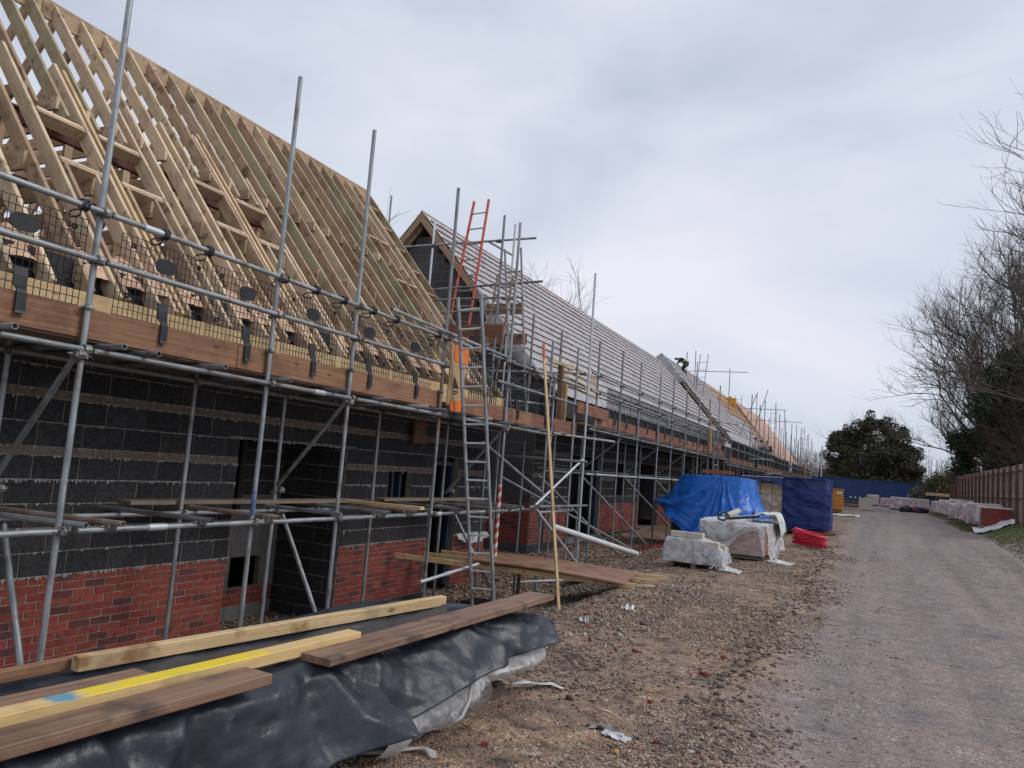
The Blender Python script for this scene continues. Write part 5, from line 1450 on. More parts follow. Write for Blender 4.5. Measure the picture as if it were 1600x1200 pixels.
def tarp_profile():
    nu, nv = 340, 170
    Yv = np.linspace(-.1, 5.62, nu)
    Pm = np.zeros((nu, nv, 3))
    s = np.linspace(0, 1, nv)
    for i, y in enumerate(Yv):
        e = max(0.0, (y - 4.6) / 1.02)
        # key points of the cross section: back foot, back top, middle, front top, front foot
        tip = np.clip((y - 5.0) / .62, 0, 1)
        bx = -3.50 + .35 * tip; fx = -2.50 + .08 * np.clip((y - 3.6) / 1.0, 0, 1)+ .22 * tip
        ztop = .64 - .07 * tip ** 2
        zfb = .10 + .13 * np.clip((y - 2.6) / .6, 0, 1) + .14 * np.clip((y - 3.5) / 1.0, 0, 1) + .02 * tip
        ffx = fx + .20 + .05 * np.sin(y * 2.1) - .07 * tip
        kx = np.array([bx - .12, bx - .03, bx + .06, (bx + fx) / 2, fx - .07, fx + .02, (fx + ffx) / 2 + .01, ffx])
        kz = np.array([.12, .40, ztop - .03, ztop + .0, ztop - .005, ztop - .06, (ztop + zfb) / 2 - .02, zfb])
        if tip > 0:
            kz[6:] = kz[6:] + (.42 - kz[6:]) * tip ** 2.2 * .6
            kz[0:2] = kz[0:2] + (.45 - kz[0:2]) * tip * .6
        d = np.concatenate([[0], np.cumsum(np.hypot(np.diff(kx), np.diff(kz)))]); d /= d[-1]
        ss = s
        X_ = np.interp(ss, d, kx); Z_ = np.interp(ss, d, kz)
        # soften the corners
        for _ in range(5):
            X_[1:-1] = (X_[:-2] + 2 * X_[1:-1] + X_[2:]) / 4; Z_[1:-1] = (Z_[:-2] + 2 * Z_[1:-1] + Z_[2:]) / 4
        Pm[i, :, 0] = X_; Pm[i, :, 1] = y + .10 * tip * np.sin(np.pi * s) ** .5 * 0; Pm[i, :, 2] = Z_
    S, YY = np.meshgrid(s, Yv)
    front = np.clip((S - .60) / .12, 0, 1)
    top = 1 - front
    Q = np.stack([YY, S], -1)
    # gathered folds on the drop, running obliquely from pinch points, plus sharp creases between flat facets
    disp = np.zeros_like(S)
    for (yc, sc, amp, sp, ang) in ((3.05, .64, .10, .20, .9), (3.62, .68, .085, .15, -.5), (2.45, .62, .085, .2, -.9), (1.9, .64, .07, .2, .7), (4.35, .70, .09, .2, 1.0), (4.85, .66, .06, .16, -.8), (1.3, .64, .07, .2, -.7), (.6, .64, .07, .2, .7)):
        t = (S - sc) / .34
        line = yc + ang * (S - sc) * 1.1
        wdt = .03 + sp * np.clip(t, 0, 1)
        tri = np.clip(1 - np.abs(YY - line) / wdt, 0, 1) - .5 * np.clip(1 - np.abs(YY - line - wdt * 1.6) / wdt, 0, 1)
        disp += amp * tri * np.clip(t + .12, 0, 1) ** .6
    disp += front * .060 * (crease(np.stack([YY * 1.5 + S * 1.3, S * 1.6 - YY * .5], -1), 1.5, 2, 3) + .2)
    disp += front * .016 * crease(np.stack([YY * 1.2 - S * 2.4, S * 2.2 + YY * .8], -1), 4.5, 2, 6)
    Pm[..., 0] += disp * np.where(front > 0, 1, 0) * front
    tdisp = .022 * crease(np.stack([YY * .8 + S * 3.5, S * 2.2 - YY * 1.1], -1), 1.3, 2, 9) + .008 * crease(np.stack([YY * 2.0 - S * 1.2, S * 6], -1), 1.7, 2, 12) + .008
    Pm[..., 2] += top * (tdisp - .015) + .35 * disp * front
    Pm[..., 1] += front * .5 * disp
    Pm[..., 2] += .0025 * fbm(np.stack([YY, S * 2], -1), 30, 2, 2)
    return Pm
def solid_sheet(name, P, m, t=.003, parent=None):
    """a sheet with a second face just behind it, joined at the rim"""
    a, b_ = P.shape[:2]
    du = np.gradient(P, axis=0); dv = np.gradient(P, axis=1)
    N = np.cross(du, dv); N /= np.linalg.norm(N, axis=-1, keepdims=True) + 1e-9
    V = np.concatenate([P.reshape(-1, 3), (P - N * t).reshape(-1, 3)])
    i = np.arange(a - 1)[:, None] * b_ + np.arange(b_ - 1)[None, :]
    F = np.stack([i, i + b_, i + b_ + 1, i + 1], -1).reshape(-1, 4)
    n = a * b_
    F2 = F[:, ::-1] + n
    e = np.concatenate([np.arange(b_), np.arange(1, a) * b_ + b_ - 1, (a - 1) * b_ + np.arange(b_ - 2, -1, -1), np.arange(a - 2, 0, -1) * b_])
    e2 = np.roll(e, -1)
    F3 = np.stack([e, e2, e2 + n, e + n], -1)
    return link(name, np_mesh(name, V, np.concatenate([F, F2, F3]), m, True), None, parent)
TP = tarp_profile()
# round the far end of the tarpaulin down over the pack
tp = thing('tarpaulin', 'black wrinkled wet tarpaulin draped over the long timber pile', 'tarpaulin', (-2.9, 3, .6))
solid_sheet('sheet', TP, tarp_black, parent=tp)
# turned-down end flap with the stiff pointed corner
endP = TP[-1]
U = np.linspace(0, 1, 26)
E_ = np.zeros((26,) + endP.shape)
for k, u in enumerate(U):
    q = endP.copy()
    s_ = np.linspace(0, 1, len(q))
    corner = np.clip((s_ - .42) / .26, 0, 1); corner = corner * corner * (3 - 2 * corner)
    tipw = np.exp(-((s_ - .70) / .13) ** 2)
    q[:, 1] += u * (.05 + .16 * tipw) + .012 * np.sin(s_ * 30) * u
    q[:, 2] -= u ** 1.4 * np.maximum(0, q[:, 2] - .20) * (1.0 - .80 * corner)
    q[:, 0] += u * .16 * tipw - u * .05 * (1 - corner) - u * .16 * np.clip((s_ - .75) / .25, 0, 1)
    E_[k] = q
solid_sheet('end_flap', E_, tarp_black, parent=tp)

# milky polythene bulging out beneath the tarpaulin
def plastic_band(y0, y1, x, z0, z1, seed, bulge=.1):
    nu, nv = 150, 60
    U, V = np.meshgrid(np.linspace(0, 1, nu), np.linspace(0, 1, nv), indexing='ij')
    YY = y0 + (y1 - y0) * U
    bl = bulge * (1 + .7 * fbm(np.stack([YY, YY * 0], -1), 1.7, 2, seed))
    XX = x(YY) + bl * np.sin(np.pi * np.clip(V * .92 + .08, 0, 1)) ** .7
    z0_ = z0(YY) + .05 * np.abs(crease(np.stack([YY, YY * .3], -1), 3, 2, seed))
    ZZ = z0_ + (z1(YY) - z0_) * V
    Q = np.stack([YY * 3.2 + V * .8, V * 1.1 - YY * .7], -1)
    d = .085 * crease(Q, 1.1, 3, seed) + .018 * crease(Q * np.array([1.0, .6]), 5, 2, seed + 3)
    env = np.clip(U * 12, 0, 1) * np.clip((1 - U) * 8, 0, 1)
    XX = XX + d * env
    return np.stack([XX, YY + .3 * d, ZZ + .4 * d * V], -1)
pw = thing('polythene_wrap', 'milky polythene sheeting bulging out under the black tarpaulin', 'plastic sheet', (-2.4, 4.8, .2))
P = plastic_band(3.75, 5.62, lambda y: -2.50 + .12 * np.clip((y - 3.8) / 1.8, 0, 1), lambda y: .02 + .15 * np.clip((y - 4.5) / .5, 0, 1), lambda y: .44 + .03 * np.sin(y * 5), 2, .13)
solid_sheet('sheet', P, poly_milky, parent=pw)
P = plastic_band(4.0, 4.9, lambda y: -2.48 + 0 * y, lambda y: .02 + 0 * y, lambda y: .33 + 0 * y, 8, .16)
solid_sheet('sheet', P, poly_clear, parent=pw)
b = MB()
b.path([(-2.42, 4.42, .02), (-2.31, 4.5, .10), (-2.29, 4.55, .20), (-2.31, 4.58, .32)], .011, 7)
b.obj('drawstring', white_m, pw, smooth=True)
def strip(name, pts_, w, m, label):
    b = MB(); pv = [Vector(p) for p in pts_]
    P = np.zeros((len(pv), 5, 3))
    for i, p in enumerate(pv):
        d = (pv[min(i + 1, len(pv) - 1)] - pv[max(i - 1, 0)]).normalized(); n = d.cross(Vector((0, 0, 1)))
        for k in range(5):
            q = p + n * (k / 4 - .5) * w * (1 + .3 * math.sin(i * 2.3)); P[i, k] = (q.x, q.y, zat(q.x, q.y) + .008 + abs(math.sin(k * 2.1 + i * 1.7)) * .022 * (1 if 0 < i < len(pv) - 1 else .2) + p.z)
    return tag(solid_sheet(name, P, m, .001), label, 'plastic strip')
strip('plastic_strip', [(-2.45, 5.55, .05), (-2.40, 5.72, .03), (-2.33, 5.82, .0), (-2.25, 5.88, 0), (-2.15, 5.89, 0)], .05, white_m, 'thin white polythene tail lying on the gravel past the tarpaulin corner')
strip('plastic_strip', [(-2.78, 3.58, 0), (-2.68, 3.68, 0), (-2.6, 3.85, 0), (-2.5, 3.93, 0), (-2.42, 4.05, 0), (-2.34, 4.12, 0), (-2.28, 4.10, 0), (-2.24, 4.06, 0)], .045, poly_milky, 'twisted white polythene strip on the dark gravel at the pile foot')

# boards lying on the tarpaulin
GB = 'boards lying on the black tarpaulin'
def pile_board(p0, p1, w, h, m, label, nm='timber_board'):
    return tag(beam(nm, p0, p1, w, h, m, bev=.003), label, 'timber', GB)
pile_board((-3.20, 2.42, .675), (-2.86, 5.12, .672), .06, .066, timber_y, 'pale square pine length on the wall side of the tarpaulin')
pile_board((-2.47, 3.16, .68), (-2.34, 5.78, .70), .215, .038, plank_m, 'wide dark brown plank overhanging the end of the tarpaulin')
o_ = pile_board((-2.78, .35, .700), (-2.565, 3.62, .705), .095, .055, timber_paint, 'pine beam with yellow and blue painted top on the tarpaulin')
pile_board((-2.61, .2, .68), (-2.46, 2.78, .685), .17, .045, plank_m, 'brown plank nearest the tarpaulin fold below the yellow painted beam')
pile_board((-2.97, .6, .675), (-2.83, 2.47, .68), .12, .04, plank_m, 'short brown plank with yellow edge between painted beam and pine length')
pile_board((-3.36, .4, .66), (-3.26, 2.5, .665), .05, .05, board, 'thin red-brown lath along the wall edge of the tarpaulin')
for o in list(bpy.data.objects):
    pass

# ================================================================== packs, pallets and tarpaulins farther on
def pallet(root, x0, x1, y0, y1, z, m=board_grey):
    for k in range(3): 
        xx = x0 + .05 + (x1 - x0 - .1) * k / 2
        beam('pallet_bearer', (xx, y0, z + .045), (xx, y1, z + .045), .08, .08, m, root)
    n = int((y1 - y0) / .16)
    for k in range(n):
        yy = y0 + .05 + (y1 - y0 - .1) * k / (n - 1)
        beam('pallet_board', (x0, yy, z + .095), (x1, yy, z + .095), .1, .02, m, root)
def brick_pack(root, M, nx, ny, nz, bl=.215, bw=.1025, bh=.065, m=pink_brick, single=True):
    """bricks seen as stretchers on the local -Y face and headers on +X; only the outer shell"""
    me = CACHE.get(('pb', bl, bw, bh, m.name))
    if me is None:
        b = MB(); b.box(-bl / 2 + .002, bl / 2 - .002, -bw / 2 + .002, bw / 2 - .002, -bh / 2 + .0015, bh / 2 - .0015); me = b.mesh('brick', m); CACHE[('pb', bl, bw, bh, m.name)] = me
    for k in range(nz):
        for i in range(nx):
            for j in range(ny):
                if not (i in (nx - 1,) or j == 0 or k == nz - 1): continue
                T = M @ Matrix.Translation(((i + .5) * bl + random.uniform(-.004, .004), (j + .5) * bw + random.uniform(-.003, .003), (k + .5) * bh))
                link('brick', me, T, root)
def sheet_over(x0, x1, y0, y1, z0, z1, seed, drop=(1, 1, 1), nu=90, nv=90, flare=.1, sag=0.0, amp=.03):
    """cloth over a box: height field radial drop, parametrised on a square"""
    U, V = np.meshgrid(np.linspace(-1, 1, nu), np.linspace(-1, 1, nv), indexing='ij')
    hx, hy = (x1 - x0) / 2, (y1 - y0) / 2; h = z1 - z0
    ex = hx + h * drop[0]; ey = hy + h * drop[1]
    a, c = U * ex, V * ey
    ox = np.maximum(np.abs(a) - hx, 0); oy = np.maximum(np.abs(c) - hy, 0)
    d = np.maximum(ox, oy)
    X_ = np.sign(a) * (np.minimum(np.abs(a), hx) + flare * np.minimum(ox, h) / h * h * .3)
    Y_ = np.sign(c) * (np.minimum(np.abs(c), hy) + flare * np.minimum(oy, h) / h * h * .3)
    Q = np.stack([np.arctan2(a, c) * 5, d * 1.2], -1)
    w = (ridged(Q, 1.0, 2, seed) * .5 + crease(np.stack([a * 2 + c, c * 2 - a], -1), 1.6, 3, seed) * .8) * amp * np.clip(d / h * 2, 0, 1)
    ln = np.hypot(X_, Y_) + 1e-6
    X_ = X_ * (1 + w / ln) + (x0 + x1) / 2; Y_ = Y_ * (1 + w / ln) + (y0 + y1) / 2
    Z_ = z1 + .01 - np.minimum(d, h - .01) + .012 * fbm(np.stack([a, c], -1), 4, 3, seed) * (d < .01) - sag * 0
    return np.stack([X_, Y_, Z_], -1)
# big brick pack on the gravel
bp = thing('brick_pack', 'buff brick pack partly wrapped in clear polythene beside the red coil', 'brick pack', (-2.5, 17.6, .1))
zg = zat(-2.4, 17.5)
Mb = Matrix.Translation((-3.28, 16.95, zg + .02)) @ Matrix.Rotation(R(-3), 4, 'Z')
pallet(bp, -3.25, -2.0, 16.9, 19.0, zg - .04)
brick_pack(bp, Mb @ Matrix.Translation((0, 0, .1)), 6, 20, 9)
for o in [o for o in bp.children if o.name.startswith('pallet')]: pass
pc = thing('polythene_wrap', 'clear polythene sheet sagging over the buff brick pack', 'plastic sheet', (-2.5, 17.6, .8))
U, V = np.meshgrid(np.linspace(0, 1, 70), np.linspace(0, 1, 50), indexing='ij')
# front swag: hangs in a deep V over the front face
XX = -3.32 + U * 1.34; low = .12 + .50 * np.exp(-((U - .33) / .26) ** 2) + .55 * np.clip((U - .9) / .1, 0, 1)
ZZ = zg + .75 - V * low; YY = 16.93 - .05 * np.sin(V * 3.1) - .035 * crease(np.stack([U * 4 + V, V * 2 - U * 2], -1), 1.3, 3, 3) - .02 - U * .06
Pf = np.stack([XX, YY, ZZ], -1); solid_sheet('front_swag', Pf, poly_mid, parent=pc)
U, V = np.meshgrid(np.linspace(0, 1, 90), np.linspace(0, 1, 50), indexing='ij')
YY = 16.88 + U * 2.15; ZZ = zg + .75 - V * (.70 - .12 * np.sin(U * 9)); XX = -1.97 + .10 * V + .04 * V * np.sin(U * 16) + .03 * ridged(np.stack([U * 5, V * .7], -1), 1.2, 2, 5) + .03 * crease(np.stack([U * 5 + V, V * 2], -1), 1.5, 3, 5) + U * .06
solid_sheet('side_drop', np.stack([XX, YY, ZZ], -1), poly_mid, parent=pc)
U, V = np.meshgrid(np.linspace(0, 1, 60), np.linspace(0, 1, 60), indexing='ij')
XX = -3.34 + U * 1.42; YY = 16.88 + V * 2.2; ZZ = zg + .745 + .05 * np.abs(fbm(np.stack([XX, YY], -1), 2.5, 3, 6)) + .02 * ridged(np.stack([XX, YY], -1), 3, 2, 5)
solid_sheet('top_sheet', np.stack([XX, YY, ZZ], -1), poly_milky, parent=pc)
U, V = np.meshgrid(np.linspace(0, 1, 40), np.linspace(0, 1, 30), indexing='ij')
XX = -3.36 + U * 1.40; ZZ = zg + .1 + V * .66; YY = 16.925 - .012 * ridged(np.stack([U * 3 + V * 2, V * 3 - U * 2], -1), 1.6, 3, 13) - U * .06
solid_sheet('front_film', np.stack([XX, YY, ZZ], -1), poly_film, parent=pc)
U, V = np.meshgrid(np.linspace(0, 1, 30), np.linspace(0, 1, 14), indexing='ij')
XX = -1.98 + U * .5 + .1 * V; YY = 16.75 + V * .5 + .1 * np.sin(U * 5); ZZ = tz(XX, YY) + .02 + .07 * np.abs(ridged(np.stack([U * 3, V * 2], -1), 1.3, 2, 7)) * (1 - U)
solid_sheet('ground_tail', np.stack([XX, YY, ZZ], -1), poly_milky, parent=pc)
# odds and ends on the pack
zt = zg + .82
def prism_gutter(p0, p1, label):
    root = thing('gutter_length', label, 'gutter', p0)
    M, L = beam_mat(p0, p1)
    b = MB(); b.add([M @ Vector((x, y, z)) for x in (0, L) for y, z in ((-.06, .06), (-.055, -.0), (.055, -.0), (.06, .06), (.052, .06), (.048, .008), (-.048, .008), (-.052, .06))],
          [(0, 1, 9, 8), (1, 2, 10, 9), (2, 3, 11, 10), (3, 4, 12, 11), (4, 5, 13, 12), (5, 6, 14, 13), (6, 7, 15, 14), (7, 0, 8, 15), (7, 6, 5, 4, 3, 2, 1, 0), (8, 9, 10, 11, 12, 13, 14, 15)])
    b.obj('channel', plastic_b, root)
    beam('grey_liner', Vector(p0) + Vector((0, 0, .055)), Vector(p1) + Vector((0, 0, .055)), .09, .012, tube_light, root)
prism_gutter((-2.75, 17.05, zt - .02), (-2.2, 17.5, zt + .06), 'black channel offcut with grey liner lying on the polythene-wrapped bricks')
tag(tube('foam_roll', (-2.86, 17.4, zt + .04), (-2.66, 17.8, zt + .16), cream_block, None, r=.06, n=14), 'cream foam roll propped on top of the wrapped brick pack', 'roll')
tag(beam('timber_lath', (-2.85, 17.6, zt + .03), (-1.95, 18.3, zt + .05), .06, .03, timber_y), 'thin pine lath lying across the wrapped brick pack', 'timber')
b = MB(); b.path([(-2.95, 17.0, zt - .02), (-2.98, 17.1, zt + .10), (-2.85, 17.25, zt + .13), (-2.72, 17.1, zt + .03), (-2.85, 16.95, zt - .04)], .022, 7, closed=True)
tag(b.obj('black_strap', plastic_b, None, True), 'looped black rubber strap on the corner of the wrapped bricks', 'strap')
b = MB(); b.tube((-2.4, 18.2, zt), (-2.4, 18.2, zt + .14), .045, .03, n=8); b.tube((-2.4, 18.2, zt + .14), (-2.35, 18.2, zt + .2), .012, .01, n=6)
tag(b.obj('spray_can', plastic_b), 'small dark can standing on the wrapped brick pack', 'can')
U, V = np.meshgrid(np.linspace(0, 1, 34), np.linspace(0, 1, 24), indexing='ij')
XX = -2.5 + U * .85 - .12 * np.clip((U - .7) / .3, 0, 1) ** 2; YY = 17.9 + V * 1.2; ZZ = zg + .84 + .13 * np.sin(U * 3.0) + .07 * crease(np.stack([U * 3, V * 3], -1), 1.3, 3, 8) - .34 * np.clip((U - .7) / .3, 0, 1) ** 1.4
rag_m = mat('pale_green_sheet', (0.50, 0.56, 0.52), (0.62, 0.68, 0.66), rough=.7, scale=4, c3=(.12, .13, .11), s3=5, f3=(.62, .66), world_pos=True)
tag(solid_sheet('crumpled_sheet', np.stack([XX, YY, ZZ], -1), rag_m), 'crumpled pale green sheet hanging over the far corner of the wrapped bricks', 'sheet')

# small block pallet
sp = thing('block_pallet', 'small pallet of cream blocks under white polythene beside the buff bricks', 'block pallet', (-2.95, 15.0, 0))
zs = zat(-2.9, 15.0)
pallet(sp, -3.45, -2.5, 14.7, 15.5, zs - .0)
for k in range(2):
    for i in range(2):
        for j in range(3):
            if k == 1 and i == 1 and j != 0: continue
            beam('block', (-3.42 + i * .45, 14.78 + j * .24, zs + .22 + k * .2 - .0), (-2.98 + i * .45, 14.78 + j * .24, zs + .22 + k * .2), .215, .19, cream_block, sp, bev=.004)
for x, y, r_ in ((-3.30, 14.85, .1), (-2.98, 14.86, -.15), (-2.62, 15.0, .3)):
    z_ = zs + (.60 if x < -2.7 else .42)
    tag(beam('loose_block', (x - .15, y, z_), (x + .15, y + r_ * .2, z_), .14, .10, cream_block, bev=.004), {-3.30: 'cream half block on top of the plastic, nearer the building', -2.98: 'cream half block on top of the plastic, the middle of three', -2.62: 'lower cream block poking out beside the polythene'}[x], 'block', 'cream blocks on the small pallet')
P = sheet_over(-3.50, -2.48, 14.66, 15.5, zs + .08, zs + .53, 4, (1.0, 1.0), flare=.3, amp=.05)
U_ = (P[..., 0] + 3.5) / 1.0
P[..., 2] -= np.clip(U_ - .55, 0, 1) * .32 * (P[..., 2] > zs + .3)
pwr = tag(solid_sheet('polythene_wrap', P, poly_mid), 'white polythene drawn over the small pallet of cream blocks', 'plastic sheet')
U, V = np.meshgrid(np.linspace(0, 1, 40), np.linspace(0, 1, 14), indexing='ij')
XX = -2.66 + U * .55; YY = 14.55 + V * .45 + .1 * np.sin(U * 4); ZZ = tz(XX, YY) + .02 + (.16 * (1 - U) ** 2 + .05 * U * (1 - U)) * np.abs(ridged(np.stack([U * 3, V * 2], -1), 1.2, 3, 7))
tag(solid_sheet('polythene_tail', np.stack([XX, YY, ZZ], -1), poly_milky), 'crumpled white polythene tail trailing from the small pallet onto the gravel', 'plastic sheet')

# red coil of pipe
cl = thing('pipe_coil', 'bright red coiled pipe lying on the track edge beside the tarpaulins', 'pipe coil', (-1.45, 21.6, .2))
zc = zat(-1.5, 21.3)
for k in range(11):
    b = MB(); rr = .40 - .02 * (k % 3); n = 40
    ang = R(2 + 1.3 * k)
    ptsq = []
    for i in range(n):
        a = 2 * math.pi * i / n
        x = rr * math.cos(a); y = rr * math.sin(a) * .95
        ptsq.append((-1.02 - (rr - x) * math.cos(ang) + .015 * math.sin(3 * a + k), 21.4 + y - .03 * k, zc + .04 + .024 * k + (rr - x) * math.sin(ang) * .8 + .01 * math.sin(2 * a + k * 2)))
    b.path(ptsq, .024, 7, closed=True)
    b.obj('coil_turn', coil_m, cl, True)

# bright blue tarpaulin tent over a stack
tn = thing('material_stack', 'timber-clad stack hidden beneath the bright blue tarpaulin', 'stack', (-3.9, 21.5, .1))
b = MB(); b.box(-4.55, -3.1, 20.9, 22.6, .25, 1.62); b.obj('stacked_packs', tan_box, tn)
pallet(tn, -4.8, -2.95, 20.45, 22.6, .12)
beam('side_board', (-4.45, 20.6, zat(-4.4, 20.6)), (-4.45, 20.6, .75), .7, .03, board_dark, tn, up=(0, 1, 0))
bt_ = thing('tarpaulin', 'bright blue tarpaulin with folds spreading from its peak over a stack', 'tarpaulin', (-3.8, 21, 1.5))
def blue_tent():
    nu, nv = 220, 130
    P = np.zeros((nu, nv, 3))
    # top rim (ridge line) and hem traced around from the building side to the track side
    rim = np.array([(-4.72, 22.4, 1.72), (-4.70, 21.2, 1.78), (-4.62, 20.75, 1.80), (-4.15, 20.45, 1.84), (-3.55, 20.35, 1.86), (-3.25, 20.35, 1.86), (-3.0, 20.42, 1.84), (-2.95, 20.8, 1.84), (-2.95, 21.4, 1.83), (-2.95, 22.6, 1.80)])
    hem = np.array([(-5.45, 22.4, .9), (-5.50, 21.6, .98), (-5.32, 21.0, 1.05), (-4.75, 20.15, .66), (-4.12, 19.8, .22), (-3.80, 19.65, .14), (-3.10, 19.7, .16), (-2.55, 19.9, .30), (-2.22, 20.7, .85), (-2.40, 22.6, .60)])
    t = np.linspace(0, 1, len(rim)); u = np.linspace(0, 1, nu)
    def sm(a):
        q = np.stack([np.interp(u, t, a[:, k]) for k in range(3)], -1)
        for _ in range(10): q[1:-1] = (q[:-2] + 2 * q[1:-1] + q[2:]) / 4
        return q
    A, B = sm(rim), sm(hem)
    v = np.linspace(0, 1, nv)
    for j, vv in enumerate(v):
        P[:, j] = A * (1 - vv) + B * vv
        P[:, j, 2] -= .16 * math.sin(math.pi * vv) * 1.0
    U, V = np.meshgrid(u, v, indexing='ij')
    out = np.stack([-np.cos(U * math.pi), -np.sin(U * math.pi), .25 + 0 * U], -1)
    d = 0
    for (c0, c1, w, a) in ((.46, .22, .022, .10), (.46, .34, .02, .07), (.46, .45, .018, .06), (.47, .55, .02, .08), (.48, .66, .022, .10), (.50, .78, .02, .05), (.28, .18, .02, .05), (.20, .30, .018, .045)):
        ln = c0 + (c1 - c0) * V ** .8
        ww = w * (.35 + V)
        d = d + a * np.exp(-((U - ln) / ww) ** 2) * (.25 + V) - a * .5 * np.exp(-((U - ln - 2 * ww) / (1.3 * ww)) ** 2) * V
    d = d + .035 * ridged(np.stack([U * 9, V * 1.2], -1), 1.0, 2, 2) * V + .03 * crease(np.stack([U * 8 + V * 2.5, V * 3.5 - U * 2], -1), 1.5, 3, 5)
    return P + out * d[..., None]
TN = blue_tent()
solid_sheet('side_drape', TN, tarp_blue, parent=bt_)
ring = TN[:, 0]; cen = np.array([-3.85, 21.5, 1.83])
v = np.linspace(0, 1, 30)
TT = np.stack([ring * (1 - q) + cen * q for q in v], 1); TT[..., 2] += .02 * ridged(TT[..., :2], 2.0, 3, 4) * np.sin(np.pi * v)[None, :] ** .5
solid_sheet('top_drape', TT[:, ::-1], tarp_blue, parent=bt_)
tag(beam('timber_board', (-4.5, 22.9, 1.98), (-3.6, 22.9, 1.98), .05, .1, board), 'brown board end showing above the bright blue tarpaulin', 'board')

# navy tarpaulin over tan packs
nv_ = thing('material_stack', 'stack of tan wrapped packs under the navy tarpaulin', 'stack', (-2.6, 27, .2))
for i in range(3):
    for k in range(4):
        x0 = -3.55 + i * .36
        b = MB(); b.box(x0, x0 + .345, 25.6, 26.1, .35 + k * .36, .70 + k * .36); b.obj('tan_pack', tan_box, nv_)
b = MB(); b.box(-3.55, -1.35, 26.12, 28.6, .35, 1.9); b.obj('inner_packs', tan_box, nv_)
pallet(nv_, -3.6, -1.2, 25.7, 28.6, zat(-2, 26.5) - .02)
b = MB(); zq = zat(-1.2, 26); b.box(-2.6, -.95, 25.6, 25.75, zq, zq + .08); b.obj('ground_board', board, nv_)
nt = thing('tarpaulin', 'navy blue tarpaulin hanging over the tall stack of tan packs', 'tarpaulin', (-2.4, 27, 1.9))
def navy():
    U, V = np.meshgrid(np.linspace(0, 1, 170), np.linspace(0, 1, 90), indexing='ij')
    # front face x from -2.5 to -1.2 at y 25.55, then round the corner along +Y
    path = np.array([(-2.52, 25.55), (-1.9, 25.52), (-1.27, 25.52), (-1.2, 25.62), (-1.16, 26.4), (-1.18, 27.4), (-1.22, 28.7)])
    d = np.concatenate([[0], np.cumsum(np.hypot(*np.diff(path, axis=0).T))]); d /= d[-1]
    X_ = np.interp(U, d, path[:, 0]); Y_ = np.interp(U, d, path[:, 1])
    f = .05 * ridged(np.stack([U * 6 + V * 1.2, V * .9 - U], -1), 1.0, 2, 2) * (.10 + V) + .035 * crease(np.stack([U * 4 - V * 2.2, V * 1.6 + U * 2.4], -1), 1.6, 3, 6)
    bulge = .12 * V * np.exp(-((U - .36) / .12) ** 2) - .18 * V ** 3 * np.exp(-((U - .38) / .1) ** 2)
    Z_ = 2.02 - V * (1.58 + .05 * np.sin(U * 18))
    return np.stack([X_ + (f + bulge) * (U > .3) + f * .2, Y_ - f * (U < .45), Z_], -1)
solid_sheet('front_drape', navy(), tarp_navy, parent=nt)
U, V = np.meshgrid(np.linspace(0, 1, 60), np.linspace(0, 1, 40), indexing='ij')
XX = -3.85 + U * 2.6; YY = 25.45 + V * 3.2; ZZ = 1.99 + .02 * ridged(np.stack([XX, YY], -1), 1.2, 3, 3) - .05 * (1 - U) + .03 * np.sin(V * 3)
solid_sheet('top_drape', np.stack([XX, YY, ZZ], -1), tarp_navy, parent=nt)
U, V = np.meshgrid(np.linspace(0, 1, 50), np.linspace(0, 1, 14), indexing='ij')
XX = -3.85 + U * 1.35; ZZ = 1.96 - V * (.20 + .09 * np.sin(U * 7)) - .02; YY = 25.45 - .05 * V - .03 * np.sin(U * 22) * V
solid_sheet('front_valance', np.stack([XX, YY, ZZ], -1), tarp_navy, parent=nt)
b = MB(); b.add([(-3.85, 25.4, 1.9), (-3.45, 25.42, 1.75), (-3.5, 25.45, .9), (-3.85, 25.42, 1.9)][:3] + [(-3.85, 25.5, 1.9), (-3.45, 25.52, 1.75), (-3.5, 25.55, .9)], [(0, 1, 2), (5, 4, 3), (0, 3, 4, 1), (1, 4, 5, 2), (2, 5, 3, 0)])
b.obj('corner_drape', tarp_navy, nt)

# orange skip, sheet, low stacks at the far end
sk = thing('skip', 'orange tipping skip behind the navy tarpaulin stack', 'skip', (-1.75, 47, .5))
zk = zat(-1.8, 47)
b = MB(); b.add([(-3.2, 46.4, zk + 1.28), (-1.45, 46.4, zk + 1.28), (-1.45, 46.4, zk + .22), (-2.9, 46.4, zk + .22), (-3.2, 48.2, zk + 1.28), (-1.45, 48.2, zk + 1.28), (-1.45, 48.2, zk + .22), (-2.9, 48.2, zk + .22)],
      [(0, 3, 2, 1), (4, 5, 6, 7), (0, 4, 7, 3), (1, 2, 6, 5), (3, 7, 6, 2), (0, 1, 5, 4)])
b.obj('body', skip_m, sk)
for y in (46.38, 48.2): beam('rim', (-3.25, y, zk + 1.28), (-1.4, y, zk + 1.28), .06, .07, skip_m, sk)
for y in (46.7, 47.9): beam('fork_channel', (-2.9, y, zk + .1), (-1.5, y, zk + .1), .12, .12, skip_m, sk)
beam('tape_mark', (-1.75, 46.37, zk + 1.1), (-1.5, 46.37, zk + 1.1), .01, .16, white_m, sk)
U, V = np.meshgrid(np.linspace(0, 1, 40), np.linspace(0, 1, 14), indexing='ij')
XX = -2.2 + U * 1.7; YY = 40.0 + V * 2.2 + .3 * np.sin(U * 5); ZZ = tz(XX, YY) + .02 + .05 * np.abs(fbm(np.stack([U * 6, V * 3], -1), 1.2, 3, 4))
tag(solid_sheet('ground_sheet', np.stack([XX, YY, ZZ], -1), white_m), 'flattened white sheet lying on the track before the orange skip', 'sheet')
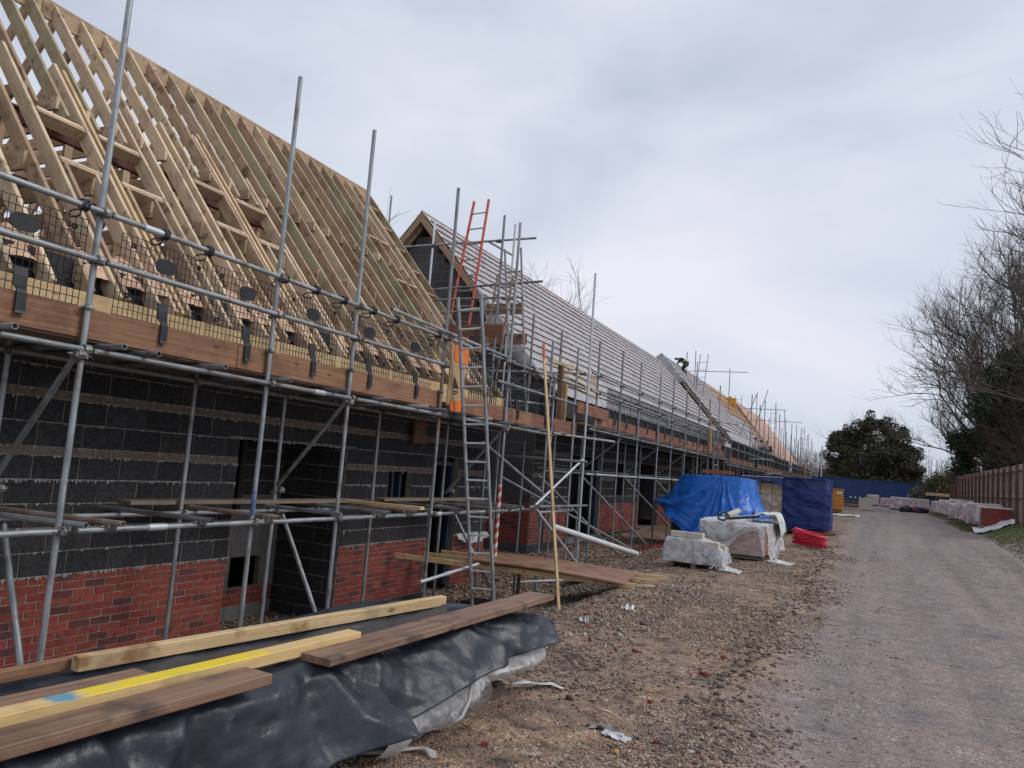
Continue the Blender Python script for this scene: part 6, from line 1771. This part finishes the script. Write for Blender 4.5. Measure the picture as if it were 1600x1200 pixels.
fr = thing('board_stack', 'low stack of dark boards beside the orange skip', 'board stack', (-1.0, 58, .6))
for k in range(5): beam('board', (-1.9, 58, .72 + k * .11), (-.1, 58.2, .72 + k * .11), 1.3, .07, board_grey if k % 2 else blue_dark, fr)
for k in range(4): 
    beam('white_pipe_end', (-1.3 + k * .3, 57.2, 1.35), (-1.3 + k * .3, 58.6, 1.35), .1, .1, white_m, fr)
tb = thing('bulk_bag', 'pale bulk bag standing at the end of the board stack', 'bulk bag', (-.2, 56, .6))
b = MB(); b.box(-.75, .05, 55.6, 56.4, .6, 1.35); b.obj('bag', cream_block, tb)

def wrapped_pack(x, y, label, w=1.0, d=1.1, h=.72, m=pack_wrap, cat='brick pack', group=None, z=None, seed=1, rows=True):
    z = zat(x, y) if z is None else z
    root = thing('brick_pack', label, cat, (x, y, z), group)
    for k in range(3): beam('pallet_bearer', (x - w / 2, y - d / 2 + .1 + k * (d / 2 - .1), z + .03), (x + w / 2, y - d / 2 + .1 + k * (d / 2 - .1), z + .03), .09, .09, board_grey, root)
    r2 = np.random.default_rng(seed)
    P = sheet_over(x - w / 2, x + w / 2, y - d / 2, y + d / 2, z + .07, z + h, seed, (1, 1), nu=44, nv=44, flare=.12, amp=.07)
    P[..., 2] += .03 * fbm(P[..., :2], 2.2, 2, seed)
    solid_sheet('wrapped_bricks', P, m, parent=root)
    return root
GP = 'wrapped brick packs lined along the brown fence'
ordp = ['second', 'third', 'fourth', 'fifth', 'sixth', 'seventh', 'eighth', 'ninth', 'tenth']
fp = thing('brick_pack', 'torn-open pack showing red bricks, first in the row by the fence', 'brick pack', (3.85, 31.5, 1), GP)
zf = zat(3.9, 31.4)
brick_pack(fp, Matrix.Translation((3.42, 31.0, zf + .08)), 4, 9, 9, bl=.22, m=brick_r)
for k in range(3): beam('pallet_bearer', (3.45 + .4 * k, 31.0, zf + .03), (3.45 + .4 * k, 32.0, zf + .03), .09, .09, board_grey, fp)
P = sheet_over(3.38, 4.34, 31.05, 32.0, zf + .1, zf + .70, 3, (.9, .55), flare=.15, amp=.04)
P = P[:, 14:]; solid_sheet('wrap', P, poly_milky, parent=fp)
U, V = np.meshgrid(np.linspace(0, 1, 30), np.linspace(0, 1, 12), indexing='ij')
XX = 3.15 + U * 1.2; YY = 30.2 + V * .9; ZZ = tz(XX, YY) + .04 + .12 * V + .08 * np.abs(ridged(np.stack([U * 3, V * 2], -1), 1.2, 3, 3))
solid_sheet('torn_wrap', np.stack([XX, YY, ZZ], -1), white_m, parent=fp)
y = 33.1
for k in range(9):
    wrapped_pack(3.70 + .03 * k + random.uniform(-.10, .10), y, ordp[k] + ' milky wrapped brick pack from the torn-open red one', h=random.uniform(.70, .86), group=GP, seed=k + 3)
    y += 2.3 if k < 4 else 3.0
tag(beam('timber_bundle', (3.3, 58, 1.95), (4.6, 57.2, 1.95), .35, .2, timber_y), 'pale timber bundle lying on top of the far wrapped packs', 'timber')
wrapped_pack(2.6, 66, 'low milky pack where the packs meet the blue hoarding', w=2.6, d=1.3, h=.95, seed=21)
wrapped_pack(.10, 78, 'square pinkish wrapped pack before the blue hoarding', w=1.0, d=1.0, h=1.0, seed=22)
wrapped_pack(1.45, 78, 'opened pinkish pack with red bricks before the blue hoarding', w=1.4, d=1.0, h=.8, seed=23)
dbm = thing('rubbish_heap', 'heap of dark sheeting and red scraps before the fence packs', 'rubbish', (2.6, 60, .6))
for k, (x, m, s_) in enumerate(((2.2, plastic_b, .5), (2.8, blue_dark, .45), (2.7, red_net, .35), (3.2, plastic_b, .5), (2.5, white_m, .2))):
    V_ = ICO_V * (1 + np.random.default_rng(k).uniform(-.25, .25, (12, 1))) * np.array([s_, .4, s_ * .7]) + np.array([x, 60 + .1 * k, .75 + .1 * (k == 2)])
    link('scrap', np_mesh('scrap', V_, ICO_F, m), None, dbm)
# yellow gas bags hanging at the far gable
yb = thing('lifting_bag', 'yellow banner-like bags hanging at the orange gable of the far house', 'bags', (-9.8, 58, 6))
for z0, z1 in ((7.0, 7.9), (6.0, 6.35)):
    b = MB(); b.box(-10.4, -9.2, 57.9, 58.1, z0, z1); b.add([(-10.3, 57.9, z0), (-9.3, 57.9, z0), (-9.8, 57.95, z0 - .35), (-10.3, 58.1, z0), (-9.3, 58.1, z0), (-9.8, 58.05, z0 - .35)], [(0, 1, 2), (3, 5, 4), (0, 2, 5, 3), (1, 4, 5, 2), (0, 3, 4, 1)])
    b.obj('bag', yellow_m, yb)
for x in (-10.3, -9.3): beam('strap', (x, 58, 6.3), (x, 58, 7.0), .08, .05, osb, yb)
# yellow taped post
yp = thing('taped_post', 'yellow foam-wrapped post at the scaffold break below the battened roof', 'post', (-5.3, 28.2, 2.7))
tube('padding', (-5.33, 28.2, 2.72), (-5.33, 28.15, 3.60), osb, yp, r=.07, n=12)
yq = thing('taped_post', 'orange-yellow wrapped post far along the scaffold', 'post', (-5.4, 72, 2.7)); tube('padding', (-5.4, 72, 2.66), (-5.4, 72, 3.8), osb, yq, r=.12, n=10)

# ================================================================== hoarding, fence
hd = thing('hoarding', 'blue painted site hoarding closing the end of the track', 'hoarding', (0, 87, .5))
x = -12.0; k = 0
while x < 5.4:
    w = 1.22
    beam('hoarding_panel', (x, 87, .5), (x, 87, 3.0), .03, w - .012, hoard_m, hd, up=(1, 0, 0))
    x += w; k += 1
beam('capping', (-12.6, 86.97, 3.02), (6.25, 86.97, 3.02), .09, .05, hoard_m, hd)
def fence(name, label, y0, y1, xa, ztop, step, seed, xb=None):
    xb = xa if xb is None else xb
    fx = lambda y: xa + (xb - xa) * (y - y0) / (y1 - y0)
    x = xa
    root = thing(name, label, 'fence', (x, y0, zat(x, y0)))
    r2 = random.Random(seed)
    y = y0; me = None
    while y < y1:
        w = .14
        h = ztop + r2.uniform(-.012, .012)
        z0 = 1.0 - .15
        M = Matrix.Translation((fx(y) + .05 + r2.uniform(-.004, .004), y + w / 2, z0))
        k = ('fb', round(h - z0, 2))
        if k not in CACHE:
            b = MB(); b.box(-.009, .009, -.066, .066, 0, h - z0); CACHE[k] = b.mesh('fence_board', fence_m)
        link('fence_board', CACHE[k], M, root)
        y += w
    y = y0 + .2
    while y < y1:
        beam('fence_post', (fx(y) - .07, y, .8), (fx(y) - .07, y, ztop - .06 + r2.uniform(0, .05)), .1, .1, fence_post, root)
        y += step
    for z in (ztop - .16, ztop - 1.06):
        yy = y0
        while yy < y1 - .1:
            beam('fence_rail', (fx(yy) + .005, yy, z), (fx(min(y1, yy + 2.8)) + .005, min(y1, yy + 2.8), z), .07, .09, fence_rail, root); yy += 2.8
    return root
fence('fence', 'close-boarded weathered fence with brown posts beside the brick packs', 28.6, 51.0, 4.40, 3.03, 1.41, 3)
fence('fence', 'lower brown fence section running on to the blue hoarding', 51.2, 86.9, 4.45, 2.72, 1.9, 4, xb=6.2)
b = MB(); b.box(4.34, 4.46, 51.02, 51.14, .9, 3.05); tag(b.obj('fence_post', fence_post), 'tall brown post where the fence steps down', 'post')
# pale house and mast beyond the hoarding
ph = thing('house', 'pale rendered house glimpsed behind the yew and hoarding', 'house', (-4.5, 104, .5))
b = MB(); b.box(-5.9, -3.2, 104, 110, .4, 3.9); b.obj('wall', stone_m, ph)
b = MB(); b.add([(-6.1, 103.7, 3.9), (-3.0, 103.7, 3.9), (-3.0, 110.3, 3.9), (-6.1, 110.3, 3.9), (-6.1, 107, 4.6), (-3.0, 107, 4.6)], [(0, 1, 5, 4), (2, 3, 4, 5), (0, 4, 3), (1, 2, 5), (0, 3, 2, 1)]); b.obj('roof', coping_m, ph)
for xx in (-5.6, -4.3):
    f_ = beam('window', (xx, 103.97, 3.2), (xx, 103.97, 4.3), .05, .9, blue_dark, ph, up=(1, 0, 0))
for xx in (-3.9,):
    beam('window', (xx, 103.97, 1.2), (xx, 103.97, 2.2), .05, .8, blue_dark, ph, up=(1, 0, 0))
tag(tube('lamp_mast', (-5.2, 94, .4), (-5.2, 94, 6.6), stone_m, None, r=.08, n=8), 'pale mast standing behind the hoarding beside the yew', 'mast')

# ================================================================== trees
def bare_tree_arrays(seed, height, spread, r0=.22, lean=(0, 0), start=.25, nmain=9, depth=5, minr=.006, droop=0.0, kids=(3, 5), up=.35):
    r2 = random.Random(seed)
    segs_t, segs_c = [], []
    def grow(p, d, L, r, lev):
        n = 3 if lev > 2 else 4
        q = p.copy(); dd = d.copy()
        sl = L / n
        pts_ = [q.copy()]
        for i in range(n):
            dd = (dd + Vector((r2.gauss(0, .22), r2.gauss(0, .22), r2.gauss(0, .18) + up * .10 - droop * .1 * lev))).normalized()
            q2 = q + dd * sl
            ra = r * (1 - i / n * .45); rb = r * (1 - (i + 1) / n * .45)
            (segs_t if lev == 0 else segs_c).append((tuple(q), tuple(q2), ra, rb))
            q = q2; pts_.append(q.copy())
        if lev >= depth or r < minr: return
        k = r2.randint(*kids)
        for j in range(k):
            t = r2.uniform(.3, 1.0) if j else 1.0
            ii = min(n - 1, int(t * n)); pp = pts_[ii].lerp(pts_[ii + 1], t * n - ii) if t < 1 else pts_[-1]
            ax = Vector((r2.gauss(0, 1), r2.gauss(0, 1), r2.gauss(0, .6) + up)).normalized()
            nd = (dd + ax * r2.uniform(.45, .95)).normalized()
            grow(pp, nd, L * r2.uniform(.5, .8), r * r2.uniform(.42, .6), lev + 1)
    # trunk
    p = Vector((0, 0, 0)); d = Vector((lean[0], lean[1], 1)).normalized()
    H = height * .5; n = 6; tp_ = [p.copy()]
    for i in range(n):
        d = (d + Vector((r2.gauss(0, .05), r2.gauss(0, .05), 0))).normalized()
        q = p + d * H / n
        segs_t.append((tuple(p), tuple(q), r0 * (1 - i / n * .5), r0 * (1 - (i + 1) / n * .5)))
        p = q; tp_.append(p.copy())
    for j in range(nmain):
        t = start + (1 - start) * j / (nmain - 1)
        ii = min(n - 1, int(t * n)); pp = tp_[ii].lerp(tp_[ii + 1], t * n - ii) if ii + 1 < len(tp_) else tp_[-1]
        a = j * 2.4 + r2.uniform(-.4, .4)
        el = .5 + .8 * t
        nd = Vector((math.cos(a) * spread, math.sin(a) * spread, el + .2)).normalized()
        grow(pp, nd, height * r2.uniform(.22, .30), r0 * (.5 - .15 * t), 1)
    return segs_t, segs_c
def segs_mesh(name, segs, m, n=3):
    S = np.array([(*a, *b) for a, b, _, _ in segs]); ra = np.array([s[2] for s in segs]); rb = np.array([s[3] for s in segs])
    A, B = S[:, :3], S[:, 3:]
    d = B - A; d /= np.linalg.norm(d, axis=1)[:, None] + 1e-9
    ref = np.where(np.abs(d[:, 2:3]) > .9, np.array([[1., 0, 0]]), np.array([[0, 0, 1.]]))
    x = np.cross(d, ref); x /= np.linalg.norm(x, axis=1)[:, None] + 1e-9; y = np.cross(d, x)
    V = []
    for P_, rr in ((A, ra), (B, rb)):
        for k in range(n):
            a = 2 * math.pi * k / n
            V.append(P_ + (x * math.cos(a) + y * math.sin(a)) * rr[:, None])
    V = np.stack(V, 1).reshape(-1, 3)
    base = np.arange(len(S))[:, None] * 2 * n
    F = np.concatenate([base + np.array([[k, (k + 1) % n, n + (k + 1) % n, n + k]]) for k in range(n)])
    return np_mesh(name, V, F, m)
TREES = {}
def bare_tree(x, y, label, key, scale=1.0, rot=0.0, group=None, z=None, m=None, name='bare_tree', **kw):
    m = m or bark
    k = (key, m.name)
    if k not in TREES:
        st, sc = bare_tree_arrays(key, **kw)
        TREES[k] = (segs_mesh('trunk', st, m, 6), segs_mesh('branches', sc, m, 3))
    z = zat(x, y) - .1 if z is None else z
    M = Matrix.Translation((x, y, z)) @ Matrix.Rotation(rot, 4, 'Z') @ Matrix.Scale(scale, 4)
    root = link(name, None, Matrix.Translation((x, y, z)))
    tag(root, label, 'tree', group)
    link('trunk', TREES[k][0], M, root); link('branches', TREES[k][1], M, root)
    return root
def leaf_cloud(n, centers, radii, size, shape=1.0, seed=1, flat=.5, shell=.55):
    """many small leaf faces in uneven clumps; returns V,F"""
    r2 = np.random.default_rng(seed)
    c = np.array(centers, float); r = np.array(radii, float)
    w = (r[:, 0] * r[:, 1] * r[:, 2]) ** (2 / 3); k = r2.choice(len(c), n, p=w / w.sum())
    d = r2.normal(size=(n, 3)); d /= np.linalg.norm(d, axis=1)[:, None]
    rad = shell + (1 - shell) * r2.uniform(0, 1, n) ** .6
    P = c[k] + d * r[k] * rad[:, None]
    P += .35 * np.stack([fbm(P, .9, 3, 3 + i) for i in range(3)], -1)
    keep = fbm(P, .75, 3, seed + 9) > -.22
    P = P[keep]; n = len(P)
    s = size * r2.uniform(.5, 1.5, n)
    Rm = rand_rot(n)
    q = np.array([(-1, -.5, 0), (0, -.18, .1), (1, 0, -.12), (0, .62, 0.08)])
    V = np.einsum('nij,kj->nki', Rm, q) * s[:, None, None]; V[:, :, 2] *= flat + .3
    V += P[:, None, :]
    F = np.arange(n)[:, None] * 4 + np.array([[0, 1, 2, 3]])
    return V.reshape(-1, 3), F
# the yew
yw = thing('yew_tree', 'broad dark evergreen yew behind the blue hoarding', 'tree', (0, 98, .5))
cs, rs = [], []
r2 = random.Random(3)
cs.append((0, 98, 5.2)); rs.append((3.9, 3.6, 4.2))
for k in range(44):
    a = r2.uniform(0, 6.28); u = r2.uniform(-.25, 1.0)
    rr = 4.35 * math.sqrt(max(.05, 1 - max(0, u) ** 2.1)) * (1.0 if u > 0 else .95)
    cs.append((rr * math.cos(a) * .98 - .1, 98 + rr * math.sin(a), 4.2 + u * 5.6)); s_ = r2.uniform(.7, 1.35); rs.append((s_ * 1.2, s_ * 1.2, s_ * .75))
cs.append((-.4, 98, 10.5)); rs.append((.5, .5, .9)); cs.append((1.5, 98, 9.8)); rs.append((1.0, 1.0, .9)); cs.append((-3.8, 97, 3.6)); rs.append((1.3, 1.2, 1.2)); cs.append((4.0, 97, 4.2)); rs.append((1.3, 1.2, 1.2))
V_, F_ = leaf_cloud(56000, cs, rs, .16, seed=5, shell=.35)
link('crown', np_mesh('crown', V_, F_, leaf_yew), None, yw)
b = MB(); b.tube((0, 98, .3), (0, 98, 5), .45, .25, n=9)
for k in range(9): a = k * .7; b.tube((0, 98, 1.5 + k * .3), (3.2 * math.cos(a), 98 + 3.2 * math.sin(a), 4 + k * .55), .14, .04, n=6)
b.obj('trunk', bark, yw)
# ivy-clad evergreens beyond the fence
def evergreen(x, y, w, h, label, n, seed, m=leaf_ivy, name='evergreen_tree', size=.16, z0=1.0, trunk=True, cat='tree', top=1.0):
    root = thing(name, label, cat, (x, y, z0))
    r2 = random.Random(seed); cs, rs = [], []
    for k in range(int(16 + w * 4)):
        a = r2.uniform(0, 6.28); u = r2.uniform(.12, 1)
        rr = w * .5 * math.sqrt(max(.05, 1 - (u * 1.0) ** 2.4)) * r2.uniform(.4, 1)
        cs.append((x + rr * math.cos(a), y + rr * math.sin(a), z0 + u * h * .93)); s_ = r2.uniform(.10, .2) * w; rs.append((s_, s_, s_ * .8))
    V_, F_ = leaf_cloud(n, cs, rs, size, seed=seed, shell=.3)
    link('crown', np_mesh('crown', V_, F_, m), None, root)
    if trunk:
        b = MB(); b.tube((x, y, z0 - .3), (x + .2, y, z0 + h * .7), .28, .1, n=7)
        for k in range(8): a = k * 1.1; b.tube((x + .1, y, z0 + h * (.2 + .07 * k)), (x + w * .4 * math.cos(a), y + w * .4 * math.sin(a), z0 + h * (.35 + .08 * k)), .09, .02, n=5)
        b.obj('trunk', bark, root)
    return root
evergreen(10.2, 58, 9.0, 12.4, 'tall dark ivy-clad tree rising beyond the fence at the picture edge', 34000, 11)
evergreen(7.5, 62, 5.6, 7.6, 'holly-green evergreen leaning over the fence toward the yew', 20000, 12, size=.15)
evergreen(9.6, 52, 5.0, 5.6, 'dark low evergreen mass just above the weathered fence', 20000, 13)
evergreen(6.4, 82, 5.0, 3.2, 'yellowish-green scrub above the fence step beside the yew', 9000, 14, m=leaf_bush, size=.13, trunk=False, cat='shrub', name='shrub')
evergreen(6.6, 70, 3.0, 4.0, 'straw-coloured bush beyond the step in the fence', 6000, 15, m=leaf_bush, size=.10, trunk=False, cat='shrub', name='shrub')
cs = [(x, 88.4, 2.9 + .15 * math.sin(x * 3)) for x in np.arange(-4.5, 5.5, .45)]
V_, F_ = leaf_cloud(5200, cs, [(.4, .35, .42)] * len(cs), .09, seed=8)
tag(link('hedge', np_mesh('hedge', V_, F_, leaf_ivy)), 'low green hedge tops showing above the blue hoarding', 'hedge')
# big bare trees on the fence side
bare_tree(10.0, 72, 'wide bare tree spreading over the fence between the yew and evergreens', 101, scale=1.0, rot=.3, height=20, spread=1.15, up=.45, r0=.34, start=.18, nmain=16, depth=5, kids=(4, 5), minr=.004)
bare_tree(11.5, 66, 'tall bare tree behind the ivy-clad evergreen', 102, scale=1.0, rot=1.1, height=21, spread=1.0, up=.5, r0=.36, start=.2, nmain=16, depth=5, kids=(4, 5), minr=.004)
bare_tree(12.6, 61, 'bare tree with dense twigs above the ivy-clad tree top', 102, scale=.98, rot=3.4, height=21, spread=1.0, up=.5, r0=.36, start=.2, nmain=15, depth=5, kids=(3, 5))
bare_tree(7.6, 68, 'multi-stemmed bare tree forking low above the fence', 103, scale=.8, rot=2.2, height=16, spread=1.1, up=.45, r0=.26, start=.1, nmain=12, depth=5, kids=(3, 5))
bare_tree(10.4, 42, 'close bare tree whose branch tips reach in from the picture edge', 104, scale=1.0, rot=.0, height=21, spread=1.0, r0=.3, start=.3, nmain=13, depth=5, kids=(4, 5), minr=.004)
for k, (x, y, s_, r_) in enumerate(((10.2, 50, .55, 0), (9.4, 55, .5, 1.3), (8.6, 46, .38, 2.4), (11.6, 47, .55, 4.0), (9.0, 60, .5, 3.3))):
    bare_tree(x, y, ['brown tangled bare tree just beyond the weathered fence', 'brown twiggy tree in front of the ivy-clad tree', 'small brown twiggy tree beside the fence boards', 'dense brown bare tree at the picture edge above the fence', 'brown-stemmed tree between the evergreens and the fence'][k],
              105, scale=s_ * 1.15, rot=r_, group='brown thicket trees beyond the fence', m=twig_brown, height=16, spread=1.3, r0=.2, start=.06, nmain=16, depth=5, kids=(3, 5))
GF = 'distant bare trees behind the site'
lab = 'distant grey leafless tree in the line behind the terrace end'
for k, (x, y, s_, r_) in enumerate(((-12, 108, .62, 0), (-9.5, 112, .55, 1), (-7.2, 106, .5, 2), (-5.6, 110, .5, 3), (-14.5, 115, .6, 4), (-4.2, 104, .48, 5))):
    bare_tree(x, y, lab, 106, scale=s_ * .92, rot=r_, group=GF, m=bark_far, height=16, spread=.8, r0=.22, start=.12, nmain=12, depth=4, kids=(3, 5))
for k, (x, y, s_, r_) in enumerate(((-2.5, 114, .8, 0), (.5, 118, .85, 1.2), (4.5, 112, .6, 2.1), (9.5, 104, .75, 3.0), (14, 98, .8, 4.2))):
    bare_tree(x, y, ['pale bare tree rising behind the yew shoulder', 'pale bare tree directly behind the yew top', 'pale bare tree between the yew and the big fence tree', 'far bare tree seen through the big fence tree', 'far bare tree beyond the evergreens'][k],
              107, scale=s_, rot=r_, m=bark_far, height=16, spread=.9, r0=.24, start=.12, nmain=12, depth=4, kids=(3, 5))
GR = 'bare trees behind the terrace roofs'
for k, (x, y, s_, r_, l_) in enumerate(((-27, 60, 1.22, 0, 'pale bare tree above the battened roof beyond the ladders'), (-24.2, 57, 1.10, 1.6, 'second pale bare tree above the battened roof beyond the ladders'), (-27, 32, 1.0, 2.2, 'pale bare tree between the rafters and the gable peak'),
                                      (-27, 17, .62, .5, 'bare tree seen through the open rafters'), (-22, 12, .58, 2.5, 'bare tree seen low through the open rafters'), (-26, 9.5, .62, 4.4, 'bare tree seen through the rafters at the picture edge'),
                                      (-20, 66, .74, 3, 'bare twigs rising above the roof near the worker'), (-22, 90, .72, 1, 'bare twigs beyond the salmon roof'))):
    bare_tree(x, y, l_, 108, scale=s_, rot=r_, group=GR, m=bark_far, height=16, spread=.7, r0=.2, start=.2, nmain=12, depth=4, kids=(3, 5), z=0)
# a thicket screen low down far behind (reads as one mass)
rt = []
r2 = random.Random(77)
for k in range(1500):
    x = r2.uniform(-30, 40); y = 112 + r2.uniform(0, 14); h = r2.uniform(2.5, 7.0)
    p = (x, y, .5); q = (x + r2.uniform(-.8, .8), y, h)
    rt.append((p, q, .05, .02))
    for j in range(7):
        t = r2.uniform(.3, 1); s0 = tuple(p[i] + (q[i] - p[i]) * t for i in range(3))
        rt.append((s0, (s0[0] + r2.uniform(-1.1, 1.1), s0[1], s0[2] + r2.uniform(.3, 1.3)), .025, .008))
kind(link('woods', segs_mesh('woods', rt, bark_far, 3)), 'stuff')
# grass tuft under the packs
r2n = np.random.default_rng(4); n = 3000
X = np.concatenate([r2n.normal(3.3, .16, n // 2), r2n.uniform(3.4, 4.6, n // 2)]); Y = np.concatenate([r2n.uniform(31.5, 40, n // 2), r2n.uniform(26, 31, n // 2)])
Z = tz(X, Y); h = r2n.uniform(.03, .10, n); a = r2n.uniform(0, 6.28, n)
V = np.stack([np.stack([X - .012 * np.cos(a), Y - .012 * np.sin(a), Z], -1), np.stack([X + .012 * np.cos(a), Y + .012 * np.sin(a), Z], -1), np.stack([X + .04 * np.sin(a), Y + .04 * np.cos(a), Z + h], -1)], 1).reshape(-1, 3)
kind(link('grass', np_mesh('grass', V, np.arange(3 * n).reshape(-1, 3), grass_m)), 'stuff')

# ================================================================== people
def skin_body(name, pts_, edges, radii, m, parent, M, levels=1, root_v=0):
    me = bpy.data.meshes.new(name); me.from_pydata(pts_, edges, []); me.materials.append(m)
    o = bpy.data.objects.new(name + '_tmp', me); COL.objects.link(o)
    mod = o.modifiers.new('s', 'SKIN')
    for i, r_ in enumerate(radii):
        v = me.skin_vertices[0].data[i]; v.radius = (r_, r_) if not isinstance(r_, tuple) else r_
        v.use_root = (i == root_v)
    sb = o.modifiers.new('b', 'SUBSURF'); sb.levels = levels; sb.render_levels = levels
    dg = bpy.context.evaluated_depsgraph_get()
    me2 = bpy.data.meshes.new_from_object(o.evaluated_get(dg)); me2.name = name
    bpy.data.objects.remove(o)
    me2.materials.clear(); me2.materials.append(m)
    for p in me2.polygons: p.use_smooth = True
    return link(name, me2, M, parent)
def person(label, loc, rz, pose, top, trousers, vest=None, head=hair_m):
    """pose: dict of joints in metres, facing +X"""
    root = link('person', None, Matrix.Translation(Vector(loc)))
    tag(root, label, 'person')
    M = Matrix.Translation(Vector(loc)) @ Matrix.Rotation(rz, 4, 'Z')
    J = pose
    names = ['pelvis', 'chest', 'neck', 'head', 'sl', 'el', 'hl', 'sr', 'er', 'hr', 'hpl', 'kl', 'al', 'tl', 'hpr', 'kr', 'ar', 'tr', 'skull']
    P_ = [J[n_] for n_ in names]
    E_ = [(0, 1), (1, 2), (2, 3), (3, 18), (1, 4), (4, 5), (5, 6), (1, 7), (7, 8), (8, 9), (0, 10), (10, 11), (11, 12), (12, 13), (0, 14), (14, 15), (15, 16), (16, 17)]
    rad = [.13, .15, .06, .085, .065, .045, .035, .065, .045, .035, .09, .065, .045, .035, .09, .065, .045, .035, .085]
    skin_body('body', P_, E_, rad, skin, root, M)
    # clothing shells
    def shell(nm, idx, ed, rr, m):
        skin_body(nm, [P_[i] for i in idx], ed, rr, m, root, M)
    shell('jacket', [0, 1, 4, 5, 7, 8], [(0, 1), (1, 2), (2, 3), (1, 4), (4, 5)], [.15, .175, .085, .06, .085, .06], top)
    shell('trousers', [0, 10, 11, 12, 14, 15, 16], [(0, 1), (1, 2), (2, 3), (0, 4), (4, 5), (5, 6)], [.145, .11, .085, .065, .11, .085, .065], trousers)
    if vest: shell('vest', [0, 1], [(0, 1)], [(.16, .16), (.19, .19)], vest)
    h = Vector(J['skull']); bme = MB()
    n = 10
    for i in range(4):
        z0, z1 = math.sin(i * math.pi / 8), math.sin((i + 1) * math.pi / 8); r0_, r1_ = math.cos(i * math.pi / 8), math.cos((i + 1) * math.pi / 8)
        vs = [(h.x - .01 + .105 * r0_ * math.cos(2 * math.pi * k / n), h.y + .095 * r0_ * math.sin(2 * math.pi * k / n), h.z + .0 + .12 * z0) for k in range(n)] + [(h.x - .01 + .105 * r1_ * math.cos(2 * math.pi * k / n), h.y + .095 * r1_ * math.sin(2 * math.pi * k / n), h.z + .12 * z1) for k in range(n)]
        bme.add(vs, [(k, (k + 1) % n, n + (k + 1) % n, n + k) for k in range(n)])
    bme.obj('hair', head, root, True, M)
    return root
stand = dict(pelvis=(0, 0, .95), chest=(.02, 0, 1.32), neck=(.03, 0, 1.48), head=(.05, 0, 1.58), skull=(.05, 0, 1.66), sl=(0, .2, 1.40), el=(.05, .27, 1.12), hl=(.22, .25, .95), sr=(0, -.2, 1.40), er=(.08, -.27, 1.12), hr=(.28, -.2, 1.0),
             hpl=(0, .1, .9), kl=(.03, .12, .5), al=(0, .13, .09), tl=(.16, .14, .04), hpr=(0, -.1, .9), kr=(.05, -.12, .5), ar=(0, -.13, .09), tr=(.16, -.14, .04))
bend = dict(pelvis=(0, 0, .72), chest=(.32, 0, .92), neck=(.45, 0, .95), head=(.53, 0, .92), skull=(.58, 0, .88), sl=(.33, .2, .92), el=(.45, .25, .66), hl=(.58, .2, .42), sr=(.33, -.2, .92), er=(.46, -.25, .66), hr=(.60, -.15, .42),
            hpl=(0, .1, .68), kl=(.22, .16, .40), al=(.02, .14, .08), tl=(.17, .15, .03), hpr=(-.02, -.1, .68), kr=(.12, -.2, .36), ar=(-.1, -.16, .06), tr=(.05, -.17, .03))
person('person in dark clothes and yellow hi-vis vest bending over the roof ridge', (-9.85, 43.8, 7.62), R(200), bend, cloth_d, cloth_d, hivis)
person('person in grey sweatshirt standing on the far scaffold walkway', (-5.95, 44.6, 2.55), R(-20), stand, cloth_g, cloth_d)
person('person in dark hooded coat with hi-vis collar on the far scaffold walkway', (-5.95, 50.2, 2.56), R(100), {k: (v[0], v[1], v[2] * 1.08) for k, v in stand.items()}, cloth_d, cloth_d, None)
person('person in blue work jacket beside the dark-coated one on the walkway', (-5.95, 47.2, 2.56), R(60), stand, cloth_b, cloth_b)
tr_ = thing('timber_stack', 'small pile of pine offcuts on the roof below the ridge worker', 'timber', (-9.4, 44.3, 7.1))
for k in range(6):
    beam('offcut', (-9.5 + .05 * k, 43.7 + .1 * k, 7.25 - .06 * k), (-9.2 + .04 * k, 44.5, 6.9 - .05 * k), .1, .05, timber_y, tr_)
